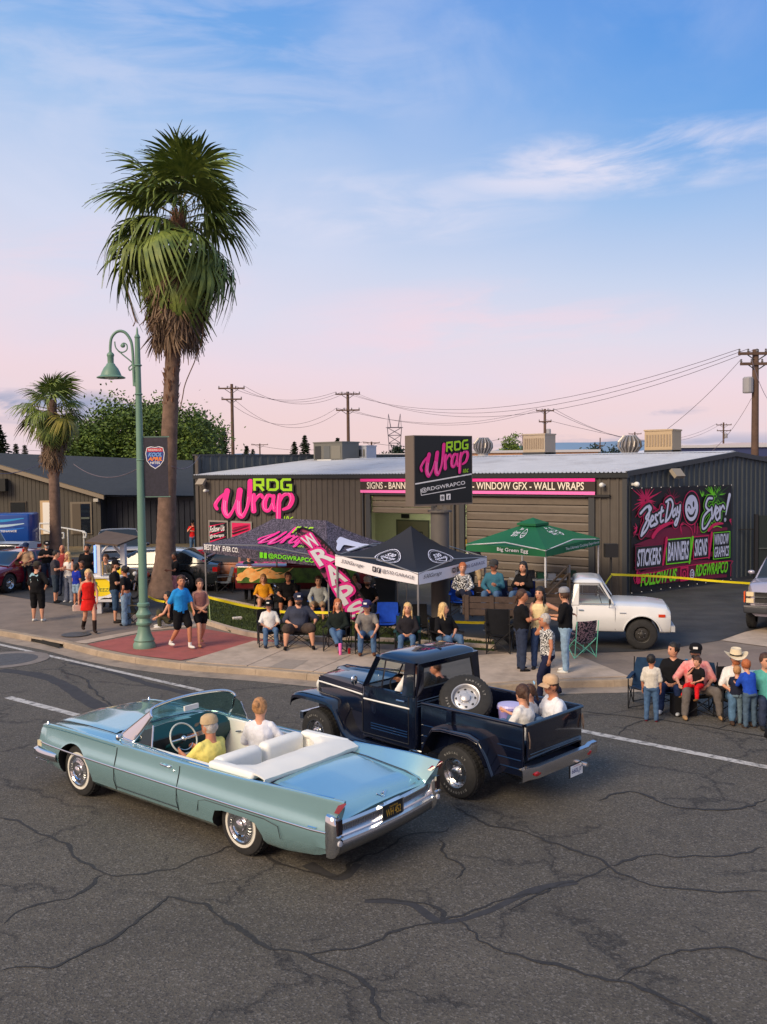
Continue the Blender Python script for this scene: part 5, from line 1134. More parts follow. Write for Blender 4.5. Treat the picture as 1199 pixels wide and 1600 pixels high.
# ----------------------------------------------------------------------- the navy pickup
NAVY = mat('navy_paint', (.003, .005, .016), .14, .0, coat=1, spec=.6)
NAVYI = mat('navy_inner', (.008, .011, .028), .45)
def bevbox(a, c, w, name, m, par, seg=3, ang=40):
    q = MB().box(a, c); me = bake(q.mesh('c'), [('BEVEL', dict(width=w, segments=seg))]); smooth_me(me, ang); me.materials.append(m); return link(name, me, par)
def navy_pickup():
    t = empty('pickup_truck', label='dark navy vintage pickup with white side line, spare tyre and people in its open bed', cat='pickup truck')
    # hood
    rows = []
    for x, w, z, s in ((1.98, .66, 1.32, .0), (2.4, .60, 1.32, 0), (2.9, .52, 1.30, 0), (3.3, .46, 1.265, 0), (3.42, .44, 1.22, 0), (3.46, .42, 1.12, 0)):
        rows.append([V((x, w*yy, z-dz)) for yy, dz in ((-1, .52), (-1, .22), (-.97, .12), (-.86, .045), (-.6, .015), (-.3, .004), (-.16, -.005), (-.08, -.03), (.08, -.03), (.16, -.005), (.3, .004), (.6, .015), (.86, .045), (.97, .12), (1, .22), (1, .52))])
    q = MB(); q.grid(rows, flip=True); h = q.build('hood', NAVY, t, smooth=35, fixn=True)
    MB().box((3.28, -.44, .62), (3.44, .44, 1.16)).build('grille_panel', NAVY, t)
    for i in range(9): MB().box((3.44, -.36+i*.09-.012, .72), (3.455, -.36+i*.09+.012, 1.08)).build('grille_slot', CHROME, t)
    for s in (1, -1):
        MB().lathe([(.1, 0), (.1, .05), (.001, .06)], 18, 0, M.Translation((3.43, s*.36, 1.02)) @ M.Rotation(R(90), 4, 'Y')).build('headlight', flat(210, 210, 205, .1), t, smooth=50)
        # white side line on hood and door, chrome script
        MB().tube([(3.44, s*.435, 1.085), (3.3, s*.463, 1.09), (2.4, s*.605, 1.10), (2.02, s*.668, 1.10)], .014, 4).build('side_line', flat(230, 230, 225), t)
        MB().tube([(1.96, s*.80, 1.10), (.98, s*.80, 1.10)], .014, 4).build('side_line', flat(230, 230, 225), t)
        # front fender: flat top, rolled rim, tail sweeping down to the step
        top = [(3.62, .80), (3.60, .90), (3.50, .955), (3.2, .965), (2.78, .955), (2.62, .91), (2.52, .80), (2.40, .60), (2.30, .50), (2.1, .45), (1.2, .44)]
        tp = cat_rom([(x, 0, z) for x, z in top], 3); rows = []
        for y, dz in ((.42, .0), (.80, .0), (.88, -.012), (.905, -.035), (.91, -.075)):
            rows.append([V((p.x, s*max(y if p.x > 1.9 or y > .42 else .78, .0), p.z+dz)) for p in tp])
        q = MB(); q.grid(rows, flip=(s < 0)); me = bake(q.mesh('f'), [('SOLIDIFY', dict(thickness=.015))]); smooth_me(me, 35); me.materials.append(NAVY); link('front_fender', me, t)
        q = MB(); q.add([(2.02, s*.64, .46), (3.40, s*.44, .52), (3.40, s*.44, 1.2), (2.02, s*.65, 1.2)], [(0, 1, 2, 3)]); q.build('inner_panel', NAVYI, t)
    # nose trim line
    MB().tube([(3.475, 0, 1.12), (3.44, 0, 1.25), (3.2, 0, 1.33), (2.5, 0, 1.352), (2.0, 0, 1.352)], .012, 5).build('hood_strip', NAVY, h)
    # cab shell
    def ring(z, x0, x1, w, r=.10):
        pts = []
        for cx, cy, a0 in ((x1-r, w-r, 0), (x0+r, w-r, 90), (x0+r, -w+r, 180), (x1-r, -w+r, 270)):
            for k in range(4): a = R(a0+k*30); pts.append(V((cx+r*cos(a), cy+r*sin(a), z)))
        return pts
    q = MB(); q.grid([ring(.50, .88, 2.04, .79, .06), ring(.62, .86, 2.05, .80, .08), ring(1.05, .86, 2.04, .80, .08), ring(1.30, .86, 2.02, .785, .08)], closed=True); q.build('cab_lower', NAVY, t, smooth=40)
    q = MB(); q.grid([ring(1.30, .87, 2.02, .78, .08), ring(1.315, .90, 1.99, .75, .08)], closed=True); q.build('belt_ledge', NAVY, t, smooth=40)
    # roof
    q = MB(); q.grid([ring(1.74, .93, 1.72, .70, .10), ring(1.78, .90, 1.76, .735, .12), ring(1.82, .915, 1.73, .715, .14), ring(1.865, 1.0, 1.63, .62, .16), ring(1.885, 1.12, 1.5, .45, .16)], closed=True); n = 16; q.f.append(tuple(4*n+i for i in range(n))); q.m.append(0); q.f.append(tuple(range(n))[::-1]); q.m.append(0)
    rf = q.build('roof', NAVY, t, smooth=45)
    q = MB(); [q.tube([(1.05, y, 1.886-abs(y)*.05), (1.58, y, 1.886-abs(y)*.05)], .012, 5) for y in (-.02,)]; q.build('roof_rib', NAVY, rf)
    def pillar(p0, p1, w=.05, d=.07, name='pillar'): return MB().tube([p0, p1], w, 4, sq=d/w, up=(1, 0, 0)).build(name, NAVY, t)
    for s in (1, -1):
        pillar((1.98, s*.74, 1.29), (1.72, s*.69, 1.79)); 
        q = MB(); q.add([(.88, s*.775, 1.28), (1.12, s*.775, 1.28), (1.10, s*.715, 1.78), (.92, s*.715, 1.78)], [(0, 1, 2, 3)]); me = bake(q.mesh('x'), [('SOLIDIFY', dict(thickness=.04))]); me.materials.append(NAVY); link('rear_pillar', me, t)
        # door: seams, window frame, glass, vent bar, handle, ribs
        MB().tube([(1.12, s*.76, 1.32), (1.11, s*.715, 1.755), (1.70, s*.695, 1.755), (1.93, s*.755, 1.32)], .018, 5).build('window_frame', NAVY, t)
        MB().tube([(1.60, s*.762, 1.32), (1.56, s*.70, 1.75)], .013, 5).build('vent_bar', NAVY, t)
        MB().add([(1.60, s*.762, 1.32), (1.56, s*.70, 1.75), (1.70, s*.695, 1.755), (1.93, s*.755, 1.32)], [(0, 1, 2, 3)]).build('vent_glass', GLASS, t)
        for x in (1.0, 1.99): MB().tube([(x, s*.802, .56), (x, s*.803, 1.05), (x, s*.79, 1.29)], .007, 4).build('door_seam', BLACK, t)
        MB().tube([(1.0, s*.802, .56), (1.99, s*.802, .56)], .007, 4).build('door_seam', BLACK, t)
        MB().tube([(1.06, s*.82, 1.20), (1.22, s*.83, 1.20)], .014, 6).build('door_handle', CHROME, t); MB().tube([(1.05, s*.80, 1.315), (1.16, s*.795, 1.315)], .008, 4).build('window_trim', CHROME, t)
        for i in range(3): MB().tube([(1.02, s*.803, .66+i*.04), (1.80, s*.803, .66+i*.04)], .010, 4).build('door_rib', NAVY, t)
        MB().ball((0, 0, 0), (.03, .07, .085), 12).build('door_mirror', CHROME, t, loc=(1.98, s*.98, 1.42), smooth=60); MB().tube([(1.96, s*.78, 1.30), (1.98, s*.95, 1.40)], .01, 5).build('mirror_arm', CHROME, t)
    # windscreen with centre bar, rear window
    MB().add([(1.98, .72, 1.31), (1.98, -.72, 1.31), (1.73, -.67, 1.76), (1.73, .67, 1.76)], [(0, 1, 2, 3)]).build('windshield', GLASS, t); MB().tube([(1.985, 0, 1.31), (1.735, 0, 1.77)], .016, 4).build('windshield_bar', NAVY, t)
    def frm(y0, y1, z0, z1, x0, x1): return [(x0, y0, z0), (x0, y1, z0), (x1, y1, z1), (x1, y0, z1)]
    # back wall with window opening
    q = MB(); o_ = [(-.76, 1.28), (.76, 1.28), (.70, 1.78), (-.70, 1.78)]; i_ = [(-.60, 1.39), (.60, 1.39), (.56, 1.70), (-.56, 1.70)]
    q.add([(.88, y, z) for y, z in o_]+[(.87+(z-1.28)*.09, y, z) for y, z in i_], [(i, (i+1) % 4, 4+(i+1) % 4, 4+i) for i in range(4)]); me = bake(q.mesh('x'), [('SOLIDIFY', dict(thickness=.03, offset=0))]); me.materials.append(NAVY); bw = link('back_wall', me, t)
    MB().tube([(.865+(z-1.28)*.09, y, z) for y, z in i_], .014, 5, closed=True).build('window_gasket', BLACK, bw); MB().add([(.872+(z-1.28)*.09, y, z) for y, z in i_], [(0, 1, 2, 3)]).build('rear_window', GLASS, bw)
    for z in (1.14, 1.18, 1.22): MB().tube([(.862, -.76, z), (.852, 0, z), (.862, .76, z)], .009, 4).build('cab_rib', NAVY, bw)
    # interior
    MB().box((1.0, -.7, .5), (1.5, .7, .95)).build('seat_cushion', flat(40, 40, 44), t); MB().box((.93, -.7, .9), (1.07, .7, 1.38)).build('seat_back', flat(44, 44, 48), t); MB().box((1.75, -.74, 1.1), (1.95, .74, 1.3)).build('dashboard', NAVYI, t)
    sw = M.Translation((1.58, .36, 1.25)) @ M.Rotation(R(-55), 4, 'Y'); q = MB(); q.tube([sw @ V((.2*cos(a), .2*sin(a), 0)) for a in frange(0, 2*pi, 25)[:-1]], .012, 6, closed=True); q.tube([sw @ V((0, 0, 0)), (1.85, .36, 1.0)], .02, 6); q.tube([sw @ V((0, .2, 0)), sw @ V((0, -.2, 0))], .01, 5); q.build('steering_wheel', BLACK, t)
    MB().box((.9, -.78, .50), (2.0, .78, .56)).build('cab_floor', BLACK, t)
    # bed
    bed = MB(); bed.box((-1.05, -.68, .56), (.78, .68, .60)); bd = bed.build('bed_floor', NAVYI, t)
    for s in (1, -1):
        bevbox((-1.05, s*.70-.02, .50), (.80, s*.70+.02, 1.20), .008, 'bed_side', NAVY, t)
        MB().tube([(-1.05, s*.715, 1.205), (.80, s*.715, 1.205)], .028, 8).build('bed_rail', NAVY, t, smooth=60)
        for z in (.60, .72, .88): MB().tube([(.56, s*.722, z), (.80, s*.722, z)], .010, 4).build('side_rib', NAVY, t); MB().tube([(-1.02, s*.722, z), (-.62, s*.722, z)], .010, 4).build('side_rib', NAVY, t)
        MB().box((.18, s*.72-.03, 1.0), (.28, s*.72+.045, 1.2)).build('stake_pocket', NAVY, t)
        # rear fender, faceted top
        ft = [(.60, .52), (.50, .78), (.38, .955), (.22, .985), (-.28, .985), (-.46, .93), (-.60, .72), (-.70, .50)]
        rows = []
        for y, k in ((.70, 1), (.92, 1), (.955, .985), (.965, .93)): rows.append([V((x*1.0, s*y, .35+(z-.35)*k if k < 1 else z)) for x, z in ft])
        q = MB(); q.grid(rows, flip=(s < 0)); me = bake(q.mesh('f'), [('SOLIDIFY', dict(thickness=.012))]); smooth_me(me, 30); me.materials.append(NAVY); rfd = link('rear_fender', me, t)
        MB().tube([(x, s*.962, .35+(z-.35)*.96) for x, z in ft], .016, 6).build('fender_lip', NAVY, rfd, smooth=60)
        q = MB(); q.add([(x, s*.705, z) for x, z in ft], [tuple(range(8))]); q.build('wheel_well', BLACK, t)
        MB().tube([(.62, s*.80, .50), (.98, s*.80, .47)], .02, 6).build('step_bar', CHROME, t)
        MB().box((1.0, s*.70, .42), (2.2, s*.90, .445)).build('running_board', NAVY, t)
    bevbox((.78, -.72, .50), (.82, .72, 1.20), .006, 'bed_front', NAVY, t)
    tg = bevbox((-1.09, -.66, .72), (-1.055, .66, 1.20), .008, 'tailgate', NAVY, t); MB().tube([(-1.075, -.70, 1.21), (-1.075, .70, 1.21)], .026, 8).build('tailgate_rail', NAVY, tg)
    for z in (.76, .80): MB().tube([(-1.095, -.62, z), (-1.095, .62, z)], .008, 4).build('tailgate_rib', NAVY, tg)
    for s in (1, -1):
        q = MB(); q.tube([(-1.10, s*.66, 1.12), (-1.125, s*.665, 1.0), (-1.12, s*.66, .90), (-1.115, s*.64, .98), (-1.10, s*.645, 1.10)], .008, 5); q.build('tailgate_chain', flat(130, 110, 96, .4, metal=.6), tg)
    # chrome bumper, lights, plate, hitch
    rows = [[V((-1.20+dx-(0 if abs(y) < .75 else -.05), y, z)) for dx, z in ((.03, .66), (-.02, .655), (-.025, .60), (-.02, .52), (.02, .50))] for y in frange(-.92, .92, 13)]
    me = bake(MB().grid(rows).mesh('b'), [('SOLIDIFY', dict(thickness=.02))]); smooth_me(me, 40); me.materials.append(mat('bumper_chrome', (.62, .60, .6), .2, 1)); bp = link('rear_bumper', me, t)
    for y in (-.62, .62): MB().ball((-1.228, y, .575), (.018, .09, .038), 12).build('tail_lamp', flat(170, 16, 24, .2, coat=1), bp)
    MB().tube([(-1.1, -.42, .47), (-1.34, -.42, .47)], .03, 8).build('exhaust_tip', CHROME, t)
    fr = frame((-1.245, -.13, .33), (0, -1, 0), (0, 0, 1)); P = Print(fr, 0, .002); P.rect(0, 0, .31, .16, flat(225, 228, 232)); P.text('CALIFORNIA', .07, .135, .17, .016, flat(180, 40, 50)); P.text('660LJT', .03, .03, .25, .085, flat(40, 60, 130)); P.build('licence_plate', bp)
    MB().box((-1.24, -.46, .32), (-1.232, -.11, .50)).build('plate_bracket', BLACK, bp)
    for s in (1, -1):
        for x in (3.0, 0):
            w = wheel(t, (x, s*.79, .378), .378, .24, s, 'slot', rr=.215, rim_m=mat('alloy_bright', (.70, .70, .71), .22, 1)); letters_ring(w, .285, .122, side=s)
    sp = wheel(t, (.38, .20, 1.22), .395, .23, 1, 'slot', rot=(R(50), R(-30), R(8)), rr=.215, rim_m=mat('spare_white_rim', (.52, .52, .54), .35, .5)); sp.name = 'spare_wheel'; letters_ring(sp, .285, .118)
    MB().box((-.9, -.55, .42), (3.2, .55, .62)).build('chassis', BLACK, t)
    for x in (0, 3.0): MB().tube([(x, -.75, .39), (x, .75, .39)], .05, 8).build('axle', BLACK, t)
    MB().box((3.50, -.75, .48), (3.58, .75, .60)).build('front_bumper', CHROME, t)
    return t
jp = navy_pickup(); rl, fl_ = G(712, 1248, 0), G(484, 1176, 0); hd = (fl_-rl).normalized(); lf = V((-hd.y, hd.x, 0)); JH, JL = hd.copy(), lf.copy()
JP0 = rl-lf*.86; place(jp, JP0, hd)
jp.scale = (.955,)*3
def jpp(x, y, z): return JP0+(JH*x+JL*y+V((0, 0, z)))*.955
# ----------------------------------------------------------------------- generic bodies for parked cars
def simple_car(name, label, cat_, paint, xs_d, z_d, ym_v, roof, wheels, wr, L0, L1, pill, roofm=None, glass=GLASSD, group=None, zs=.25, zb=.62, lights=True, wstyle='alloy', rimm=None, wtop=.80, belt=None):
    """xs_d/z_d: deck line along the length; roof: (x, z) outline of the cabin from rear to front; pill: (x0, x1) ranges kept painted"""
    car = empty(name, label=label, cat=cat_, group=group); roofm = roofm or paint
    zd = lambda x: interp(x, xs_d, z_d); xa, xb = L0, L1
    def ym(x): t = min(1, min(x-xa, xb-x)/.7); return ym_v*(1-.16*(1-t)**2)
    def sec(x):
        y, d = ym(x), zd(x)
        return [(0, zs), (y-.12, zs), (y-.05, zs+.05), (y-.01, zs+.2), (y, zb), (y-.02, d-.12), (y-.06, d-.03), (y-.14, d), (y*.5, d+.03), (0, d+.04)]
    body = fix_normals(loft_body(sec, frange(xa, xb, 34)).mesh('body')); cuts = MB()
    for m in (paint, BLACK): body.materials.append(m)
    for x in wheels: cuts.lathe([(wr+.06, -1.3), (wr+.06, 1.3)], 28, 1, M.Translation((x, 0, wr)) @ M.Rotation(R(90), 4, 'X'))
    c = cuts.mesh('c'); fix_normals(c); [c.materials.append(m) for m in (paint, BLACK)]
    body = bake(body, [('BOOLEAN', dict(cutter=c, operation='DIFFERENCE', solver='EXACT'))], 'body'); link('body', smooth_me(body, 35), car)
    # cabin
    rx = [p[0] for p in roof]; x0, x1 = rx[0], rx[-1]; zr = lambda x: interp(x, rx, [p[1] for p in roof])
    xs = sorted(set(frange(x0, x1, 26)+[p for a in pill for p in a]+rx)); mb = MB(); rows = []
    for x in xs:
        d = zd(x)+.0; z = max(zr(x), d+.01); y = ym(x)-.10; h = z-d; yt = y-.22*h/.5*.75; rows.append([V((x, y, d)), V((x, lerp(y, yt, .12), d+h*.10)), V((x, lerp(y, yt, .85), d+h*.85)), V((x, yt*.96, z-.015)), V((x, yt*.5, z+.015)), V((x, -yt*.5, z+.015)), V((x, -yt*.96, z-.015)), V((x, -lerp(y, yt, .85), d+h*.85)), V((x, -lerp(y, yt, .12), d+h*.10)), V((x, -y, d))])
    mb.grid(rows)
    # face materials: glass in windows, paint in pillars and roof
    k = 9; gm = []
    zmax = max(p[1] for p in roof)
    for i in range(len(xs)-1):
        xm = (xs[i]+xs[i+1])/2; zmm = zr(xm); sl = abs(zr(xs[i+1])-zr(xs[i]))/max(1e-4, xs[i+1]-xs[i])
        for j in range(k):
            if j in (1, 7): gm.append(0 if any(a <= xm <= b for a, b in pill) or (zmm-zd(xm)) < .12 else 1)
            elif j in (3, 4, 5): gm.append(1 if sl > .28 else 2)
            else: gm.append(0)
    mb.m = gm; cab = mb.build('cabin', [paint, glass, roofm], car, smooth=40, fixn=True)
    for x in wheels:
        for s in (1, -1): wheel(car, (x, s*(ym_v-.11), wr), wr, .22, s, wstyle, rim_m=rimm)
    for s in (1, -1):
        MB().ball((0, 0, 0), (.07, .10, .06), 8).build('door_mirror', paint, car, loc=(roof[-1][0]-.45 if roof[-1][1] < .5+zmax else x1-.4, s*(ym_v+.06), zd(x1-.3)+.1), smooth=60)
        for (a, b_) in pill[1:-1]: MB().tube([(a, s*(ym(a)-.018), zd(a)-.11), (a, s*(ym(a)+.004), zb), (a, s*(ym(a)-.045), zs+.08)], .006, 4).build('door_seam', BLACK, car); MB().tube([(a+.1, s*(ym(a)-.008), zd(a)-.17), (a+.26, s*(ym(a)-.008), zd(a)-.17)], .014, 5).build('door_handle', CHROME if wstyle != 'alloy' else paint, car)
        if lights:
            MB().cbox((xb-.08, s*(ym_v*.72), zd(xb)-.14), (.2, .34, .13)).build('headlight', flat(215, 220, 225, .1), car); MB().cbox((xa+.06, s*(ym_v*.72), zd(xa)-.16), (.16, .32, .15)).build('tail_lamp', flat(150, 16, 22, .2), car)
    if lights: MB().box((xb-.1, -.5, zs+.12), (xb+.02, .5, zs+.42)).build('grille', BLACK, car)
    return car
def pl(car, px, py, heading, off, z=.16):
    """put the car so that its local point off=(x, y) stands where the pixel meets the ground"""
    g = G(px, py, z); a = atan2(heading[1], heading[0]); c, s = cos(a), sin(a)
    car.location = (g.x-(off[0]*c-off[1]*s), g.y-(off[0]*s+off[1]*c), z); car.rotation_euler = (0, 0, a)
# ---------------- white stake-bed pickup at the corner
PW = mat('white_truck_paint', (.70, .71, .72), .25, coat=.6, var=.03, vs=2)
WOOD = mat('weathered_planks', srgb(72, 58, 52), .8, var=.3, vs=5, bump=.6, bs=30)
def white_pickup():
    car = empty('pickup_truck', label='white vintage pickup with dark plank bed parked on the sidewalk edge', cat='pickup truck')
    XS = [.95, 1.6, 2.1, 2.6, 3.3, 3.75, 3.85]; zd = lambda x: interp(x, XS, [1.14, 1.13, 1.12, 1.13, 1.11, 1.05, .96])
    ym = lambda x: interp(x, [.95, 2.3, 3.2, 3.7, 3.85], [.97, .985, .98, .95, .90])
    def sec(x):
        y, d = ym(x), zd(x); return [(0, .42), (y-.12, .42), (y-.07, .45), (y-.02, .55), (y-.005, .74), (y, .80), (y-.012, .86), (y-.03, d-.12), (y-.075, d-.035), (y-.16, d), (y*.55, d+.035), (0, d+.05)]
    body = fix_normals(loft_body(sec, frange(.95, 3.85, 30)).mesh('body')); [body.materials.append(m) for m in (PW, BLACK)]
    c = MB().lathe([(.44, -1.3), (.44, 1.3)], 32, 1, M.Translation((3.1, 0, .40)) @ M.Rotation(R(90), 4, 'X')).mesh('c'); fix_normals(c); [c.materials.append(m) for m in (PW, BLACK)]
    body = bake(body, [('BOOLEAN', dict(cutter=c, operation='DIFFERENCE', solver='EXACT'))], 'body'); link('body', smooth_me(body, 30), car)
    def ring(z, x0, x1, w, r=.12):
        pts = []
        for cx, cy, a0 in ((x1-r, w-r, 0), (x0+r, w-r, 90), (x0+r, -w+r, 180), (x1-r, -w+r, 270)):
            for k in range(4): a = R(a0+k*30); pts.append(V((cx+r*cos(a), cy+r*sin(a), z)))
        return pts
    q = MB(); q.grid([ring(1.60, 1.04, 1.92, .80), ring(1.66, .99, 1.98, .84), ring(1.71, 1.03, 1.92, .80, .16), ring(1.75, 1.15, 1.78, .62, .16)], closed=True); n = 16; q.f.append(tuple(3*n+i for i in range(n))); q.m.append(0); q.f.append(tuple(range(n))[::-1]); q.m.append(0); rf = q.build('roof', PW, car, smooth=45)
    for s in (1, -1):
        q = MB(); q.add([(.97, s*.93, 1.10), (1.20, s*.93, 1.10), (1.22, s*.83, 1.62), (1.04, s*.80, 1.62)], [(0, 1, 2, 3)]); me = bake(q.mesh('x'), [('SOLIDIFY', dict(thickness=.05))]); me.materials.append(PW); link('rear_pillar', me, car)
        MB().tube([(2.36, s*.90, 1.12), (1.92, s*.80, 1.66)], .035, 6).build('windshield_pillar', PW, car)
        MB().tube([(1.22, s*.925, 1.14), (1.24, s*.835, 1.60), (1.86, s*.815, 1.60), (2.28, s*.91, 1.14)], .018, 5, closed=True).build('window_frame', flat(150, 152, 156), car)
        MB().add([(1.22, s*.92, 1.14), (1.24, s*.83, 1.60), (1.86, s*.81, 1.60), (2.28, s*.905, 1.14)], [(0, 1, 2, 3)]).build('door_window', GLASS, car); MB().tube([(1.96, s*.92, 1.14), (1.78, s*.82, 1.60)], .012, 5).build('vent_bar', BLACK, car)
        for x in (1.14, 2.40): MB().tube([(x, s*(ym(x)-.02), 1.06), (x, s*(ym(x)+.004), .80), (x, s*(ym(x)-.045), .48)], .006, 4).build('door_seam', flat(90, 92, 96), car)
        MB().tube([(1.20, s*(ym(1.2)+.005), .98), (1.36, s*(ym(1.2)+.005), .98)], .014, 5).build('door_handle', CHROME, car)
        MB().box((3.50, s*ym(3.6)-.012, .83), (3.68, s*ym(3.6)+.012, .90)).build('side_marker', flat(200, 60, 30, .3), car)
        MB().tube([(2.55, s*(ym(2.6)-.002), .92), (2.72, s*(ym(2.6)-.002), .92)], .01, 4).build('badge', STEEL, car)
        MB().ball((0, 0, 0), (.03, .06, .08), 10).build('door_mirror', BLACK, car, loc=(2.22, s*1.12, 1.22)); MB().tube([(2.2, s*.95, 1.05), (2.22, s*1.10, 1.2)], .01, 4).build('mirror_arm', BLACK, car)
        q = cat_rom([(3.1+.46*cos(a), s*(ym(3.1)+.002), .40+.46*sin(a)) for a in frange(R(12), R(168), 9)], 2); MB().tube(q, .018, 6).build('arch_lip', PW, car, smooth=60)
    MB().add([(2.36, .86, 1.15), (2.36, -.86, 1.15), (1.94, -.76, 1.63), (1.94, .76, 1.63)], [(0, 1, 2, 3)]).build('windshield', GLASS, car)
    MB().add([(1.00, .76, 1.2), (1.00, -.76, 1.2), (1.04, -.7, 1.6), (1.04, .7, 1.6)], [(0, 1, 2, 3)]).build('rear_window', GLASS, car); MB().box((.96, -.9, 1.1), (1.0, .9, 1.22)).build('cab_back', PW, car)
    MB().box((1.2, -.75, .8), (1.65, .75, 1.0)).build('seat_cushion', flat(50, 46, 44), car); MB().box((1.05, -.75, .9), (1.2, .75, 1.4)).build('seat_back', flat(50, 46, 44), car); sw = M.Translation((1.85, .38, 1.25)) @ M.Rotation(R(-60), 4, 'Y'); MB().tube([sw @ V((.2*cos(a), .2*sin(a), 0)) for a in frange(0, 2*pi, 25)[:-1]], .012, 6, closed=True).build('steering_wheel', BLACK, car)
    MB().box((3.84, -.8, .62), (3.87, .8, .9)).build('grille', flat(150, 150, 150, .3, metal=.8), car); MB().box((3.86, -.92, .46), (3.98, .92, .60)).build('front_bumper', flat(176, 178, 182, .4), car)
    for s in (1, -1): MB().lathe([(.09, 0), (.09, .03), (.001, .04)], 16, 0, M.Translation((3.85, s*.66, .77)) @ M.Rotation(R(90), 4, 'Y')).build('headlight', flat(215, 215, 210, .1), car)
    # plank bed
    MB().box((-1.35, -.98, .78), (.90, .98, .86)).build('bed_floor', WOOD, car)
    for s in (1, -1):
        for i in range(3):
            for x0, x1 in ((-1.35, -.25), (-.24, .88)): MB().box((x0, s*.98-.02, .80+i*.165), (x1, s*.98+.02, .80+i*.165+.15)).build('plank', WOOD, car)
        for x in (-1.3, -.75, -.25, .3, .82): MB().box((x-.045, s*1.0-.015+s*.02, .66), (x+.045, s*1.0+.015+s*.02, 1.32)).build('stake', WOOD, car)
        wheel(car, (3.1, s*.84, .38), .38, .22, s, 'steel', rim_m=flat(46, 44, 42, .5), rr=.21); wheel(car, (0, s*.84, .38), .38, .22, s, 'steel', rim_m=flat(46, 44, 42, .5), rr=.21)
    for i in range(3): MB().box((-1.40, -.96, .80+i*.165), (-1.36, .96, .80+i*.165+.15)).build('plank', WOOD, car)
    # slatted head board behind the cab with camouflage netting
    hb = flat(54, 46, 42, .8)
    for z in (1.0, 1.85): MB().box((.90, -.98, z), (.94, .98, z+.07)).build('headboard_rail', hb, car)
    for i in range(9): y = -.96+i*.24; MB().box((.90, y-.03, .86), (.94, y+.03, 1.88)).build('headboard_slat', hb, car)
    MB().box((.86, -.93, 1.05), (.895, .93, 1.86)).build('netting', mat('camo_net', srgb(46, 42, 36), .9, var=.7, vs=9, bump=1, bs=18), car)
    for s in (1, -1): MB().tube([(.9, s*.98, 1.90), (.45, s*.98, 1.35)], .03, 5).build('brace', hb, car)
    def rm(x):
        if x > .95: d = 3.1-x; return 3.1-(.5+(d-.5)*.75) if d > .5 else (3.1+.5+(-d-.5)*.8 if d < -.5 else x)
        return lerp(-1.35, 1.36, (x+1.35)/2.3)
    for o in car.children:
        if o.name.startswith('wheel'): continue
        if o.location.length > .01: o.location.x = rm(o.location.x); continue
        for v in o.data.vertices: v.co.x = rm(v.co.x)
    return car
wp = white_pickup(); pl(wp, 1003, 1015, (.98, -.2), (3.1, .93 if False else -.93), .16)
wp.scale = (.94,)*3; pl(wp, 1003, 1015, (.98, -.2), (3.1*.94, -.93*.94), .16); WP0 = V(wp.location); WH = V((.98, -.2, 0)).normalized(); WL = V((-WH.y, WH.x, 0))
def wpp(x, y, z): return WP0+(WH*x+WL*y+V((0, 0, z)))*.94
# ======================================================================= PARKED CARS
SED = dict(xs_d=[-1.1, -.6, .3, 2.6, 3.4, 3.75], z_d=[.92, .98, .95, .93, .86, .72], ym_v=.92, roof=[(-.75, .99), (.15, 1.36), (1.0, 1.42), (1.7, 1.38), (2.65, .97)], wheels=(0, 2.75), wr=.34, L0=-1.1, L1=3.75, pill=[(-.8, -.3), (1.0, 1.08), (2.3, 2.7)])
MR = mat('maroon_paint', srgb(120, 18, 40), .2, coat=1)
def PUv(n): return dict(xs_d=[-1.2, .55, .6, 2.6, 3.9, 4.15], z_d=[1.22, 1.22, 1.24, 1.28, 1.22, 1.02], ym_v=1.0, wheels=(0, 3.5), wr=.42, L0=-1.2, L1=4.15, zs=.42, zb=.85)
c = simple_car('sports_car', 'maroon coupe parked at the left edge with dark glass', 'car', MR, **SED); pl(c, 60, 905, (-.30, -.95), (-1.0, -.8), .16)
c = simple_car('wrapped_pickup', 'white pickup with black splash wrap on its bed behind the maroon coupe', 'pickup truck', flat(200, 206, 214, .3, coat=.6), roof=[(.6, 1.25), (.8, 1.85), (2.0, 1.9), (2.75, 1.30)], pill=[(.6, .9), (1.7, 1.8), (2.6, 2.8)], **PUv(1)); pl(c, 60, 888, (-.97, .2), (-1.0, -.9), .16)
P = Print(frame((-1.1, 1.008, .55), (1, 0, 0), (0, 0, 1)), .01, .001); r = random.Random(2); P.rect(0, .02, 1.6, .62, flat(16, 20, 30, .3))
for i in range(16): x = r.uniform(0, 1.5); P.stroke([(x, r.uniform(.05, .3)), (x+.1, r.uniform(.3, .5)), (min(1.58, x+.3), r.uniform(.4, .6))], [.03, .07, .01], flat(190, 205, 220))
P.build('wrap_print', c); MB().box((-1.15, -.9, 1.2), (.5, .9, 1.24)).build('bed_cover', BLACK, c)
v = empty('wrapped_van', G(-16, 872), R(184), scale=.88, label='blue and black lettered service van at the left edge before the brown building', cat='van'); BL = flat(26, 96, 180, .35)
bevbox((-2.6, -1, .45), (2.2, 1, 2.6), .12, 'body', flat(20, 70, 150, .3, coat=.5), v); bevbox((2.15, -.95, .45), (3.0, .95, 1.4), .15, 'hood', flat(20, 70, 150, .3), v); MB().add([(2.22, .85, 1.4), (2.22, -.85, 1.4), (2.0, -.8, 2.3), (2.0, .8, 2.3)], [(0, 1, 2, 3)]).build('windshield', GLASSD, v)
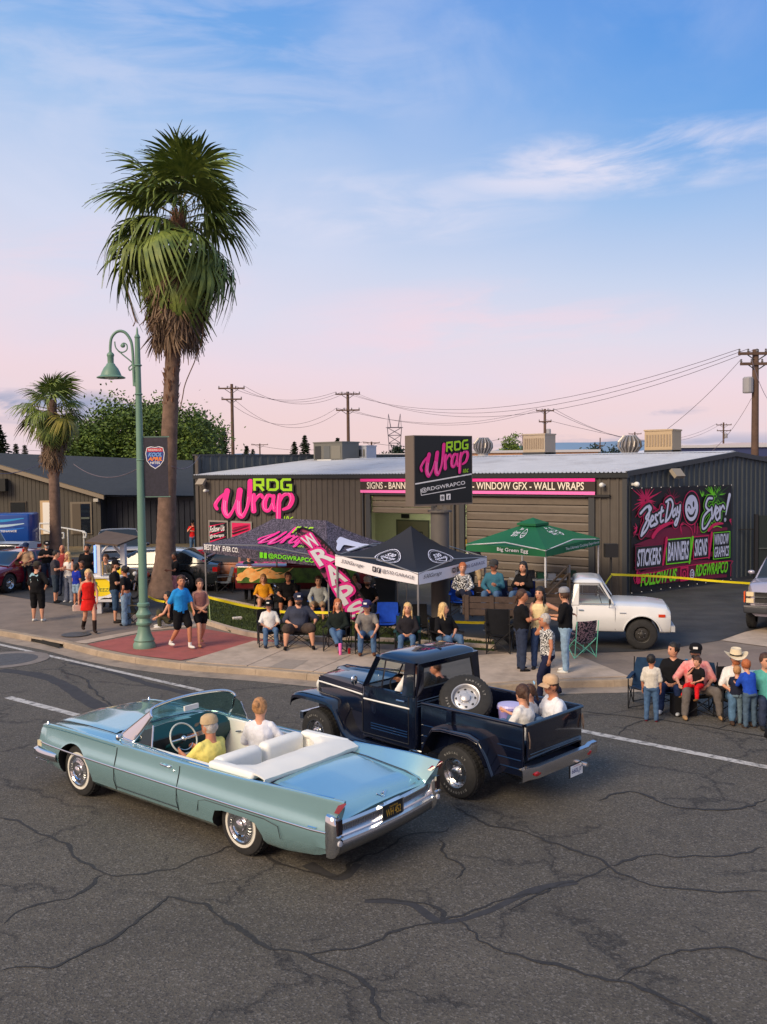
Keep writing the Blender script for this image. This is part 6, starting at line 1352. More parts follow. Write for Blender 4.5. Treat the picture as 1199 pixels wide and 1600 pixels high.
for s in (1, -1):
    P = Print(frame((-2.5 if s < 0 else 2.1, s*1.002, .5), (-s, 0, 0), (0, 0, 1)), .0, .002)
    for z, m_ in ((1.75, flat(40, 150, 210)), (1.45, flat(180, 210, 230)), (1.2, flat(30, 110, 200))): P.stroke([(.1, z), (1.5, z+.12), (3.0, z-.05), (4.4, z+.08)], [.1, .2, .16, .05], m_)
    P.text('INSTALLATION', .4 if s > 0 else .6, .95, 1.5, .12, PWHITE, .02); P.text('HEAT & AIR', .8, .72, 1.2, .14, PWHITE, .02); P.text('ROS', 1.2, .1, 1.5, .42, PWHITE, .04); P.text('MAINTENANCE', 2.6, 1.05, 1.4, .12, PWHITE, .02); P.build('van_print', v)
    for x in (-1.7, 2.3): wheel(v, (x, s*.88, .36), .36, .22, s, 'steel')
c = simple_car('parked_pickup', 'dark pickup with white roof and hood facing the road behind the drink stand', 'pickup truck', flat(34, 36, 42, .25, coat=1), roof=[(.5, 1.25), (.65, 1.88), (2.2, 1.93), (2.95, 1.32)], pill=[(.5, .75), (1.55, 1.65), (2.85, 3.0)], roofm=flat(205, 210, 222, .3, coat=.6), **PUv(2)); pl(c, 185, 915, (.25, -.97), (4.0, 0), .16); c.scale = (1.05,)*3
MB().box((2.75, -.75, 1.275), (3.9, .75, 1.33)).build('hood_stripe', flat(205, 210, 222, .3, coat=.6), c)
for i in range(4): MB().box((4.16, -.55, .72+i*.11), (4.185, .55, .75+i*.11)).build('grille_bar', CHROME, c)
DG = flat(30, 34, 36, .2, coat=1)
c = simple_car('parked_sedan', 'dark green black sedan parked behind the big palm trunk', 'car', DG, **{**SED, 'roofm': flat(190, 196, 205, .25, coat=1)}); pl(c, 230, 925, (-.97, .12), (1.4, .9), .16); c.scale = (1.08,)*3
mo = empty('motorcycle', G(228, 932), R(-110), label='small chrome and black motorcycle between the lamp post and palm trunk', cat='motorcycle')
for x in (-.65, .7): MB().tube([(x+.3*cos(a), 0, .31+.3*sin(a)) for a in frange(0, 2*pi, 21)[:-1]], .05, 6, closed=True).build('wheel', RUBBER, mo)
MB().ball((.05, 0, .75), (.3, .13, .14), 12).build('tank', flat(150, 20, 30, .2, coat=1), mo); MB().ball((-.4, 0, .70), (.32, .13, .07), 10).build('saddle', BLACK, mo); MB().cbox((0, 0, .42), (.4, .24, .34)).build('engine', CHROME, mo); MB().tube([(.7, 0, .31), (.45, 0, .98)], .03, 6).build('fork', CHROME, mo); MB().tube([(.4, .35, 1.02), (.48, 0, 1.0), (.4, -.35, 1.02)], .015, 6).build('handlebar', CHROME, mo); MB().ball((.6, 0, .86), .08, 10).build('headlight', flat(200, 200, 200, .2), mo)
c = simple_car('parked_car', 'red and white small car with open hood behind the purple tent leg', 'car', flat(170, 20, 30, .25, coat=1), **{**SED, 'roofm': flat(196, 190, 186, .3)}); pl(c, 330, 918, (.93, .1), (1.3, -.9), .16)
# flame orange car under the purple tent with raised grey hood
c = simple_car('show_car', 'orange brown airbrushed show car with pale roof under the purple tent', 'car', mat('airbrush_orange', srgb(170, 92, 34), .3, var=.8, vs=2.2, col2=srgb(60, 30, 24), coat=1), **{**SED, 'roofm': flat(190, 184, 182, .3, coat=1)}); pl(c, 385, 922, (.95, -.05), (1.3, -.9), .16)
MB().box((-.3, -.6, -.04), (.5, .6, .0)).build('open_hood', BLACK, c, loc=(3.0, 0, 1.25), rot=(0, R(-55), 0))
# white blue lettered truck and flame green trailer
RB = flat(200, 204, 212, .3, coat=.6); c = simple_car('race_truck', 'white and blue lettered race car behind the purple tent', 'car', RB, **SED); pl(c, 470, 917, (-.98, .1), (1.3, .93), .16)
P = Print(frame((3.1, .925, .30), (-1, 0, 0), (0, 0, 1)), .0, .002); P.poly([(.8, .05), (3.6, .0), (3.9, .5), (1.2, .58)], flat(30, 50, 140, .3)); P.text('REDDING', 1.3, .28, 1.6, .22, PWHITE, .03, .2); P.text('TINT', 1.1, .06, .7, .18, PWHITE, .03); P.build('side_print', c)
c = simple_car('flame_pickup', 'maroon pickup with orange flame and green airbrushed side behind the flag', 'pickup truck', flat(96, 24, 32, .3, coat=1), roof=[(.5, 1.25), (.65, 1.88), (2.2, 1.93), (2.95, 1.32)], pill=[(.5, .75), (1.55, 1.65), (2.85, 3.0)], **PUv(3)); pl(c, 592, 940, (.98, -.02), (3.5, -.9), .16)
P = Print(frame((-1.1, -1.005, .62), (1, 0, 0), (0, 0, 1)), .01, .001); GRa = mat('airbrush_green', srgb(96, 140, 50), .4, var=.8, vs=4, col2=srgb(40, 64, 34)); P.poly([(0, .05), (3.9, .02), (3.9, .48), (0, .56)], GRa)
r = random.Random(8); OR = mat('airbrush_flame', srgb(248, 150, 50), .4, var=.5, vs=5, col2=srgb(250, 214, 150))
for i in range(14): x = r.uniform(0, 1.2); P.stroke([(x, r.uniform(.1, .4)), (x+.3, r.uniform(.2, .5)), (x+.7, r.uniform(.2, .55))], [.14, .1, .01], OR)
P.build('side_print', c)
# silver pickup at the right edge: only its front shows
c = simple_car('silver_pickup', 'silver lavender pickup nose entering at the right edge', 'pickup truck', flat(176, 170, 184, .3, coat=.8, metal=.3), roof=[(.5, 1.2), (.65, 1.78), (2.2, 1.82), (2.95, 1.28)], pill=[(.5, .75), (1.55, 1.65), (2.85, 3.0)], **{**PUv(4), 'wr': .40, 'lights': False}); pl(c, 1166, 986, (-.50, -.87), (4.1, .95 if False else -.95), .16)
for s in (1, -1):
    for z in (.93, .76): MB().box((4.06, s*.94-.18*(s > 0)-.0*(s < 0) if s > 0 else -.94, z), (4.19, s*.94 if s > 0 else -.76+.0, z+.11)).build('headlight', flat(226, 208, 170, .15), c)
    MB().box((3.98, s*.985-.02, .76), (4.15, s*.985+.01, 1.04)).build('turn_lamp', flat(220, 90, 30, .3), c)
for z0, z1, m_ in ((.90, .925, CHROME), (1.03, 1.05, CHROME), (.74, .755, CHROME)): MB().box((4.10, -.74, z0), (4.2, .74, z1)).build('grille_bar', m_, c)
MB().box((4.1, -.74, .76), (4.16, .74, 1.03)).build('grille', BLACK, c); bevbox((4.05, -1.0, .50), (4.30, 1.0, .70), .04, 'front_bumper', flat(56, 58, 64, .4), c); MB().box((4.29, -.98, .66), (4.31, .98, .705)).build('bumper_chrome', CHROME, c); MB().box((4.30, -.18, .5), (4.315, .18, .66)).build('licence_plate', flat(226, 220, 222), c)
# goods table, boxes and cooler under the green tent
tb_ = empty('folding_table', V((5.3, 29.9, .15)), R(10), label='white folding table of goods under the green tent', cat='table'); MB().box((-1.2, -.38, .72), (1.2, .38, .76)).build('table_top', WHITEP, tb_)
for s in (1, -1):
    for t in (1, -1): MB().tube([(s*1.05, t*.3, 0), (s*1.05, t*.3, .72)], .02, 6).build('leg', STEEL, tb_)
r = random.Random(6)
for i, (x, cc, nm, lb) in enumerate(((-.95, (200, 200, 196), 'box', 'white box'), (-.6, (60, 60, 64), 'crate', 'dark crate'), (-.25, (70, 130, 90), 'tray', 'green tray'), (.1, (224, 220, 214), 'tray', 'white tray'), (.45, (150, 110, 50), 'box', 'brown box'), (.8, (40, 70, 50), 'box', 'dark green box'))):
    a = R(10); MB().box((-.13, -.14, 0), (.13, .14, r.uniform(.08, .3))).build(nm, flat(*cc), None, label=lb+' on the folding table under the green tent', cat='box', loc=(5.3+x*cos(a), 29.9+x*sin(a), .91))
co = empty('cooler', V((2.9, 27.6, .16)), R(-8), label='large white ice chest left of the green tent behind the pickup bed', cat='cooler'); bevbox((-.62, -.32, .02), (.62, .32, .62), .04, 'body', WHITEP, co); bevbox((-.64, -.34, .63), (.64, .34, .74), .03, 'lid', WHITEP, co)
for x in (-.35, .35): MB().box((x-.06, -.36, .55), (x+.06, -.325, .68)).build('latch', BLACK, co)
MB().box((-.5, -.3, 0), (.5, .3, .06)).build('mat_board', flat(60, 60, 60), co)
# inside light of the open bay: a ceiling strip lamp
li = A+FD*((d1a+d1b)/2)-NF*1.4; MB().box((-1.1, -.12, -.03), (1.1, .12, 0)).build('strip_lamp', mat('lamp_tube', (1, .98, .8), .5, emit=26), None, label='bright ceiling strip lamp inside the open bay', cat='lamp', loc=(li.x, li.y, 3.36), rot=(0, 0, atan2(FD.y, FD.x)))
# ======================================================================= PYLON SIGN, LAMP, TENTS, FLAG
def own(o, p):
    o.parent = p; o.matrix_parent_inverse = M.Translation(-p.location); return o
sp0 = G(689, 985); py = empty('pylon_sign', sp0, label='black square pylon sign with pink script logo on a thick grey post', cat='sign')
POST = mat('post_grey', srgb(92, 88, 86), .6, var=.08, vs=2)
zc = lambda y: H-(y-731)/F*24.7
own(MB().lathe([(.255, 0), (.25, .1), (.245, zc(798)-.15)], 28, mat4=M.Translation(sp0)).build('post', POST, smooth=40), py)
own(MB().lathe([(.32, zc(800)-.15), (.32, zc(797)-.15)], 20, mat4=M.Translation(sp0)).build('flange', POST), py)
for s in (-1, 1): own(MB().cbox((sp0.x+s*.12, sp0.y, zc(796)), (.1, .1, .16)).build('bracket', POST), py)
fa = D(646.5, 680, 24.25); sdv = V((.85, .52, 0)).normalized(); nb = V((-sdv.y, sdv.x, 0)); zt_, zb_ = fa.z, D(646.5, 791, 24.25).z; SW = 1.90
p0 = V((fa.x, fa.y, 0))
q = MB(); cs = [p0, p0+sdv*SW, p0+sdv*SW+nb*.42, p0+nb*.42]; q.add([V((c.x, c.y, z)) for z in (zb_, zt_) for c in cs], [(3, 2, 1, 0), (4, 5, 6, 7), (0, 1, 5, 4), (1, 2, 6, 5), (2, 3, 7, 6), (3, 0, 4, 7)])
own(q.build('cabinet', mat('cabinet_taupe', srgb(106, 96, 88), .55), fixn=True), py)
fs = frame(p0-nb*.004+V((0, 0, zb_)), sdv, (0, 0, 1)); Hs = zt_-zb_
P = Print(fs, .0, .0012); P.rect(.03, .05, SW-.03, Hs-.02, flat(16, 22, 26, .3))
slope = .075
def shx(pts): return [(x, y+x*slope) for x, y in pts]
sk = M.Identity(4); sk[1][0] = .11; P2 = Print(fs @ sk, .012, .0006); logo(P2, .17, .62, .158, .03, flat(24, 16, 26)); own(P2.build('logo_print'), py)
P.stroke([(.03, .58), (SW-.03, .58+.24)], .035, PWHITE, smooth=0, cap=False)
P.text('@RDGWRAPCO', .22, .335, 1.45, .135, PWHITE, .012, 0, rot=.125); P.stroke([(.2, .44), (.22, .28), (1.66, .46)], .018, PWHITE, smooth=0)
for k, x in enumerate((.82, 1.02)): P.rect(x, .12+k*.02, x+.14, .28+k*.02, PWHITE); 
P.disc(.89, .20, .045, .05, PBLACK, r0=.7); P.disc(.89, .2, .02, .022, PBLACK); P.text('f', 1.06, .155, .06, .11, PBLACK, .02)
own(P.build('sign_face'), py)
# ---------------- street lamp
GRN = mat('lamp_green', srgb(104, 138, 122), .45, var=.06, vs=3)
lp = G(226, 1012); lamp = empty('street_lamp', lp, label='tall pale green decorative street lamp with bell shade and scroll arm', cat='street lamp')
MB().lathe([(.27, 0), (.27, .10), (.245, .14), (.235, .17), (.25, .20), (.22, .25), (.17, .36), (.145, .50), (.14, .55), (.185, .58), (.19, .63), (.16, .67), (.145, .74), (.185, .79), (.19, .84), (.155, .89), (.125, .95), (.12, 1.02), (.15, 1.04), (.15, 1.10), (.115, 1.13)], 28).build('base', GRN, lamp, smooth=35)
MB().lathe([(.108, 1.12), (.095, 3.5), (.08, 5.5), (.062, 7.55), (.062, 7.58), (.075, 7.6), (.03, 7.68), (.02, 7.8), (.001, 7.86)], 20).build('pole', GRN, lamp, smooth=50)
for z in (4.6, 6.2, 6.9): MB().lathe([(.085, z), (.10, z+.02), (.085, z+.04)], 20).build('collar', GRN, lamp)
arc = [(-.10, 6.42), (-.11, 6.9), (-.12, 7.25), (-.16, 7.52), (-.30, 7.72), (-.48, 7.74), (-.62, 7.6), (-.66, 7.38), (-.66, 7.22)]
MB().tube(cat_rom([(x, 0, z) for x, z in arc], 5), .035, 8).build('arm', GRN, lamp, smooth=60)
MB().tube([(-.10, 0, 6.42), (-.05, 0, 6.5)], .04, 6).build('arm_bracket', GRN, lamp); MB().tube([(-.10, 0, 6.9), (0, 0, 6.9)], .04, 6).build('arm_bracket', GRN, lamp)
MB().tube(cat_rom([(x, 0, z) for x, z in [(-.14, 6.85), (-.2, 6.80), (-.22, 6.87), (-.14, 6.98), (-.36, 7.18), (-.52, 7.34), (-.55, 7.5)]], 5), .016, 6).build('scroll', GRN, lamp, smooth=60)
MB().tube(cat_rom([(x, 0, z) for x, z in [(-.46, 7.26), (-.36, 7.24), (-.26, 7.30), (-.26, 7.42), (-.34, 7.46), (-.40, 7.40), (-.36, 7.36)]], 5), .016, 6).build('scroll', GRN, lamp, smooth=60); MB().ball((-.345, 0, 7.40), .05, 10).build('scroll_ball', GRN, lamp)
MB().lathe([(.05, 7.24), (.085, 7.2), (.09, 7.16), (.075, 7.13), (.075, 6.98), (.10, 6.96), (.11, 6.93), (.17, 6.86), (.22, 6.76), (.25, 6.68), (.34, 6.64), (.34, 6.62), (.24, 6.65)], 28, mat4=M.Translation((-.66, 0, 0)), cap=False).build('lamp_shade', GRN, lamp, smooth=35)
MB().ball((-.66, 0, 6.65), (.16, .16, .07), 14).build('lens', flat(190, 200, 190, .3), lamp, smooth=60)
# lamp banner
fr = frame((.10, -.012, 3.72), (1, .0, 0), (0, 0, 1)); q = MB(); q.box((.09, -.01, 3.70), (.68, .0, 5.2))
bn = q.build('pole_banner', mat('banner_pattern', srgb(44, 42, 56), .7, var=.3, vs=16), None, label='dark banner with a red, blue and orange shield hanging from the street lamp', cat='banner', loc=lp)
P = Print(fr, 0, .001); bx, by = .27, .98
sh_ = lambda k: [(bx+k*x, by+k*y) for x, y in ((-.20, .22), (-.1, .25), (0, .23), (.1, .25), (.20, .22), (.235, .08), (.21, -.10), (.12, -.22), (0, -.30), (-.12, -.22), (-.21, -.10), (-.235, .08))]
P.poly(sh_(1.0), PWHITE); P.poly(sh_(.93), flat(40, 56, 130)); P.rect(bx-.19, by+.12, bx+.19, by+.21, flat(190, 40, 52)); P.text('REDDING CA', bx-.16, by+.14, .32, .05, PWHITE, .01); P.text('KOOL', bx-.17, by+.0, .34, .10, flat(120, 170, 230), .03, .3); P.text('APRIL', bx-.18, by-.10, .36, .09, flat(250, 140, 40), .03, .3); P.text('NITES', bx-.12, by-.18, .24, .06, PWHITE, .02)
P.build('shield_print', bn)
for z in (3.72, 5.18): MB().tube([(0, 0, z), (.72, 0, z)], .015, 6).build('banner_rod', GRN, lamp)
# ---------------- tents
def tent(name, lab, corners, zt4, peaks, fab, valm, vh, legm, zg=.15, cap=None, sag=.10, power=1.6):
    """corners: four (x, y) ccw from the near one; zt4: heights; peaks: one or two (x, y, z) ridge points"""
    o = empty(name, (corners[0][0], corners[0][1], zg), label=lab, cat='tent'); cs = [V((c[0], c[1], z)) for c, z in zip(corners, zt4)]
    pk = [V(p) for p in peaks]
    for i in range(4):
        a, b = cs[i], cs[(i+1) % 4]; n = 12; rows = []
        def ridge(t, a=a, b=b):
            if len(pk) == 1: return pk[0]
            d = pk[1]-pk[0]; f = lambda p: max(0, min(1, (p-pk[0]).dot(d)/d.dot(d))); return pk[0].lerp(pk[1], lerp(0 if (a-pk[0]).length < (a-pk[1]).length else 1, 0 if (b-pk[0]).length < (b-pk[1]).length else 1, t))
        for j in range(n+1):
            t = j/n; e = a.lerp(b, t)-V((0, 0, sag*4*t*(1-t)*.35)); r_ = ridge(t); row = []
            for k in range(9):
                u = k/8; p = e.lerp(r_, u); p.z = e.z+(r_.z-e.z)*(u**power); row.append(p)
            rows.append(row)
        q = MB(); q.grid(rows, flip=True); own(q.build('canopy', fab, smooth=50), o)
        out = ((a+b)/2-sum(cs, V())/4); out.z = 0; out.normalize()
        q = MB(); q.grid([[r_[0]+out*.01 for r_ in rows], [r_[0]+out*(.02+.01*sin(jj))-V((0, 0, vh)) for jj, r_ in enumerate(rows)]], flip=False); own(q.build('valance', valm, smooth=50), o)
        own(MB().tube([a-V((0, 0, .04)), (a+b)/2+V((0, 0, .12))-out*.02, b-V((0, 0, .04))], .018, 5).build('truss', legm), o)
        c = sum(cs, V())/4; pp = a.lerp(V((c.x, c.y, a.z)), .02); own(MB().tube([(pp.x, pp.y, zg), (pp.x, pp.y, pp.z)], .024, 6).build('leg', legm), o); own(MB().cbox((pp.x, pp.y, zg+.01), (.12, .12, .02)).build('foot', legm), o)
        own(MB().tube([(pp.x, pp.y, zg+1.15), (pp.x, pp.y, a.z-.1)], .030, 6).build('upper_leg', legm), o)
    return o, cs, pk
def panel_frame(cs, pk, i, v0=None):
    """frame on the slope above edge i"""
    a, b = cs[i], cs[(i+1) % 4]; m_ = (a+b)/2; x = (a-b) if ((a-b).dot(V((1, 0, 0))) > 0) else (b-a); ctr = sum(pk, V())/len(pk) if len(pk) == 1 else (pk[0]+pk[1])/2
    return m_, x.normalized(), (ctr-m_)
def doodle(name, c1, c2, sc):
    m = mat(name, c1, .8); nt = m.node_tree; L = nt.links; b = nt.nodes['Principled BSDF']; tc = nt.nodes.new('ShaderNodeTexCoord'); w = nt.nodes.new('ShaderNodeTexWave'); w.inputs['Scale'].default_value = sc; w.inputs['Distortion'].default_value = 22; w.inputs['Detail'].default_value = 3; w.inputs['Detail Scale'].default_value = 2.2; L.new(tc.outputs['Object'], w.inputs[0])
    r = nt.nodes.new('ShaderNodeMapRange'); r.inputs[1].default_value = .45; r.inputs[2].default_value = .75; L.new(w.outputs['Fac'], r.inputs[0]); mx = nt.nodes.new('ShaderNodeMix'); mx.data_type = 'RGBA'; mx.inputs[6].default_value = (*c1, 1); mx.inputs[7].default_value = (*c2, 1); L.new(r.outputs[0], mx.inputs[0]); L.new(mx.outputs[2], b.inputs['Base Color']); return m
DOOD = doodle('doodle_fabric', srgb(50, 46, 60), srgb(96, 88, 106), 2.2); LEG = flat(150, 150, 152, .4, metal=.5); NAVYF = mat('black_canvas', srgb(26, 30, 42), .75, bump=.3, bs=5); 
Uv, Nv = V((U.x, U.y, 0)), V((UN.x, UN.y, 0)); c0 = V((-5.46, 28.0, 0)); near = c0+Uv*5.2
tc_ = [near, near+Nv*3, c0+Nv*3, c0]; pk_ = [(*(c0+Uv*1.5+Nv*1.5).xy, 3.02), (*(c0+Uv*3.7+Nv*1.5).xy, 3.02)]
wt, wcs, wpk = tent('canopy_tent', 'long purple grey doodle print tent with pink script before the brown wall', [(p.x, p.y) for p in tc_], [2.16, 2.3, 2.3, 2.3], pk_, DOOD, DOOD, .26, LEG)
def slope_print(o, a, b, apex, fn, w=None, lift=.02, name='canopy_print', power=1.6):
    """print on a curved slope: draws on a flat frame, then drops each vertex on to the fabric"""
    x = (b-a).normalized(); L_ = (b-a).length; P = Print(M.Identity(4), 0, .0008); fn(P, L_)
    vs = []
    for v in P.mb.v:
        t, u = v[0]/L_, v[1]; e = a.lerp(b, t)-V((0, 0, .035*4*t*(1-t))); r_ = apex(t); p = e.lerp(r_, u); p.z = e.z+(r_.z-e.z)*max(0, u)**power if u > 0 else e.z+u*1.0; vs.append(p)
    n = x.cross(apex(.5)-a).normalized(); n = n if n.z > 0 or abs(n.z) < .05 and n.y < 0 else -n
    P.mb.v = [tuple(p+n*(lift+v[2])+V((0, 0, lift*.5))) for p, v in zip(vs, P.mb.v)]
    return own(P.build(name), o)
def sub(P, n=3): pass
a, b = wcs[3], wcs[0]
def dr1(P, L_):
    k = M.Diagonal((1, .16, 1, 1)); s0 = P.fr; P.fr = M.Translation((0, .22, 0)) @ M.Diagonal((.27, .098, 1, 1)); logo(P, 5.4, -.0, 1.0, .12, None); P.fr = s0
slope_print(wt, a, b, lambda t: wpk[0].lerp(wpk[1], t), dr1, lift=.03)
fv = frame(b-V((0, 0, .24))-Nv*.045, -(a-b), (0, 0, 1)); fv = frame(a-V((0, 0, .26))-Nv*.05, b-a, (0, 0, 1)); P = Print(fv, .0, .001); P.text('@RDGWRAPCO', 2.9, .03, 1.8, .16, LIMED, .02); P.rect(2.55, .03, 2.68, .19, LIMED); P.rect(2.72, .03, 2.85, .19, LIMED)
P.text('BEST DAY', .1, .08, .75, .17, PWHITE, .02); P.text('EVER CO.', .95, .10, .7, .15, PWHITE, .02); own(P.build('valance_print', kind='stuff'), wt)
# white skull-like splash print on the right slope
slope_print(wt, wcs[0], wcs[1], lambda t: wpk[1], lambda P, L_: [P.stroke([(.5, .25), (1.0, .45), (1.6, .3), (2.1, .2)], [.15, .2, .2, .1], PLAV), P.stroke([(.7, .45), (1.3, .5), (1.9, .3)], [.1, .15, .1], PLAV), P.stroke([(.9, .15), (1.5, .18)], .1, PLAV)], lift=.03)
# black tent
C0 = V((.82, 22.3, 0)); bc = [C0, V((2.72, 24.55, 0)), V((.65, 26.75, 0)), V((-1.28, 24.4, 0))]
WV = mat('white_valance', srgb(226, 224, 232), .7, bump=.2, bs=6)
bt, bcs, bpk = tent('canopy_tent', 'black peaked tent with white valance and round garage emblems behind the pylon post', [(p.x, p.y) for p in bc], [1.98, 2.15, 2.35, 2.25], [(.72, 24.4, 2.98)], NAVYF, WV, .29, LEG, power=1.9)
def roundel(P, L_, rt=0):
    cx = L_*.52; P.disc(cx, .36, .62, .20, PLAV, 40, r0=.94); P.disc(cx, .36, .53, .165, PLAV, 40, r0=.975)
    P.text('530', cx-.27, .37, .55, .085, PLAV, .02, .4); P.text('GARAGE', cx-.36, .30, .74, .05, PLAV, .03, .2); P.stroke([(cx-.25, .28), (cx+.02, .215), (cx+.25, .29)], .018, PLAV, smooth=0)
    for i in range(10): P.stroke([(cx+.56*cos(i*.63), .36+.18*sin(i*.63)), (cx+.6*cos(i*.63), .36+.193*sin(i*.63))], .02, PLAV, smooth=0, cap=False)
slope_print(bt, bcs[3], bcs[0], lambda t: bpk[0], roundel, power=1.9, lift=.025); slope_print(bt, bcs[0], bcs[1], lambda t: bpk[0], roundel, power=1.9, lift=.025)
INK = flat(40, 38, 50)
for a, b, tt in ((bcs[3], bcs[0], 0), (bcs[0], bcs[1], 1)):
    d = (b-a); L_ = d.length; o_ = V((d.y, -d.x, 0)).normalized(); o_ = o_ if o_.y < 0 else -o_; fr = frame(a-V((0, 0, .29))+o_*.05, d, (0, 0, 1)); P = Print(fr, 0, .001)
    P.text('530Garage', .25 if not tt else .15, .09, .85 if not tt else .75, .12, INK, .0, .4); x = L_-1.55 if not tt else L_-1.6
    P.rect(x, .08, x+.13, .21, INK); P.disc(x+.065, .145, .035, .035, WV, 12, r0=.6); P.rect(x+.18, .08, x+.29, .21, INK); P.text('f', x+.21, .095, .05, .10, WV, .02); P.text('@530.GARAGE', x+.35, .09, 1.1, .11, INK if not tt else flat(50, 50, 110), .0)
    own(P.build('valance_print', kind='stuff'), bt)
# green tent
GREEN = mat('green_canvas', srgb(12, 98, 58), .7, bump=.25, bs=5)
gc = [V((4.7, 26.9, 0)), V((6.85, 29.4, 0)), V((4.75, 31.8, 0)), V((2.6, 29.2, 0))]
gt, gcs, gpk = tent('canopy_tent', 'green peaked tent with white lettering in front of the roller door', [(p.x, p.y) for p in gc], [2.10, 2.22, 2.2, 2.10], [(4.72, 29.3, 2.78)], GREEN, GREEN, .22, flat(215, 215, 218, .4), power=1.0, sag=.0)
q = MB(); cc = V((4.72, 29.3, 0)); ring0 = [cc+(V(c)-cc)*.24 for c in [(p.x, p.y, 0) for p in gc]]
q.add([V((p.x, p.y, 2.66)) for p in ring0]+[V((p.x, p.y, 2.73)) for p in ring0]+[V((cc.x, cc.y, 2.90))], [(0, 1, 5, 4), (1, 2, 6, 5), (2, 3, 7, 6), (3, 0, 4, 7), (4, 5, 8), (5, 6, 8), (6, 7, 8), (7, 4, 8)]); own(q.build('vent_cap', GREEN), gt)
def egg(P, L_, s=1):
    x = L_*.38; P.text('Big', x+.1, .60, .35, .10, PWHITE, .02); P.text('Green', x-.1, .48, .55, .10, PWHITE, .02); P.text('Egg', x+.05, .36, .4, .11, PWHITE, .02); P.stroke([(x+.75, .34), (x+.62, .48), (x+.8, .66), (x+.98, .56), (x+.9, .40), (x+.75, .34)], .03, PWHITE); P.stroke([(x+.66, .5), (x+.95, .52)], .02, PWHITE); P.stroke([(x+.72, .42), (x+.93, .44)], .02, PWHITE)
slope_print(gt, gcs[3], gcs[0], lambda t: gpk[0], egg, power=1.0); slope_print(gt, gcs[0], gcs[1], lambda t: gpk[0], egg, power=1.0)
for a, b, t_, w_ in ((gcs[3], gcs[0], 'Big Green Egg', 1.2), (gcs[0], gcs[1], 'The Ultimate Cooking Experience', 2.1)):
    d = b-a; o_ = V((d.y, -d.x, 0)).normalized(); o_ = o_ if o_.y < 0 else -o_; fr = frame(a-V((0, 0, .22))+o_*.045, d, (0, 0, 1)); P = Print(fr, 0, .001); P.text(t_, d.length*.42-(.0 if w_ < 2 else .3), .045, w_, .14 if w_ < 2 else .11, PWHITE, .015 if w_ < 2 else 0); own(P.build('valance_print', kind='stuff'), gt)
# ---------------- feather flag
YF = 24.4; rgt = [(472, 824), (488, 831), (509, 849), (528, 871), (547, 903), (563, 927), (575, 946), (568, 965)]; lft = [(463, 830), (467, 841), (480, 861), (496, 886), (514, 914), (532, 945), (545, 965), (556, 972)]
ra = cat_rom([D(x, y, YF+(y-824)*.002) for x, y in rgt], 5); la = cat_rom([D(x, y, YF-.12+(y-824)*.002) for x, y in lft], 5)
base = G(588, 992); fl = empty('feather_flag', base, label='leaning pink and black feather flag lettered WRAPS between the seated spectators', cat='flag')
rows = [[a.lerp(b, k/6)+V((0, .04*sin(i*.8)*sin(pi*k/6), 0)) for k in range(7)] for i, (a, b) in enumerate(zip(la, ra))]
FLAGM = doodle('flag_fabric', srgb(50, 34, 46), srgb(150, 60, 100), 1.6); q = MB(); q.grid(rows, flip=True); own(q.build('flag_cloth', FLAGM, smooth=60), fl)
own(MB().tube([la[0]]+ra+[base+V((0, 0, .02))], .022, 6).build('flag_pole', flat(20, 20, 24, .4), smooth=60), fl)
own(MB().tube([p+V((0, -.03, 0)) for p in ra], .03, 5, sq=.4).build('sleeve', flat(18, 20, 26)), fl)
P = Print(M.Identity(4), 0, .001)
for wdt, mm in ((.11, PINK), (.0, PWHITE)):
    for i, ch in enumerate('WRAPS'):
        x = .15+i*.152; z0 = P.z
        if wdt:
            for dx, dy in ((-.015, .08), (.015, -.08), (-.015, -.08), (.015, .08), (0, .1), (0, -.1)): P.text(ch, .0+.12+dy, -(x+.13)+dx, .76, .135, mm, .05)
        else: P.text(ch, .12, -(x+.13), .76, .135, mm, .03)
vs = []
for v in P.mb.v:
    t = max(0, min(.9999, -v[1]))*(len(la)-1); i = int(t); f = t-i; a = la[i].lerp(la[min(i+1, len(la)-1)], f); b = ra[i].lerp(ra[min(i+1, len(ra)-1)], f); p = a.lerp(b, v[0]); vs.append(tuple(p+V((0, -.06-v[2], 0))))
P.mb.v = vs; own(P.build('flag_lettering'), fl)
# ---------------- juice stand with sloped brown roof
js = G(158, 955); st = empty('juice_stand', js, R(0), label='white wooden drink stand with brown slanted roof and yellow lemon art', cat='market stall')
WPT = mat('stand_white', (.68, .68, .70), .6, var=.08); K = D(158, 978, js.y)
SCL = js.y/F
def sx(px, py, dy=0): p = D(px, py, js.y+dy); return V((p.x-js.x, p.y-js.y, p.z-js.z))
q = MB(); q.add([sx(133, 846, -.5), sx(184, 851, -.5), sx(218, 838, 1.1), sx(166, 829, 1.1)], [(0, 1, 2, 3)]); me = bake(q.mesh('r'), [('SOLIDIFY', dict(thickness=.05))]); me.materials.append(mat('brown_roof', srgb(98, 82, 70), .85, var=.15, vs=5)); link('stand_roof', me, st)
for px, dy, mm in ((157, -.4, flat(150, 180, 240)), (195, .1, WPT), (157.5, .9, WPT), (197, 1.0, WPT)):
    a = sx(px, 978, dy); b = sx(px, 852, dy); MB().box((a.x-.07, dy-.07, 0), (a.x+.07, dy+.07, b.z+.05)).build('stand_post', WPT, st)
    MB().tube([(a.x, dy, b.z-.35), (a.x+(.3 if px < 180 else -.3), dy, b.z)], .035, 4).build('brace', WPT, st)
MB().box((sx(157, 900, 0).x-.03, -.5, sx(0, 894).z), (sx(157, 900, 0).x+.03, -.47, sx(0, 852).z)).build('blue_light_strip', mat('blue_led', (.25, .45, 1), .4, emit=.9), st)
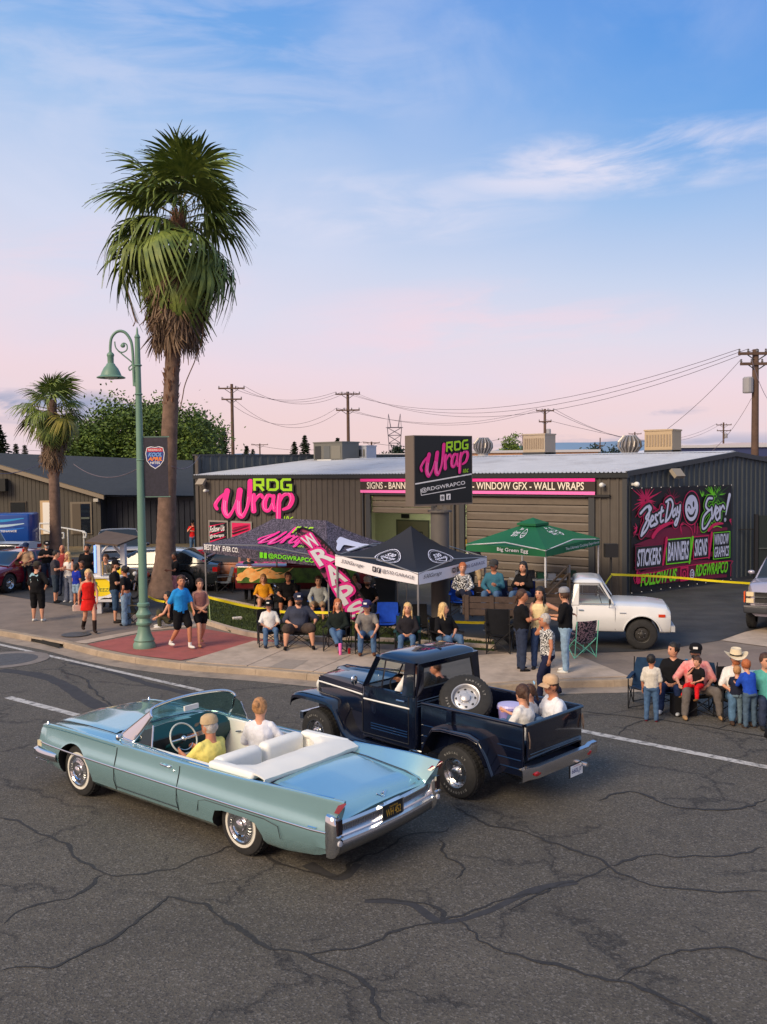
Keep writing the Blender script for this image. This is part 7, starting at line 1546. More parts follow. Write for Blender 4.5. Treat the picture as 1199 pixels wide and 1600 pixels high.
x0, x1 = sx(142, 900).x, sx(196, 900).x; zc_ = sx(0, 900).z
MB().box((x0, -.55, zc_-.05), (x1, .5, zc_)).build('counter', WPT, st); MB().box((x0+.05, -.48, sx(0, 933).z), (x1-.05, .4, zc_-.05)).build('counter_front', mat('stand_planks', srgb(140, 96, 62), .7, var=.3, vs=6), st)
MB().box((x0-.02, -.56, sx(0, 937).z-.03), (x1, .45, sx(0, 935).z)).build('shelf', WPT, st)
P = Print(frame((0, -.49, 0), (1, 0, 0), (0, 0, 1)), .0, .002); cx, cz = (x0+x1)/2-.1, (zc_+sx(0, 933).z)/2
P.poly([(cx+.48*cos(a)*(1+.12*sin(5*a)), cz+.36*sin(a)*(1+.1*cos(7*a))) for a in frange(0, 2*pi, 30)[:-1]], PWHITE); P.poly([(cx+.40*cos(a)*(1+.1*sin(6*a)), cz+.28*sin(a)) for a in frange(0, 2*pi, 26)[:-1]], flat(244, 214, 20)); P.text('SQUEEZE', cx-.36, cz-.16, .72, .16, flat(250, 235, 60), .04, .2); P.text('SQUEEZE', cx-.34, cz-.15, .68, .13, flat(40, 70, 40), .0, .2); P.disc(cx-.15, cz+.12, .07, .07, flat(60, 140, 50)); P.build('lemon_art', st)
MB().box((x0+.25, -.1, zc_), (x0+.4, .05, zc_+.42)).build('menu_board', flat(226, 186, 120), st)
for x_, r_, m_, nm, lb_ in ((x1-.18, .11, flat(238, 210, 30), 'lemon_bowl', 'bowl of yellow lemons on the drink stand counter'),): MB().ball((0, 0, .1), (r_*1.4, r_, r_), 12).build(nm, m_, None, label=lb_, cat='bowl', loc=js+V((x_, 0, zc_)))
q = MB(); q.lathe([(.09, 0), (.10, .2), (.09, .32), (.06, .34)], 14); q.build('drink_jar', glass_mat('jar_glass', (.8, .8, .7)), None, label='clear drink jar on the stand counter beside the menu board', cat='jar', loc=js+V((x0+.6, -.05, zc_)))
# ---------------- caution tape
TAPE = mat('yellow_tape', srgb(232, 214, 24), .5)
def tape(pts, lab, w=.07):
    g = cat_rom(pts, 6); q = MB(); q.grid([[p+V((0, 0, w/2)) for p in g], [p+V((0, .01*sin(i), -w/2)) for i, p in enumerate(g)]]); me = bake(q.mesh('t'), [('SOLIDIFY', dict(thickness=.004))]); me.materials.append(TAPE); link('caution_tape', me, None, lab, 'tape')
def Z(px, py, gy): return D(px, py, gy)
tape([Z(325, 933, 25), Z(345, 938, 25), Z(380, 946, 25.2), Z(420, 953, 25.2), Z(455, 957, 25), Z(500, 957, 24.8), Z(560, 960, 24.5), Z(600, 966, 24.5), Z(650, 970, 24.6), Z(690, 971, 24.9), Z(740, 973, 24.3), Z(778, 972, 24)], 'yellow caution tape strung across the planter behind the seated spectators')
tape([Z(232, 932, 30), Z(245, 938, 29.5), Z(263, 941, 29)], 'short yellow tape from the big palm trunk to the right')
tape([Z(943, 918, 26), Z(955, 900, 28), Z(965, 898, 28.5), Z(1050, 902, 30), Z(1120, 908, 30), Z(1210, 914, 30)], 'yellow caution tape across the driveway before the mural banner')
s_ = G(955, 945); o = empty('barrier_post', s_, label='black speaker box on a post holding the tape by the mural corner', cat='speaker'); MB().tube([(0, 0, 0), (0, 0, 1.5)], .03, 8).build('post', BLACK, o); MB().box((-.2, -.12, 1.5), (.2, .15, 1.92)).build('speaker_box', BLACK, o)
s_ = G(329, 975, .2); MB().tube([(0, 0, 0), (-.03, 0, .82)], .014, 6).build('tape_stake', flat(170, 190, 140), None, label='thin pale stake holding yellow tape at the left end of the turf', cat='stake', loc=s_)
# ---------------- trash bins
def bin_(px, py, lab, w=.55, h=1.05, Yp=None):
    o = empty('trash_bin', G(px, py), R(-10), label=lab, cat='trash bin'); m_ = mat('bin_plastic', srgb(40, 50, 58), .5); q = MB(); q.add([(x*w/2*k, y*w/2*k, z) for z, k in ((.08, .82), (h, 1)) for x, y in ((-1, -1), (1, -1), (1, 1), (-1, 1))], [(3, 2, 1, 0), (4, 5, 6, 7), (0, 1, 5, 4), (1, 2, 6, 5), (2, 3, 7, 6), (3, 0, 4, 7)]); q.build('bin_body', m_, o); MB().box((-w/2-.03, -w/2-.05, h), (w/2+.03, w/2+.03, h+.06)).build('lid', m_, o); MB().tube([(-w/2, w/2+.06, h-.05), (w/2, w/2+.06, h-.05)], .02, 5).build('handle', m_, o)
    for s in (-1, 1): MB().lathe([(.1, -.03), (.1, .03)], 12, mat4=M.Translation((s*w/2, w/2, .1)) @ M.Rotation(R(90), 4, 'Y')).build('wheel', BLACK, o)
bin_(606, 958, 'dark wheeled trash bin behind the left legs of the black tent', .62); bin_(716, 946, 'dark wheeled trash bin right of the pylon post', .55); bin_(730, 941, 'dark wheeled trash bin beside the green tent leg', .5)
# ======================================================================= PALMS, TREES, POLES
def fan_leaf(rnd, R0=1.38, pet=1.0, nseg=34, droop=.5, spread=R(125), wid=1.0):
    """one fan palm leaf along +x: stalk, pleated blade, drooping split tips"""
    mb = MB(); mb.tube([(0, 0, 0), (pet*.5, 0, .03), (pet, 0, 0)], [.03, .02, .014], 4, mi=1)
    for i in range(nseg):
        a = lerp(-spread, spread, i/(nseg-1)); L_ = R0*(1-.25*abs(a)/spread)*rnd.uniform(.85, 1.1); da = spread/nseg*1.05; up = .04*(-1)**i
        tip = rnd.uniform(.5, 1.3)*droop; tw = rnd.uniform(-.06, .06); pts = []
        for u in (0.0, .30, .6, .78, .9, 1.0):
            r = L_*u; zz = -tip*max(0, u-.38)**1.6*L_*1.5+abs(a)*.08*u; rr = r*(1-.25*max(0, u-.6)*tip)
            w = r*da if u < .62 else L_*.6*da*(1-(u-.6)/.42)+.004
            c = V((pet+rr*cos(a+tw*u), rr*sin(a+tw*u), zz+.12*u*(1-u)*(1 if u < .6 else .5))); n = V((-sin(a), cos(a), 0))
            pts.append((c-n*w*wid, c+n*w*wid+V((0, 0, up*u*.5))))
        k = len(mb.v); mb.v += [tuple(p) for ab in pts for p in ab]
        for j in range(len(pts)-1): mb.f.append((k+2*j, k+2*j+1, k+2*j+3, k+2*j+2)); mb.m.append(0 if True else 1)
    return mb
def leafmat(name, a, b, sc=3):
    m = mat(name, a, .55, var=.5, vs=sc, col2=b, spec=.35); return m
LG = leafmat('palm_green', srgb(128, 142, 66), srgb(56, 82, 42)); LY = leafmat('palm_yellowing', srgb(150, 138, 58), srgb(70, 80, 34)); LD = leafmat('palm_dead', srgb(134, 110, 88), srgb(76, 58, 46)); LS = mat('palm_stalk', srgb(128, 120, 70), .6)
TRK = mat('palm_trunk', srgb(112, 90, 78), .9, var=.35, vs=4, bump=1, bs=14)
def palm(name, base, lean, r0, r1, ztop, lab, ncrown, zatt, scale, skirt, seed, boots=(0, 0), flare=1.0):
    rnd = random.Random(seed); o = empty(name, base, label=lab, cat='palm tree'); top = V((lean, 0, ztop)); ax = lambda z: V((lean*(z/ztop)**1.2, 0, z))
    q = MB(); rows = []; n = 26; K = 90
    for i in range(K+1):
        z = ztop*i/K; rr = lerp(r0, r1, min(1, (z/ztop)*1.15)**.6)+flare*.28*max(0, 1-z/1.6)**2; rr *= 1+.018*((i % 2)*2-1); c = ax(z)
        rows.append([c+V((rr*(1+.05*MN.noise(V((a, z*2.5, seed))))*cos(a), rr*(1+.05*MN.noise(V((a+9, z*2.5, seed))))*sin(a), 0)) for a in frange(0, 2*pi, n+1)[:-1]])
    q.grid(rows, closed=True); q.build('trunk', TRK, o, smooth=60)
    # old leaf bases
    if boots[1]:
        q = MB()
        for i in range(int((boots[1]-boots[0])*46)):
            z = rnd.uniform(*boots); a = rnd.uniform(0, 6.28); c = ax(z); rr = r1*1.0; d = V((cos(a), sin(a), 0)); t = V((-sin(a), cos(a), 0)); L_ = rnd.uniform(.12, .32); w = .07
            p = c+d*rr*.9; e = p+d*L_*.5+V((0, 0, L_)); q.add([p-t*w, p+t*w, e+t*w*.5, e-t*w*.5, p+d*.05], [(0, 1, 2, 3), (0, 4, 3), (1, 4, 2)])
        q.build('leaf_bases', mat('palm_boots', srgb(128, 96, 78), .9, var=.4, vs=6), o, kind='stuff')
    meshes = []
    for k in range(5):
        me = fan_leaf(rnd, 1.4*scale, 1.0*scale, droop=[.8, 1.2, 1.0, 1.5, .7][k]).mesh('leaf', 60); meshes.append(me)
    ms = {}
    def leaf(me, m, loc, az, el, roll, nm='frond'):
        key = (me.name, m.name)
        if key not in ms: c = me.copy(); c.materials.append(m); c.materials.append(LS if m is not LD else LD); ms[key] = c
        ob = bpy.data.objects.new(nm, ms[key]); C.objects.link(ob); ob.parent = o; ob.location = loc; ob.matrix_local = M.Translation(loc) @ M.Rotation(az, 4, 'Z') @ M.Rotation(-el, 4, 'Y') @ M.Rotation(roll, 4, 'X') @ M.Scale(rnd.uniform(.7, 1.12), 4); return ob
    for i in range(ncrown):
        f = (i+.5)/ncrown; el = R(lerp(84, -58, f**.8))+rnd.uniform(-.28, .28); az = i*2.399+rnd.uniform(-.2, .2); z = lerp(zatt[1], zatt[0], f); c = ax(z)+V((cos(az)*.15, sin(az)*.15, 0))
        leaf(meshes[(0, 4, 2, 1, 3)[min(4, int(f*5))]] if rnd.random() < .7 else rnd.choice(meshes), LY if (f > .6 and rnd.random() < .30) else LG, c, az, el, rnd.uniform(-.5, .5))
    dm = [fan_leaf(rnd, 1.05*scale, .55*scale, nseg=16, droop=.15, spread=R(40), wid=.8).mesh('dead', 60) for _ in range(3)]
    ns, za, zb, ra, rb = skirt
    for i in range(ns):
        f = i/ns; z = lerp(za, zb, f**.9)+rnd.uniform(-.1, .1); az = i*2.399; c = ax(z)+V((cos(az)*(.2+rb*.2), sin(az)*(.2+rb*.2), 0)); leaf(rnd.choice(dm), LD, c, az, R(-90)+lerp(ra, rb, f)+rnd.uniform(-.07, .07), rnd.uniform(-.6, .6), 'dead_frond')
    return o
pb_ = G(258, 930)
palm('palm_tree', pb_, .78, .40, .21, 13.2, 'tall shaggy fan palm with a brown skirt of dead fronds beside the street lamp', 50, (11.8, 13.9), 1.2, (150, 12.0, 9.9, R(28), R(16)), 5, (6.5, 13.2), 1.5)
palm('palm_tree', G(88, 868), .0, .31, .24, 8.1, 'short fan palm with yellowing crown in front of the brown board building', 30, (7.1, 8.0), .85, (90, 7.4, 5.6, R(20), R(10)), 9, (3.9, 5.0), .3)
def dangling():
    rnd = random.Random(3); q = MB()
    for pts in ([(312, 470), (318, 520), (306, 560), (290, 600), (282, 640)], [(205, 480), (212, 500), (208, 510)], [(200, 455), (206, 480), (215, 505)]):
        g = cat_rom([D(x, y, pb_.y-.4) for x, y in pts], 6); q.tube([p+V((.04*MN.noise(p*3), 0, 0)) for p in g], .018, 4)
    own(q.build('fruit_stalk', LD), bpy.data.objects['palm_tree'])
dangling()
def tree(base, h, w, m, lab, seed, nclump=60, nl=90, leaf=.16, trunk_h=.35, squash=1.0, name='tree', group=None, cat_='tree', tw=.02):
    rnd = random.Random(seed); o = empty(name, base, label=lab, cat=cat_, group=group)
    q = MB(); tb = MB(); cl = []
    tb.tube([(0, 0, 0), (.05*h*.2, 0, h*trunk_h), (0, 0, h*.75)], [h*tw*1.4, h*tw, h*tw*.4], 8)
    for i in range(nclump):
        a = rnd.uniform(0, 6.28); u = rnd.uniform(-1, 1); rr = rnd.uniform(.35, 1)**.5; k = 1+.25*MN.noise(V((cos(a)*2, sin(a)*2, u*2+seed)))
        cl.append(V((cos(a)*sqrt(1-u*u)*rr*w/2*k, sin(a)*sqrt(1-u*u)*rr*w/2*k, h*(1+trunk_h)/2+u*rr*h*(1-trunk_h)/2*k*squash)))
    for c in cl[::4]: tb.tube([(0, 0, h*trunk_h*rnd.uniform(.7, 1.5)), c*.6+V((0, 0, h*trunk_h*.4)), c], [h*tw*.5, h*tw*.25, .01*h*.2], 5)
    for c in cl:
        s = w*.11*rnd.uniform(.7, 1.3)
        for _ in range(nl):
            p = c+V((rnd.gauss(0, 1)*s, rnd.gauss(0, 1)*s, rnd.gauss(0, .7)*s)); a = V((rnd.gauss(0, 1), rnd.gauss(0, 1), rnd.gauss(0, 1))).normalized(); b = a.orthogonal().normalized(); L_ = leaf*rnd.uniform(.7, 1.3)
            q.add([p-a*L_, p+b*L_*.5, p+a*L_, p-b*L_*.5], [(0, 1, 2, 3)])
    tb.build('trunk', mat('bark', srgb(70, 58, 50), .9, var=.3, bump=1), o, smooth=60); q.build('crown', m, o); return o
FG = leafmat('leaf_green', srgb(106, 128, 46), srgb(40, 60, 26), .5); FDk = leafmat('leaf_dark', srgb(52, 66, 44), srgb(24, 36, 28), .5)
def at(px, Y): p = D(px, 800, Y); return V((p.x, Y, .15))
def hz(py, px, Y): return D(px, py, Y).z-.15
for i, (px, py, Y, w, lab) in enumerate(((268, 632, 72, 7.0, 'dense green tree behind the slate roof right of the big palm trunk'), (232, 628, 78, 6.0, 'green tree behind the slate roof directly behind the street lamp'), (190, 632, 74, 6.5, 'green tree behind the slate roof left of the street lamp'), (152, 655, 73, 5.0, 'smaller green tree behind the slate roof just right of the short palm'), (300, 655, 76, 4.5, 'lower green tree at the right end of the slate roof'))):
    tree(at(px, Y), hz(py, px, Y), w, FG, lab, 20+i, 52, 170, .15)
tree(at(803, 150), hz(681, 803, 150), 3.8, leafmat('leaf_light', srgb(120, 140, 52), srgb(60, 84, 30), .5), 'light green bushy treetop behind the roof left of the tan cooler', 31, 40, 60, .22)
tree(at(856, 260), hz(694, 938, 260), 10, FDk, 'round dark treetop on the skyline right of the left cooler', 33, 30, 60, .5).location.x = at(941, 260).x
tree(at(622, 240), hz(697, 622, 240), 6, FDk, 'dark bushy treetop at the foot of the lattice tower', 34, 30, 50, .4)
for i, (px, w) in enumerate(((962, 14), (975, 10), (950, 8), (920, 8))): tree(at(px, 420), hz(710, px, 420), w, FDk, ['wide', 'middle', 'small left', 'farthest left'][i]+' dark skyline tree between the tan coolers', 40+i, 16, 30, .9, .1)
def pine(px, py, Y, w, lab, seed):
    rnd = random.Random(seed); h = hz(py, px, Y); o = empty('pine_tree', at(px, Y), label=lab, cat='pine tree'); MB().tube([(0, 0, 0), (0, 0, h*.98)], [h*.018, .02], 6).build('trunk', mat('bark', (.05, .04, .03), .9), o); q = MB()
    n = 34
    for i in range(n):
        f = i/n; z = h*(.12+.86*f); rr = w/2*(1-f)**.8*rnd.uniform(.75, 1.15)+.1
        for k in range(11):
            a = rnd.uniform(0, 6.28); L_ = rr*rnd.uniform(.6, 1.1)
            for _ in range(7):
                u = rnd.uniform(.2, 1); p = V((cos(a)*L_*u, sin(a)*L_*u, z-.25*L_*u+rnd.uniform(-.1, .1)*h*.04)); s = w*.06*rnd.uniform(.6, 1.2); b = V((rnd.gauss(0, 1), rnd.gauss(0, 1), rnd.gauss(0, .4))).normalized()*s; c = V((-b.y, b.x, -s*.6)); q.add([p-b, p+c*.5, p+b, p-c*.5], [(0, 1, 2, 3)])
    q.build('crown', FDk, o)
for i, (px, py, Y, w, lab) in enumerate(((352, 663, 110, 4.0, 'tall dark pine beside the left utility pole'), (387, 694, 150, 4.0, 'small pine right of the left utility pole'), (397, 699, 150, 3.2, 'smallest pine right of the left utility pole'), (462, 687, 130, 3.6, 'left pine of the pair behind the roof air conditioner'), (478, 677, 130, 4.0, 'taller right pine of the pair behind the roof air conditioner'), (529, 681, 140, 4.0, 'pine top directly above the grey air conditioner'), (2, 658, 95, 4.6, 'tall dark pine at the left edge of the skyline'), (28, 690, 110, 3.0, 'small pine left of the short palm'), (42, 692, 110, 3.0, 'small pine nearest the short palm'), (588, 708, 120, 1.6, 'tiny conifer right of the patterned roof unit'))): pine(px, py, Y, w, lab, 60+i)
# utility poles and wires
PW_ = mat('pole_wood', srgb(92, 72, 62), .9, var=.25, vs=3); WIRE = mat('wire_glow', (.14, .11, .13), .6)  # wires are lightened: the glow on them is put into their colour
def upole(px, py_top, Y, arms, lab, rtop=.14, rz=0, extra=None, arm_m=None):
    b = at(px, Y); h = hz(py_top, px, Y); o = empty('utility_pole', b, rz, label=lab, cat='utility pole'); MB().tube([(0, 0, 0), (0, 0, h)], [rtop*1.4, rtop], 10).build('pole', PW_, o, smooth=60); tips = []
    for (py_, hw, n) in arms:
        z = hz(py_, px, Y); MB().box((-hw, -.24, z-.07), (hw, -.12, z+.07)).build('crossarm', arm_m or PW_, o)
        for s in (-1, 1): MB().tube([(s*hw*.55, -.18, z-.03), (0, -.1, z-hw*.4)], .03, 4).build('arm_brace', STEEL, o)
        for i in range(n):
            x = lerp(-hw*.95, hw*.95, i/(n-1)); MB().lathe([(.03, z+.06), (.07, z+.12), (.04, z+.17), (.06, z+.22), (.001, z+.26)], 8, mat4=M.Translation((x, -.18, 0))).build('insulator', flat(110, 108, 110, .3), o); tips.append(b+M.Rotation(rz, 3, 'Z') @ V((x, -.18, z+.24)))
    if extra: z = hz(extra, px, Y); MB().lathe([(.24, z-.4), (.26, z-.35), (.26, z+.35), (.2, z+.42), (.001, z+.44)], 14, mat4=M.Translation((-.42 if px > 1150 else .4, -.1, 0))).build('transformer', flat(150, 150, 156, .5), o)
    return tips
t1 = upole(366, 600, 92, [(607, 1.3, 4), (624, 1.0, 3)], 'left utility pole with two crossarms beside the tall pine')
t2 = upole(546, 612, 95, [(616, 1.25, 5), (641, 1.2, 4)], 'utility pole with two crossarms above the grey air conditioner')
t3 = upole(852, 639, 105, [(642, 1.0, 4), (659, .7, 3)], 'utility pole behind the square cooler with small transformer', extra=676)
t4 = upole(1179, 546, 48, [(553, .95, 5), (569, .85, 4)], 'big brown utility pole with a grey transformer at the right edge', .16, extra=602)
t5 = upole(1130, 660, 160, [(664, 1.3, 4), (673, 1.2, 3)], 'small utility pole left of the big right-hand pole', extra=681)
t6 = upole(992, 675, 190, [(678, 1.3, 3), (691, 1.0, 2)], 'faint utility pole between the turbine and the skyline trees'); t7 = upole(818, 679, 200, [(681, 1.5, 3)], 'tiny utility pole beside the light green treetop'); t8 = upole(408, 693, 200, [(695, 1.8, 3)], 'tiny distant utility pole right of the small pines'); t9 = upole(582, 690, 180, [(692, 1.6, 3)], 'tiny distant utility pole right of the patterned roof unit', .16)
t10 = upole(938, 684, 240, [(696, 1.2, 2)], 'thin pole above the round dark treetop')
def wire(a, b, sag, r=.016, lab='', n=22):
    pts = [a.lerp(b, i/n)-V((0, 0, sag*4*(i/n)*(1-i/n))) for i in range(n+1)]; MB().tube(pts, r, 4).build('power_line', WIRE, None, label='power line '+lab, cat='power line', group='overhead power lines')
for i in range(3): wire(t1[i+1], t2[i], 1.1+.2*i, lab=('highest', 'middle', 'lowest')[i]+' of three between the tops of the two left poles')
for i in range(2): wire(t1[4+i], t2[5+i], 2.2+.3*i, lab=('upper', 'lower')[i]+' of two between the second crossarms of the left poles')
for i in range(3): wire(t2[i+1], t4[i], 2.4+.3*i, .014, ('highest', 'middle', 'lowest')[i]+' of three rising to the big right-hand pole')
for i in range(2): wire(t2[5+i], t3[i], 1.6+.2*i, lab=('upper', 'lower')[i]+' of two running to the pole with small transformer')
for i in range(2): wire(t3[2+i], t5[i], 3.2+.3*i, .022, ('upper', 'lower')[i]+' of two from the transformer pole to the small right pole')
wire(t3[5], V((90, 130, 9)), 4, .02, 'sagging low from the small transformer pole to the right'); wire(t4[6], D(1230, 640, 40), .8, .014, 'dropping steeply right from the big pole'); wire(t4[3], D(1260, 552, 44), .2, .014, 'leaving the top of the big pole to the right'); wire(t4[5], D(900, 735, 60), 1.2, .014, 'coming down from the big pole to the metal roof'); wire(D(0, 740, 30), D(65, 724, 33), .1, .014, 'strung left of the short palm over the board building'); wire(D(115, 725, 34), D(230, 722, 31), .5, .014, 'sagging across the slate roof between the two palms'); wire(D(268, 728, 31), D(312, 712, 44), .3, .014, 'from the big palm to the parapet corner')
wire(t4[6]-V((0, 0, 2)), D(1010, 715, 44), 1.6, .014, 'from the big pole down behind the tan cooler'); wire(t1[0]+V((0, 0, -6)), V((-60, 120, 9)), 1, .02, 'from the left pole towards the green trees'); wire(t8[0], t9[0], 1.5, .035, 'between two tiny distant poles behind the air conditioner'); wire(t9[0], t7[0], 1.8, .035, 'far off behind the lattice tower')
# lattice tower
tb = at(618, 300); o = empty('lattice_tower', tb, label='steel lattice power tower on the skyline left of the pylon sign', cat='tower'); hh_ = hz(668, 618, 300); G_ = mat('tower_steel', srgb(110, 104, 116), .6)
def wid(z): return lerp(3.2, 1.7, min(1, z/hh_*1.6)) if z < hh_*.6 else lerp(1.7, 2.3, (z/hh_-.6)/.4)
zs_ = [hh_*k/7 for k in range(8)]; q = MB()
for a_, b_ in zip(zs_, zs_[1:]):
    for sx_, sy_ in ((-1, -1), (1, -1), (1, 1), (-1, 1)):
        nx, ny = (-sy_, sx_) ; w0, w1 = wid(a_), wid(b_); q.tube([(sx_*w0, sy_*w0, a_), (sx_*w1, sy_*w1, b_)], .10, 4); q.tube([(sx_*w0, sy_*w0, a_), (nx*w1, ny*w1, b_)], .06, 4); q.tube([(nx*w0, ny*w0, a_), (sx_*w1, sy_*w1, b_)], .06, 4); q.tube([(sx_*w1, sy_*w1, b_), (nx*w1, ny*w1, b_)], .06, 4)
q.build('lattice_frame', G_, o)
for s in (-1, 1): q = MB(); q.tube([(s*2.2, -1, hh_), (s*1.9, 0, hh_+4.4)], .08, 4); q.tube([(s*1.1, 1, hh_), (s*1.9, 0, hh_+4.4)], .08, 4); q.tube([(s*1.3, -1, hh_), (s*1.9, 0, hh_+4.4)], .08, 4); q.build('tower_horn', G_, o)
MB().tube([(-2.8, 0, hh_), (2.8, 0, hh_)], .10, 4).build('tower_arm', G_, o)
# ======================================================================= PEOPLE
SK = [mat('skin_light', srgb(206, 150, 122), .55), mat('skin_tan', srgb(186, 124, 94), .55), mat('skin_brown', srgb(132, 84, 62), .55)]
HR = {k: mat('hair_'+k, srgb(*c), .6, var=.35, vs=30, bump=.8, bs=50) for k, c in dict(black=(28, 24, 24), brown=(70, 46, 34), blond=(206, 172, 118), red=(170, 96, 54), grey=(178, 170, 164), sandy=(176, 128, 84)).items()}
EYE = mat('eye_dark', (.02, .015, .012), .3); LIP = mat('lips', srgb(160, 84, 78), .5)
ARM = dict(down=((0, .06, -.28), (.05, .07, -.52)), lap=((.10, .09, -.25), (.29, -.05, -.33)), fold=((.08, .09, -.24), (.24, -.15, -.17)), face=((.19, .07, -.18), (.17, -.10, .03)), phone=((.05, .06, -.27), (.28, -.05, -.20)), hips=((-.09, .17, -.24), (.02, .05, -.44)),
    fwd=((.10, .06, -.26), (.32, .02, -.24)), up=((.10, .20, -.10), (.06, .02, .14)), back=((-.11, .06, -.25), (-.14, .08, -.49)), swing=((.11, .05, -.25), (.24, .02, -.46)), rail=((.06, .15, -.24), (.25, .18, -.30)), reach=((.2, .12, -.16), (.42, .10, -.08)), knee=((.14, .08, -.23), (.36, .0, -.36)), clasp=((.04, .05, -.28), (.16, -.15, -.42)), wheel=((.2, .03, -.2), (.42, -.02, -.16)), side=((.0, .25, -.12), (.02, .48, -.16)))
LEG_ = dict(stand=((.01, .02, -.43), (-.01, .03, -.85)), fwdl=((.20, 0, -.39), (.20, 0, -.82)), backl=((-.02, 0, -.44), (-.30, 0, -.78)), sit=((.42, .05, .07), (.46, .06, -.335)), sitw=((.40, .16, .07), (.44, .20, -.335)), cross=((.41, -.05, .13), (.60, -.22, -.15)), out=((.42, .02, .09), (.68, .02, -.31)), floor=((.28, .04, .24), (.26, .05, -.14)), bent=((.10, .02, -.42), (-.02, .02, -.84)), dangle=((.32, .1, -.02), (.40, .16, -.32)))
def capsules(segs, voxel, name, smooth=4):
    mb = MB()
    for s in segs:
        if s[0] == 'c':
            _, a, b, ra, rb = s[:5]; a, b = V(a), V(b); n = 4; mb.tube([a.lerp(b, i/n) for i in range(n+1)], [lerp(ra, rb, i/n) for i in range(n+1)], 10, sq=s[5] if len(s) > 5 else 1, up=s[6] if len(s) > 6 else None); mb.ball(a, ra*.98, 8); mb.ball(b, rb*.98, 8)
        elif s[0] == 'b': mb.ball(s[1], s[2], 12)
        elif s[0] == 'l':                       # loft of ellipses: (centre, rx, ry)
            rows = [[V(c)+V((rx*cos(t), ry*sin(t), 0)) for t in frange(0, 2*pi, 17)[:-1]] for c, rx, ry in s[1]]; k = len(rows); o = len(mb.v); mb.grid(rows, closed=True); mb.f += [tuple(o+i for i in range(16))[::-1], tuple(o+(k-1)*16+i for i in range(16))]; mb.m += [0, 0]
    me = bake(fix_normals(mb.mesh(name)), [('REMESH', dict(mode='VOXEL', voxel_size=voxel)), ('SMOOTH', dict(factor=.5, iterations=smooth))], name); me.polygons.foreach_set('use_smooth', [True]*len(me.polygons)); return me
_pr = random.Random(12)
def person(loc, face, label, h=1.75, pose='stand', arms=('down', 'down'), skin=0, shirt=None, sleeve=.5, pants=None, plen=1.0, shoe=None, hair='brown', style='short', hat=None, b=1.0, look=0, lean=0, z0=None, fem=0, beard=None, vox=.021, group=None, skirt=None, sock=None, glasses=0, tilt=0, hem=None, legs=None):
    b *= 1.1; look = look or _pr.uniform(-.5, .5); tilt = tilt or _pr.uniform(-.1, .3)
    lg = legs or {'stand': ('stand', 'stand'), 'walk': ('fwdl', 'backl'), 'sit': ('sit', 'sit'), 'sitw': ('sitw', 'sitw'), 'cross': ('sit', 'cross'), 'out': ('out', 'sit'), 'floor': ('floor', 'floor'), 'bent': ('bent', 'stand')}[pose]
    sc = h/1.75; sit = pose in ('sit', 'sitw', 'cross', 'out'); lean = lean or (-.13 if sit and z0 is None else 0); pz = (.43 if sit else .22 if pose == 'floor' else .92) if z0 is None else z0/sc
    o = empty('person', loc, face, label=label, cat='person', group=group, scale=sc); P0 = V((0, 0, pz)); up = V((sin(lean), 0, cos(lean))); N = P0+up*.53; Hc = N+V((.025+sin(lean+tilt)*.08, 0, .152)); hk = 1.12+max(0, 1.5-h)*.35; fb = .93 if fem else 1.0
    sh = {s: N-up*.083+V((0, s*.152*b**.7*fb, 0)) for s in (1, -1)}; TZ = lambda r: [('c', N-up*.035, sh[s]+V((0, 0, .004)), r, r*.85) for s in (1, -1)]; el, ha, kn, an, hp = {}, {}, {}, {}, {}
    for s, a, l in ((1, arms[0], lg[0]), (-1, arms[1], lg[1])):
        A_ = ARM[a] if isinstance(a, str) else a; L_ = LEG_[l] if isinstance(l, str) else l
        el[s] = sh[s]+V((A_[0][0], s*A_[0][1]*(b if A_[0][1] > 0 else 1), A_[0][2])); ha[s] = sh[s]+V((A_[1][0], s*A_[1][1], A_[1][2]))
        hp[s] = P0+V((0, s*.085*b, -.02)); kn[s] = hp[s]+V((L_[0][0], s*L_[0][1], L_[0][2])); an[s] = hp[s]+V((L_[1][0], s*L_[1][1], L_[1][2]))
    def tor(g, z0_=-.08, z1_=.50, wa=None):
        w = wa or (.105 if fem else .12); pr = [(-.08, .105, .155 if fem else .15), (.0, .112, .165 if fem else .155), (.12, .095*(1+(b-1)*1.6), .125 if fem else .14), (.25, .11, .14 if fem else .155), (.36, .12, .155 if fem else .172), (.43, .10, .145), (.475, .075, .105), (.515, .055, .062)]
        return ('l', [(P0+up*z, (rx+g)*(1+(b-1)*1.1), (ry+g)*b) for z, rx, ry in pr if z0_ <= z <= z1_])
    q = [tor(0), ('c', N-up*.04, Hc-V((.02, 0, .07)), .064*b**.6, .058*b**.4)]+[('b', Hc+V(c)*hk, [r*hk for r in e]) for c, e in (((0, 0, 0), (.097, .08, .12)), ((.025, 0, -.05), (.07, .06, .067)), ((.097, 0, -.015), (.022, .015, .028)), ((0, .08, -.015), (.02, .012, .03)), ((0, -.08, -.015), (.02, .012, .03)))]
    q += TZ(.048)
    for s in (1, -1): q += [('c', sh[s], el[s], .048*b, .037*b), ('c', el[s], ha[s], .038*b, .026), ('c', hp[s], kn[s], .082*b, .054*b), ('c', kn[s], kn[s].lerp(an[s], .35), .052*b, .055*b), ('c', kn[s].lerp(an[s], .35), an[s], .054*b, .033)]
    # turn the head
    rot = M.Translation(Hc) @ M.Rotation(look, 4, 'Z') @ M.Translation(-Hc)
    me = capsules(q, vox, 'body')
    for v in me.vertices:
        t = max(0, min(1, (v.co-Hc).z/.06+2.2)) if (v.co-Hc).length < .22*hk and v.co.z > N.z+.02 else 0
        if t > .5: v.co = rot @ v.co
    bm = bmesh.new(); bm.from_mesh(me); hm = MB()
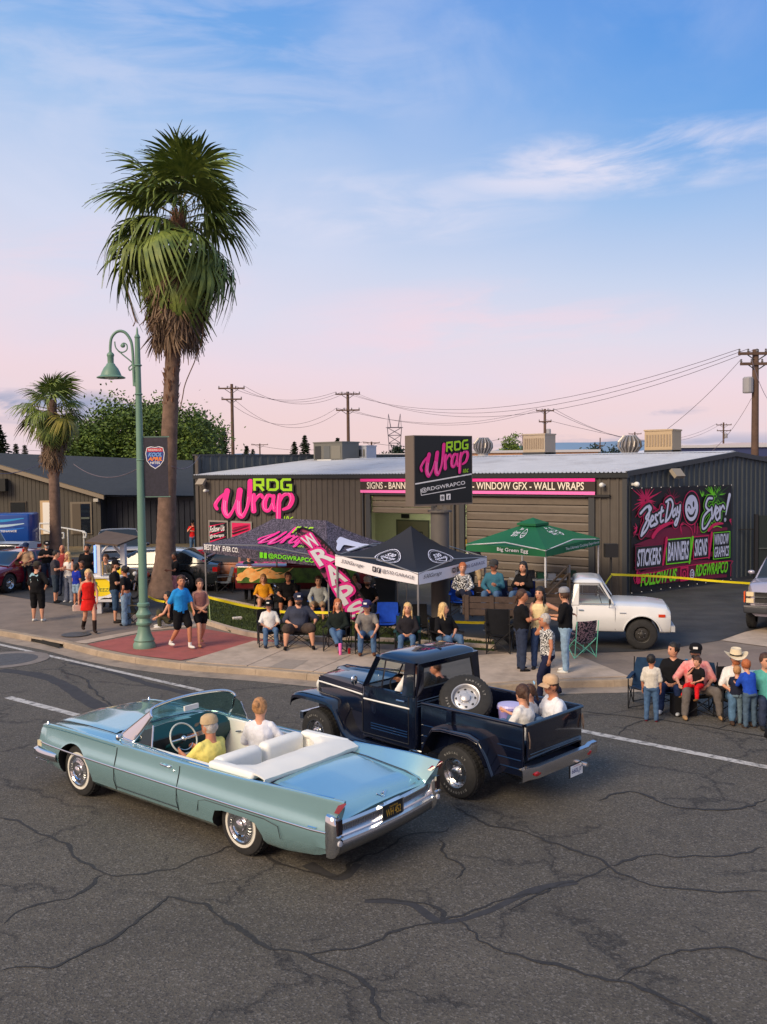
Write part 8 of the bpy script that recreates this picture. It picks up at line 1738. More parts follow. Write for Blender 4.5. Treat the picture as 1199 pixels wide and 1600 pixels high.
    for s in (1, -1):                            # hands: palm, four fingers, thumb
        d = (ha[s]-el[s]).normalized(); n_ = V((0, -s, 0)); n_ = (n_-d*n_.dot(d)).normalized(); t_ = d.cross(n_)*s; p = ha[s]
        hm.tube([p-d*.01, p+d*.04, p+d*.085], [.024, .034, .032], 8, up=t_, sq=.5)
        for k, L_ in enumerate((.06, .07, .065, .05)):
            a = p+d*.08+t_*(.026-.0175*k); c = a+d*L_*.55+n_*.006; e = c+d*L_*.35+n_*.028; hm.tube([a, c, e], [.0095, .0085, .006], 5)
        a = p+d*.025+t_*.028; hm.tube([a, a+d*.03+t_*.018, a+d*.06+t_*.018+n_*.012], [.012, .010, .007], 5)
    hme = hm.mesh('h', 60); bm.from_mesh(hme); bm.to_mesh(me); bm.free(); me.polygons.foreach_set('use_smooth', [True]*len(me.polygons)); me.materials.append(SK[skin]); link('body', me, o)
    F = lambda x, y, z: rot @ (Hc+V((x, y, z))*hk)
    for s in (1, -1): MB().ball(F(.088, s*.032, .015), (.010, .014, .008), 8).build('eye', EYE, o); MB().ball(F(.088, s*.034, .036), (.010, .022, .005), 6).build('eyebrow', HR[hair if hair != 'blond' else 'brown'], o)
    MB().ball(F(.088, 0, -.06), (.010, .026, .007), 8).build('mouth', LIP, o)
    if glasses: q = MB(); [q.ball(F(.098, s*.034, .012), (.010, .030, .020), 8) for s in (1, -1)]; q.tube([F(0, .08, .015), F(.1, .05, .02), F(.1, -.05, .02), F(0, -.08, .015)], .005, 4); q.build('sunglasses', BLACK, o)
    if beard: link('beard', capsules([('b', F(.048, 0, -.075), (.066*hk, .068*hk, .05)), ('b', F(.06, 0, -.1), (.042, .048, .036))], .014, 'beard', 2), o).data.materials.append(HR[beard])
    # hair
    if style != 'bald':
        hs = .93 if hat else 1; q = [('b', F(-.018 if not hat else -.012, 0, .030 if not hat else -.0), (.104*hk*hs, .096*hk*hs, .114*hk*hs))]
        if style == 'curly': q += [('b', F(.04*cos(i), .06*sin(i), .09), (.045, .045, .04)) for i in range(6)]
        if style == 'long': q += [('c', F(-.05, .055, .02), F(-.05, .085, -.24), .045, .035), ('c', F(-.05, -.055, .02), F(-.05, -.085, -.24), .045, .035), ('c', F(-.07, 0, .0), F(-.10, 0, -.26), .06, .05), ('c', F(.0, .085, -.03), F(.05, .10, -.22), .022, .02), ('c', F(.0, -.085, -.03), F(.05, -.10, -.22), .022, .02)]
        if style == 'flow': q += [('c', F(-.05, .05, .02), F(-.16, .14, -.26), .05, .03), ('c', F(-.07, -.04, .0), F(-.24, .05, -.32), .05, .025), ('c', F(-.1, 0, -.1), F(-.3, .2, -.36), .04, .012), ('c', F(.0, .085, -.03), F(.03, .10, -.2), .022, .02)]
        if style == 'bun': q += [('b', F(-.11, 0, .07), .05)]
        if style == 'pony': q += [('c', F(-.10, 0, .03), F(-.15, 0, -.13), .035, .02)]
        if style == 'bob': q += [('c', F(-.04, .07, .0), F(-.03, .085, -.10), .035, .03), ('c', F(-.04, -.07, .0), F(-.03, -.085, -.10), .035, .03), ('c', F(-.08, 0, 0), F(-.09, 0, -.10), .05, .05)]
        me = capsules(q, .016, 'hair', 2)
        iv = rot.inverted(); bm = bmesh.new(); bm.from_mesh(me)      # clear the face
        kill = [v for v in bm.verts if (iv @ v.co-Hc).x > .045*hk and (iv @ v.co-Hc).z < .055*hk and abs((iv @ v.co-Hc).y) < .094*hk]; bmesh.ops.delete(bm, geom=kill, context='VERTS'); [setattr(v, 'co', v.co+v.normal*(.011*MN.noise(V((v.co.x*45, v.co.y*45, v.co.z*12))))) for v in bm.verts]; bm.to_mesh(me); bm.free(); me.materials.append(HR[hair]); link('hair', me, o)
    if hat:
        kind, hm_ = hat[0], hat[1]; q = MB(); m4 = rot @ M.Translation(Hc+V((0, 0, .045))*hk) @ M.Rotation(.08, 4, 'Y') @ M.Scale(hk, 4); bk = kind == 'backcap'
        if kind == 'cowboy':
            q.lathe([(.105, -.01), (.10, .05), (.085, .11), (.04, .10), (.001, .09)], 18, 0, m4 @ M.Diagonal((1.1, .92, 1, 1))); rows = [[m4 @ V((r*cos(t)*1.15, r*sin(t), -.01+.09*max(0, (r-.10)/.12)*sin(t)**2-.03*max(0, (r-.1)/.12)*cos(t)**2)) for t in frange(0, 2*pi, 33)[:-1]] for r in (.10, .13, .16, .185)]; q.grid(rows, closed=True); MBn = MB().lathe([(.107, .0), (.105, .025)], 18, 0, m4 @ M.Diagonal((1.1, .92, 1, 1)), cap=False); MBn.build('hat_band', BLACK, o)
        elif kind == 'beanie': q.lathe([(.104, -.03), (.106, .02), (.085, .08), (.04, .105), (.001, .11)], 18, 0, m4, cap=False)
        else:
            q.lathe([(.103, -.01), (.104, .02), (.09, .065), (.05, .09), (.001, .096)], 18, 0, m4, cap=False); s = -1 if bk else 1
            rows = [[m4 @ V((s*(.095+u*.085*(1-.5*abs(v)**2.5)), v*.085, -.004-.02*u-.02*abs(v)**2)) for v in frange(-1, 1, 9)] for u in (0, .5, 1)]; bb_ = MB().grid(rows).mesh('brim'); bb_ = bake(bb_, [('SOLIDIFY', dict(thickness=.006))]); bb_.materials.append(hat[2] if len(hat) > 2 else hm_); link('brim', smooth_me(bb_, 60), o)
            if len(hat) > 3: MB().cbox((0, 0, 0), (.004, .07, .035), 0, m4 @ M.Translation((.098, 0, .035)) @ M.Rotation(-.35, 4, 'Y')).build('hat_patch', hat[3], o)
        q.build('hat', hm_, o, smooth=50)
    # clothes
    if shirt:
        q = [tor(.018, z0_=(-.08 if hem is None else hem), z1_=.49)]
        if sleeve is not None:
            q += TZ(.057)
            for s in (1, -1):
                if sleeve <= 1 and sleeve > 0: q.append(('c', sh[s], sh[s].lerp(el[s], sleeve*1.3 if sleeve < .7 else 1), .057*b, .058*b))
                elif sleeve > 1: q += [('c', sh[s], el[s], .057*b, .052*b), ('c', el[s], el[s].lerp(ha[s], .92), .056*b, .042*b)]
        me = capsules(q, .019, 'shirt', 3)
        for v in me.vertices: v.co += V((MN.noise(v.co*9), MN.noise(v.co*9+V((9, 0, 0))), 0))*.008+V((MN.noise(v.co*24), MN.noise(v.co*24+V((5, 0, 0))), 0))*.006
        me.materials.append(shirt); link('shirt' if sleeve is None or sleeve <= 1 else 'jacket', me, o)
    if pants:
        q = [tor(.022, -.08, .02)] if not skirt else []
        q += [('b', P0-V((0, 0, .03)), (.13*b, .165*b, .12))]
        for s in (1, -1):
            if plen >= 1: q += [('c', hp[s], kn[s], .100*b, .070*b), ('c', kn[s], kn[s].lerp(an[s], .97), .070*b, .062 if not plen > 1 else .10)]
            elif plen > .5: q += [('c', hp[s], kn[s], .102*b, .078*b), ('c', kn[s], kn[s].lerp(an[s], (plen-.5)), .078*b, .074*b)]
            else: q.append(('c', hp[s], hp[s].lerp(kn[s], plen*2), .104*b, .092*b))
        me = capsules(q, .021, 'trousers', 3)
        for v in me.vertices: v.co += V((MN.noise(v.co*12), MN.noise(v.co*12+V((9, 0, 0))), 0))*.011+V((MN.noise(v.co*26), 0, 0))*.007
        me.materials.append(pants); link('trousers' if plen > .6 else 'shorts', me, o)
    if skirt:
        q = [('l', [(P0+V((0, 0, z)), rx, ry) for z, rx, ry in ((-.30, .20, .23), (-.12, .17, .20), (0, .135, .175), (.1, .11, .14), (.16, .105, .135))])]; me = capsules(q, .02, 'skirt', 3); me.materials.append(skirt); link('skirt', me, o)
    sm = shoe or cloth(40, 40, 42)
    for s in (1, -1):
        d = V((1, s*.12, 0)).normalized(); a = an[s]; dn = 0
        q = [('b', a+d*.06+V((0, 0, -.035)), (.125, .045, .038)), ('b', a+V((0, 0, -.02)), (.05, .042, .045))]
        if sock == 'boot': q.append(('c', a, a.lerp(kn[s], .62), .052, .062))
        me = capsules(q, .014, 'shoe', 2); me.materials.append(sm); link('boot' if sock == 'boot' else 'shoe', me, o)
        if sock and sock != 'boot': q = MB(); q.tube([a+V((0, 0, -.01)), a.lerp(kn[s], .18)], [.042, .045], 10); q.build('sock', sock, o)
    o['_j'] = 0; del o['_j']; o_j[o.name] = (ha, el, Hc, sc); return o
o_j = {}
def fr_(deg): return R(deg)
def on(o, x, y, z):                              # a point in the person's own frame
    a = o.rotation_euler.z; s = o.scale.x; return V((o.location.x+(x*cos(a)-y*sin(a))*s, o.location.y+(x*sin(a)+y*cos(a))*s, o.location.z+z*s))
def st(px, py, deg, lab, z=.16, **k): return person(G(px, py, z), R(deg), lab, **k)
def seat(px, py, deg, lab, z=.16, chair=None, fwd=.45, **k):
    a = R(deg); g = G(px, py, z); sc = k.get('h', 1.75)/1.75; k.setdefault('pose', 'sit'); c = g-V((cos(a), sin(a), 0))*fwd*sc
    if chair: camp_chair(c-V((cos(a), sin(a), 0))*-.06, a, *chair)
    return person(c, a, lab, **k)
def camp_chair(loc, a, m, lab, wide=.56, fm=None, group=None):
    o = empty('camp_chair', loc, a, label=lab, cat='camp chair', group=group); w = wide/2; fm = fm or mat('chair_steel', (.03, .03, .033), .4, metal=.5)
    rows = [[V((x, y, z-.05*(1-(y/w)**2)*k)) for y in frange(-w, w, 7)] for x, z, k in ((.26, .40, .5), (.1, .355, 1), (-.12, .345, 1), (-.22, .37, .6))]; me = bake(MB().grid(rows).mesh('s'), [('SOLIDIFY', dict(thickness=.012))]); smooth_me(me, 60); me.materials.append(m); link('seat', me, o)
    rows = [[V((x+.05*(y/w)**2, y*k, z)) for y in frange(-w, w, 7)] for x, z, k in ((-.22, .36, 1), (-.28, .56, .98), (-.34, .74, .97), (-.37, .86, .93))]; me = bake(MB().grid(rows).mesh('b'), [('SOLIDIFY', dict(thickness=.012))]); smooth_me(me, 60); me.materials.append(m); link('backrest', me, o)
    for s in (1, -1):
        MB().tube([(.27, s*w, 0), (-.27, s*w, .45)], .011, 5).build('leg', fm, o); MB().tube([(-.27, s*w, 0), (.27, s*w, .45)], .011, 5).build('leg', fm, o); MB().tube([(-.27, s*w, 0), (-.37, s*w, .86)], .011, 5).build('back_post', fm, o); MB().tube([(.27, s*w, .02), (.27, s*w, .56)], .011, 5).build('arm_post', fm, o); MB().cbox((-.02, s*w, .575), (.58, .07, .02)).build('arm_rest', m, o)
    for x in (.27, -.27): MB().tube([(x, -w, .02), (x*.97, w, .43)], .009, 5).build('brace', fm, o); MB().tube([(x, w, .02), (x*.97, -w, .43)], .009, 5).build('brace', fm, o)
    return o
T = cloth; JEAN = mat('denim', srgb(66, 96, 132), .85, var=.25, vs=7, bump=.5); DJEAN = mat('dark_denim', srgb(34, 46, 72), .85, var=.2, vs=7, bump=.5); LJEAN = mat('light_denim', srgb(130, 158, 184), .85, var=.3, vs=6, bump=.5); BLK = T(20, 20, 24); WHT = T(222, 220, 218); SNK = T(208, 208, 204)
# --- left side crowd
st(43, 921, -85, 'man in tan shirt and navy cap drinking from a red cup beside the red car', arms=('lap', 'face'), shirt=T(176, 146, 118), pants=T(28, 34, 46), shoe=BLK, hat=('cap', T(30, 46, 80)), b=1.08, skin=1)
p = bpy.context.scene.objects['person']; MB().lathe([(.03, 0), (.045, .11)], 14).build('cup', flat(210, 30, 30, .4), None, label='red plastic cup at the mouth of the man in the tan shirt', cat='cup', loc=on(p, .19, -.05, 1.42))
st(75, 917, -75, 'bearded man with white beard, black tee and crossed arms left of the short palm', arms=('fold', 'fold'), shirt=BLK, pants=DJEAN, shoe=BLK, hair='grey', beard='grey', hat=('cap', BLK, BLK, WHT), b=1.12, skin=0)
a = st(60, 970, 78, 'man seen from behind in black printed tee, black shorts and white shoes', arms=('down', 'hips'), shirt=BLK, pants=BLK, plen=.62, shoe=SNK, hair='brown', b=1.15, hat=('backcap', T(60, 56, 50)), sleeve=.8)
P = Print(frame((-.148, .13, 1.12), (0, -1, 0), (0, 0, 1)), 0, .001); P.stroke([(.0, .2), (.08, .27), (.16, .2), (.25, .24)], [.04, .07, .06, .03], flat(150, 190, 210)); P.text('KOOL APRIL', 0, .08, .26, .05, flat(170, 205, 220), .02); P.text('NITES', .02, .02, .2, .04, PWHITE, .02); P.build('shirt_print', a)
st(88, 941, 8, 'man in dark grey shirt and slate shorts looking down at his phone', arms=('phone', 'phone'), shirt=T(62, 60, 68), pants=T(50, 62, 76), plen=.7, shoe=BLK, hair='black', look=-.2, tilt=.4)
st(109, 940, -110, 'blond woman in white top and wide blue grey trousers beside the man with the phone', fem=1, arms=('phone', 'phone'), shirt=WHT, sleeve=None, pants=T(112, 120, 140), plen=1.1, shoe=WHT, hair='blond', style='long', h=1.68)
st(100, 930, -90, 'bald sunburnt man standing behind the blond woman in white', style='bald', skin=1, shirt=T(150, 60, 60), pants=DJEAN, h=1.8)
st(121, 948, 60, 'child in royal blue tee and pale shorts seen from behind', shirt=T(30, 50, 160), pants=LJEAN, plen=.35, shoe=WHT, hair='black', style='bob', h=1.42, skin=1, fem=1)
st(130, 941, -100, 'small dark haired child behind the child in the blue tee', shirt=T(30, 44, 60), pants=DJEAN, hair='brown', style='bob', h=1.38, skin=1)
a = st(138, 932, -70, 'tall man in black tee with round green chest print by the drink stand', arms=('fwd', 'down'), shirt=BLK, pants=BLK, hair='black', beard='brown', h=1.84, b=1.12, skin=1); MB().lathe([(.06, 0), (.001, .002)], 14, mat4=M.Translation((.145, .03, 1.25)) @ M.Rotation(R(90), 4, 'Y'), cap=False).build('shirt_print', flat(120, 150, 130), a)
a = st(140, 988, -58, 'blond woman walking in a short red dress and tall black boots', fem=1, pose='walk', arms=('swing', 'back'), shirt=T(206, 34, 30), sleeve=None, skirt=T(206, 34, 30), hem=0, shoe=T(44, 34, 32), sock='boot', hair='blond', style='flow', h=1.72)
q = MB().box((-.11, -.04, -.2), (.11, .04, -.04)); q.tube([(-.08, 0, -.04), (0, 0, .05), (.08, 0, -.04)], .008, 5); q.build('handbag', T(220, 196, 180), None, label='small cream handbag in the hand of the woman in the red dress', cat='handbag', loc=on(a, -.18, -.27, .80), rot=(0, 0, R(30)))
st(181, 972, 15, 'man in black tee and denim shorts at the counter of the drink stand', arms=('fwd', 'phone'), shirt=BLK, pants=T(58, 82, 112), plen=.7, shoe=T(50, 46, 44), hair='brown', hat=('cap', BLK, BLK, WHT), h=1.8, beard='black')
st(198, 976, 170, 'woman in black crop top and ripped light jeans with hand on hip', fem=1, arms=('hips', 'down'), shirt=BLK, pants=LJEAN, plen=1.1, shoe=BLK, hair='black', style='bun', skin=1, h=1.68, hem=.1)
st(264, 979, 195, 'woman in black top and olive trousers sitting low by the palm trunk', pose='floor', fem=1, arms=('knee', 'lap'), shirt=BLK, sleeve=None, pants=T(78, 76, 58), shoe=WHT, hair='black', style='long', h=1.65)
st(284, 1013, -40, 'young man in bright blue polo and black shorts walking on the red pavers', pose='walk', arms=('swing', 'back'), shirt=T(40, 140, 214), pants=BLK, plen=.42, shoe=SNK, sock=WHT, hair='brown', style='curly', skin=1, h=1.80, vox=.019, sleeve=.7)
st(314, 1009, -62, 'smiling woman in mauve tube top and black shorts walking beside the blue polo', fem=1, pose='walk', legs=('backl', 'fwdl'), arms=('clasp', 'clasp'), shirt=T(140, 96, 92), sleeve=None, hem=.12, pants=BLK, plen=.3, shoe=T(150, 110, 84), hair='brown', style='bun', skin=0, h=1.68, vox=.019)
st(276, 938, -150, 'woman in black top and mauve trousers standing behind the blue polo', fem=1, arms=('fwd', 'down'), shirt=BLK, pants=T(130, 92, 110), hair='black', skin=2, h=1.62)
st(303, 867, -88, 'man in red shirt and jeans with hand at his chin by the wall corner', arms=('fold', 'face'), shirt=T(204, 30, 32), pants=JEAN, shoe=T(90, 90, 100), hat=('cap', BLK), h=1.82)
# --- front row on the sidewalk
CH = lambda t: (BLK, 'black folding camp chair under '+t)
seat(424, 1012, -78, 'boy in white tee, jeans and black cap on the leftmost front chair', chair=CH('the boy in the white tee'), arms=('lap', 'lap'), shirt=WHT, pants=JEAN, shoe=T(40, 40, 50), hat=('cap', BLK, BLK, WHT), h=1.55, sleeve=.8)
seat(468, 1015, -84, 'heavy bearded man in slate blue tee and shorts seated next to the boy', chair=CH('the heavy bearded man'), arms=('rail', 'lap'), pose='sitw', shirt=T(58, 62, 78), pants=T(70, 60, 56), plen=.5, shoe=BLK, beard='brown', hat=('cap', T(40, 46, 66), T(40, 46, 66), WHT), b=1.28, h=1.82, skin=0, sleeve=.8)
seat(522, 1020, -100, 'woman with long red blond hair, dark jacket and crossed legs in jeans', chair=CH('the woman with red blond hair'), fem=1, pose='cross', arms=('lap', 'lap'), shirt=T(26, 34, 32), sleeve=1.2, pants=JEAN, shoe=T(60, 36, 34), hair='red', style='long', h=1.7)
seat(574, 1024, -90, 'man in grey tee and jeans leaning forward right of the feather flag', chair=CH('the man in the grey tee'), arms=('knee', 'knee'), lean=.28, shirt=T(128, 124, 122), pants=JEAN, shoe=T(96, 60, 44), hat=('cap', T(46, 46, 92), T(46, 46, 92), WHT), h=1.78)
seat(636, 1028, -95, 'blond woman in black top seated behind the roof of the navy pickup', chair=(T(34, 66, 68), 'dark teal camp chair under the blond woman in the black top'), fem=1, arms=('lap', 'lap'), shirt=T(36, 34, 40), sleeve=1.2, pants=JEAN, hair='blond', style='long', h=1.68)
seat(712, 1030, -62, 'laughing blond woman in black tee looking right beside the pylon post', chair=CH('the laughing woman by the pylon'), fem=1, arms=('lap', 'knee'), look=.75, shirt=BLK, pants=JEAN, hair='blond', style='long', h=1.72, b=1.12, sleeve=.8)
# --- second row on and behind the turf
seat(414, 962, -80, 'woman in mustard sweater and shorts seated behind the turf', z=.17, chair=CH('the woman in mustard'), fem=1, arms=('lap', 'lap'), shirt=T(206, 142, 34), sleeve=.9, pants=T(150, 120, 100), plen=.4, hair='sandy', style='bob', h=1.66, b=1.1)
seat(448, 964, -95, 'man in black tee leaning on one knee right of the mustard sweater', z=.17, chair=CH('the man right of the mustard sweater'), arms=('knee', 'lap'), pose='out', shirt=BLK, pants=BLK, plen=.55, hair='brown', h=1.8, b=1.12, lean=.15, skin=1, look=.4)
seat(497, 972, -92, 'young man in light grey jacket between blue folding chairs', z=.17, chair=(T(28, 92, 190), 'blue folding camp chair behind the young man in grey'), arms=('knee', 'knee'), lean=.2, shirt=T(166, 172, 176), sleeve=1.2, pants=T(150, 130, 110), plen=.5, hair='brown', h=1.8)
seat(512, 950, -85, 'dark haired woman half hidden behind the young man in grey', z=.17, chair=(T(28, 92, 190), 'blue camp chair behind the grey jacket, partly hidden'), fem=1, shirt=BLK, pants=DJEAN, hair='black', style='long', skin=2, h=1.66)
seat(576, 975, -88, 'man in grey cap, sunglasses and black shirt behind the flag tip', z=.17, chair=CH('the man with the grey cap'), arms=('lap', 'lap'), shirt=BLK, pants=DJEAN, hat=('cap', T(168, 158, 150)), glasses=1, beard='brown', h=1.8)
camp_chair(G(605, 996, .17), R(-95), T(24, 66, 170), 'empty royal blue camp chair left of the black tent leg'); camp_chair(G(655, 1000, .17), R(-80), BLK, 'empty black camp chair under the black tent')
camp_chair(G(350, 925, .17), R(200), T(90, 96, 104), 'empty grey camp chair behind the tape at the turf'); camp_chair(G(385, 915, .17), R(-60), T(24, 26, 30), 'empty dark camp chair under the purple tent')
camp_chair(G(782, 1018), R(75), T(30, 32, 38), 'tall black folding chair seen from behind near the pickup bed', .44).scale = (1.25,)*3
camp_chair(G(905, 1025), R(110), doodle('floral_fabric', srgb(26, 28, 40), srgb(150, 120, 130), 3), 'navy floral camp chair with mint green frame', .56, flat(120, 210, 180, .4))
camp_chair(G(212, 975), R(-20), T(92, 84, 66), 'olive camp chair behind the street lamp base', .5)
st(390, 938, -60, 'person in dark teal shirt standing among the folded chairs under the purple tent', shirt=T(28, 52, 60), pants=BLK, hair='black', h=1.6, arms=('fwd', 'fwd'), z=.17)
seat(540, 960, -130, 'person in pale pink top behind the middle of the feather flag', z=.17, chair=CH('the person in pale pink'), fem=1, shirt=T(200, 150, 150), pants=JEAN, hair='brown', style='bob', h=1.66)
st(168, 948, -95, 'vendor in grey shirt behind the drink stand counter', shirt=T(90, 92, 100), pants=BLK, hair='brown', h=1.7, arms=('fwd', 'fwd'))
st(783, 905, -120, 'person in navy top under the green tent by the table', shirt=T(34, 40, 70), pants=DJEAN, hair='brown', h=1.7, arms=('fwd', 'down')); st(742, 925, -70, 'person in tan shorts and dark shirt walking left of the green tent', shirt=T(40, 42, 50), pants=T(170, 150, 120), plen=.6, hair='brown', h=1.78, pose='walk')
# --- on the stake bed
def bed(x, y, deg, lab, **k): return person(wpp(x, y, 0)+V((0, 0, 0)), R(deg), lab, z0=1.28, **k)
for x, y, m_, t in ((-1.55, .0, T(30, 80, 190), 'blue'), (-.60, .1, T(40, 46, 70), 'dark'), (.15, .05, T(40, 46, 90), 'navy print')):
    camp_chair(wpp(x, y, .62), R(-95), m_, t+' camp chair standing on the plank bed of the white pickup')
B_ = dict(z0=1.16, pose='sit'); wb = lambda x, y, deg, lab, **k: person(wpp(x, y, 0), R(deg), lab, **{**B_, **k})
wb(-1.5, -.08, -92, 'woman in black and white patterned jacket on the pickup bed, leftmost', fem=1, arms=('lap', 'lap'), shirt=doodle('patterned_jacket', srgb(30, 30, 34), srgb(220, 220, 220), 3.5), sleeve=1.2, pants=T(30, 34, 52), shoe=WHT, hair='red', style='bun', h=1.66, pose='cross')
wb(-.66, -.02, -110, 'man in teal hoodie and grey cap seated in the middle of the pickup bed', arms=('phone', 'lap'), shirt=T(54, 102, 122), sleeve=1.2, pants=JEAN, hat=('cap', T(60, 60, 62)), h=1.82, skin=1)
wb(.12, -.02, -120, 'woman with long black hair and black sweater on the pickup bed by the cab', fem=1, arms=('fold', 'fold'), shirt=BLK, sleeve=1.2, pants=JEAN, hair='black', style='long', h=1.74)
# --- standing by the white pickup
st(815, 1047, 5, 'woman in black tee and dark jeans holding a cup beside the floral chair group', fem=1, arms=('fwd', 'fwd'), shirt=BLK, pants=DJEAN, shoe=BLK, hair='brown', style='pony', b=1.1, h=1.74, skin=1)
st(844, 1045, -105, 'laughing dark haired woman in cream sleeveless top and jeans', fem=1, arms=('side', 'fwd'), shirt=T(226, 206, 160), sleeve=None, pants=T(48, 66, 104), hair='black', style='long', h=1.78)
st(884, 1049, 165, 'man in black tee and light jeans holding a white cap', arms=('fwd', 'fwd'), shirt=BLK, pants=LJEAN, shoe=SNK, hair='brown', h=1.8, sleeve=.8, hat=('cap', T(140, 142, 150), T(90, 90, 96)))
st(856, 1091, 192, 'grey haired woman in black and white spotted blouse stepping off the curb', z=0, fem=1, pose='walk', arms=('down', 'up'), shirt=doodle('spotted_blouse', srgb(24, 24, 28), srgb(226, 226, 224), 4.5), sleeve=.25, pants=T(30, 34, 60), hair='grey', style='short', tilt=.5, h=1.66, skin=1)
# --- group in the road at the right
seat(1046, 1116, -115, 'woman in black hoodie seated on the wide navy chair looking left', z=0, chair=(T(32, 56, 84), 'wide navy double camp chair at the road edge', 1.5), fem=1, arms=('lap', 'lap'), look=-.7, shirt=BLK, sleeve=1.2, pants=T(34, 48, 82), shoe=T(180, 184, 188), hair='black', style='bun', h=1.72)
st(1018, 1127, 70, 'small boy in white tee and jeans standing with his back to the road', z=0, arms=('down', 'down'), shirt=T(206, 200, 190), pants=JEAN, shoe=T(90, 30, 40), hair='black', h=1.18, skin=1, vox=.022, sleeve=.8)
seat(1098, 1124, -95, 'bearded man in red and white shirt, black cap and sunglasses', z=0, chair=CH('the man in the red shirt'), arms=('lap', 'rail'), pose='sitw', shirt=mat('tie_dye', srgb(214, 84, 92), .85, var=.3, vs=9, col2=srgb(228, 180, 172)), sleeve=.9, pants=T(104, 98, 96), shoe=T(160, 128, 92), beard='black', glasses=1, hat=('cap', BLK, BLK, WHT), b=1.1, h=1.76)
a = G(1095, 1124, 0)+V((0, .14, 0)); person(a, R(215), 'toddler in black tee and red trousers on the lap of the bearded man', h=1.02, pose='sit', z0=.60, arms=('lap', 'face'), shirt=BLK, pants=T(206, 28, 36), shoe=T(120, 84, 50), hair='brown', legs=('dangle', 'dangle'), vox=.028)
seat(1158, 1132, -100, 'man in white tee and straw cowboy hat seated at the right', z=0, chair=CH('the man in the cowboy hat'), arms=('fwd', 'lap'), shirt=WHT, pants=T(84, 116, 146), shoe=T(70, 54, 44), beard='red', hat=('cowboy', T(222, 206, 176)), h=1.7, sleeve=.8)
st(1172, 1137, 102, 'red haired boy in royal blue tee leaning on the knees of the seated man', z=0, lean=.25, arms=('fwd', 'fwd'), shirt=T(34, 74, 178), pants=T(76, 96, 116), shoe=T(60, 48, 42), hair='red', h=1.16, vox=.026, sleeve=.8)
st(1150, 1131, 60, 'small child in dark top and torn jeans beside the red haired boy', z=0, lean=.3, arms=('fwd', 'fwd'), shirt=T(30, 34, 50), pants=T(96, 116, 130), shoe=T(90, 64, 50), hair='sandy', h=1.0, vox=.028)
seat(1206, 1140, -100, 'person in teal at the right picture edge beside the cooler chair', z=0, chair=(T(150, 180, 210), 'pale blue camp chair with red panel at the right edge'), shirt=T(90, 170, 160), pants=DJEAN, hair='brown', h=1.7)
seat(1240, 1196, -60, 'person in black tee crouching at the right edge of the road', z=0, fwd=.3, arms=('knee', 'knee'), lean=.4, shirt=BLK, pants=BLK, hair='brown', skin=1)
MB().box((-.2, -.15, 0), (.2, .15, .36)).build('backpack', T(26, 26, 30), None, label='black backpack on the road beside the man in the red shirt', cat='bag', loc=G(1068, 1116, 0), smooth=40)
MB().lathe([(.035, 0), (.04, .16), (.03, .18), (.025, .24)], 14).build('bottle', flat(60, 150, 200, .2), None, label='blue and white bottle in the arm of the wide navy chair', cat='bottle', loc=G(1082, 1108, 0)+V((0, .35, .62)))
MB().lathe([(.032, 0), (.04, .2), (.042, .26), (.02, .27)], 16).build('tumbler', flat(236, 110, 180, .4), None, label='pink tumbler standing on the sidewalk by the crossed legs', cat='tumbler', loc=G(532, 1023, .17))
MB().lathe([(.033, 0), (.033, .12), (.028, .125)], 14).build('can', flat(170, 30, 40, .3, metal=.3), None, label='red drink can on the sidewalk right of the pink tumbler', cat='can', loc=G(546, 1021, .17))
MB().box((-.13, -.06, 0), (.13, .06, .07)).build('cup_carton', flat(224, 214, 206), None, label='small white and orange carton lying on the turf', cat='carton', loc=G(371, 968, .2), rot=(.1, 0, .5))
camp_chair(G(440, 948, .17), R(150), T(44, 50, 58), 'empty slate camp chair under the purple tent left of the flag'); camp_chair(G(362, 908, .17), R(250), T(24, 60, 70), 'empty teal camp chair under the left end of the purple tent')
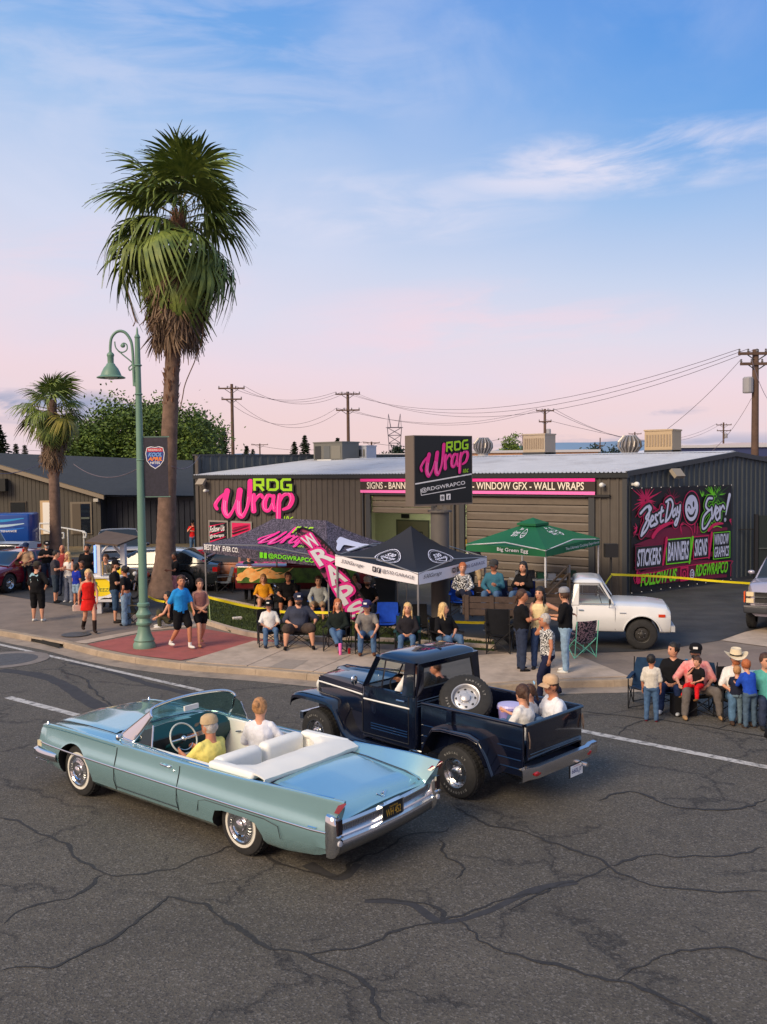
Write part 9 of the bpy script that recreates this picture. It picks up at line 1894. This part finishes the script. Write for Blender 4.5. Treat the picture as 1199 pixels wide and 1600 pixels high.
# --- people in the vehicles
def incar(org, hd_, lf_, x, y, z, deg, lab, **k):
    a = atan2(hd_.y, hd_.x); g = org+hd_*x+lf_*y; return person(V((g.x, g.y, 0)), a+R(deg), lab, z0=z, vox=.017, **{'pose': 'sit', **k})
incar(CAD0, CADH, CADL, 1.08, .40, .57, 0, 'driver of the blue convertible in yellow shirt and tan cap', arms=('wheel', 'wheel'), shirt=T(226, 212, 120), pants=T(60, 60, 70), hat=('cap', T(188, 164, 130), T(70, 66, 60)), hair='grey', skin=1, h=1.72, b=1.06, sleeve=.8)
incar(CAD0, CADH, CADL, .97, -.36, .66, -55, 'woman with hair up and white long sleeved top in the blue convertible', fem=1, arms=('lap', 'rail'), shirt=T(226, 226, 232), sleeve=1.2, pants=T(190, 120, 96), plen=.4, hair='sandy', style='bun', h=1.7, look=-.3)
incar(JP0, JH, JL, 1.22, .36, 1.02, 0, 'driver of the navy pickup in white tee with elbow at the window', arms=('rail', 'wheel'), shirt=WHT, pants=JEAN, hair='brown', skin=1, h=1.6, sleeve=.8)
incar(JP0, JH, JL, 1.22, -.36, 1.0, 0, 'blond passenger seen through the rear window of the navy pickup', fem=1, shirt=T(60, 60, 60), pants=JEAN, hair='blond', style='long', h=1.55)
incar(JP0, JH, JL, -.46, -.24, .82, 25, 'girl with blue hair bow in the bed of the navy pickup', pose='floor', fem=1, arms=('reach', 'lap'), shirt=WHT, pants=JEAN, hair='brown', style='pony', h=1.32, sleeve=.6)
a = incar(JP0, JH, JL, -.60, .12, .80, 10, 'woman in white printed tee with braid in the navy pickup bed', pose='floor', fem=1, arms=('lap', 'rail'), shirt=WHT, pants=JEAN, hair='brown', style='pony', h=1.56, sleeve=.8, b=1.08)
P = Print(frame((-.17, .0, .90), (0, -1, 0), (0, 0, 1)), 0, .001); P.text('EXPERT', -.02, .10, .15, .035, flat(120, 120, 130)); P.text('SERVICE', -.02, .05, .15, .03, flat(120, 120, 130)); P.build('shirt_print', a)
incar(JP0, JH, JL, -.78, -.34, .80, 60, 'man in white tee, tan cap and glasses sitting against the tailgate', pose='floor', arms=('lap', 'lap'), shirt=T(222, 224, 230), pants=JEAN, hat=('cap', T(196, 164, 132)), glasses=1, skin=1, h=1.74, b=1.1, sleeve=.8)
q = MB(); [q.ball((0, s*.03, 0), (.01, .035, .022), 8) for s in (1, -1)]; q.build('hair_bow', flat(150, 200, 235), None, label='pale blue bow in the hair of the girl in the pickup bed', cat='hair bow', loc=jpp(-.58, -.20, 1.57))
q = MB(); q.lathe([(.14, 0), (.17, .28), (.185, .29), (.18, .32)], 24); q.build('tub', flat(150, 140, 210, .4), None, label='lilac plastic tub in the bed of the navy pickup by the spare tyre', cat='tub', loc=jpp(-.10, -.25, .80))
MB().lathe([(.185, 0), (.17, .03), (.001, .04)], 24).build('tub_lid', flat(190, 184, 230, .4), bpy.data.objects['tub'], loc=(0, 0, .32))

bpy.data.scenes.remove(BS)
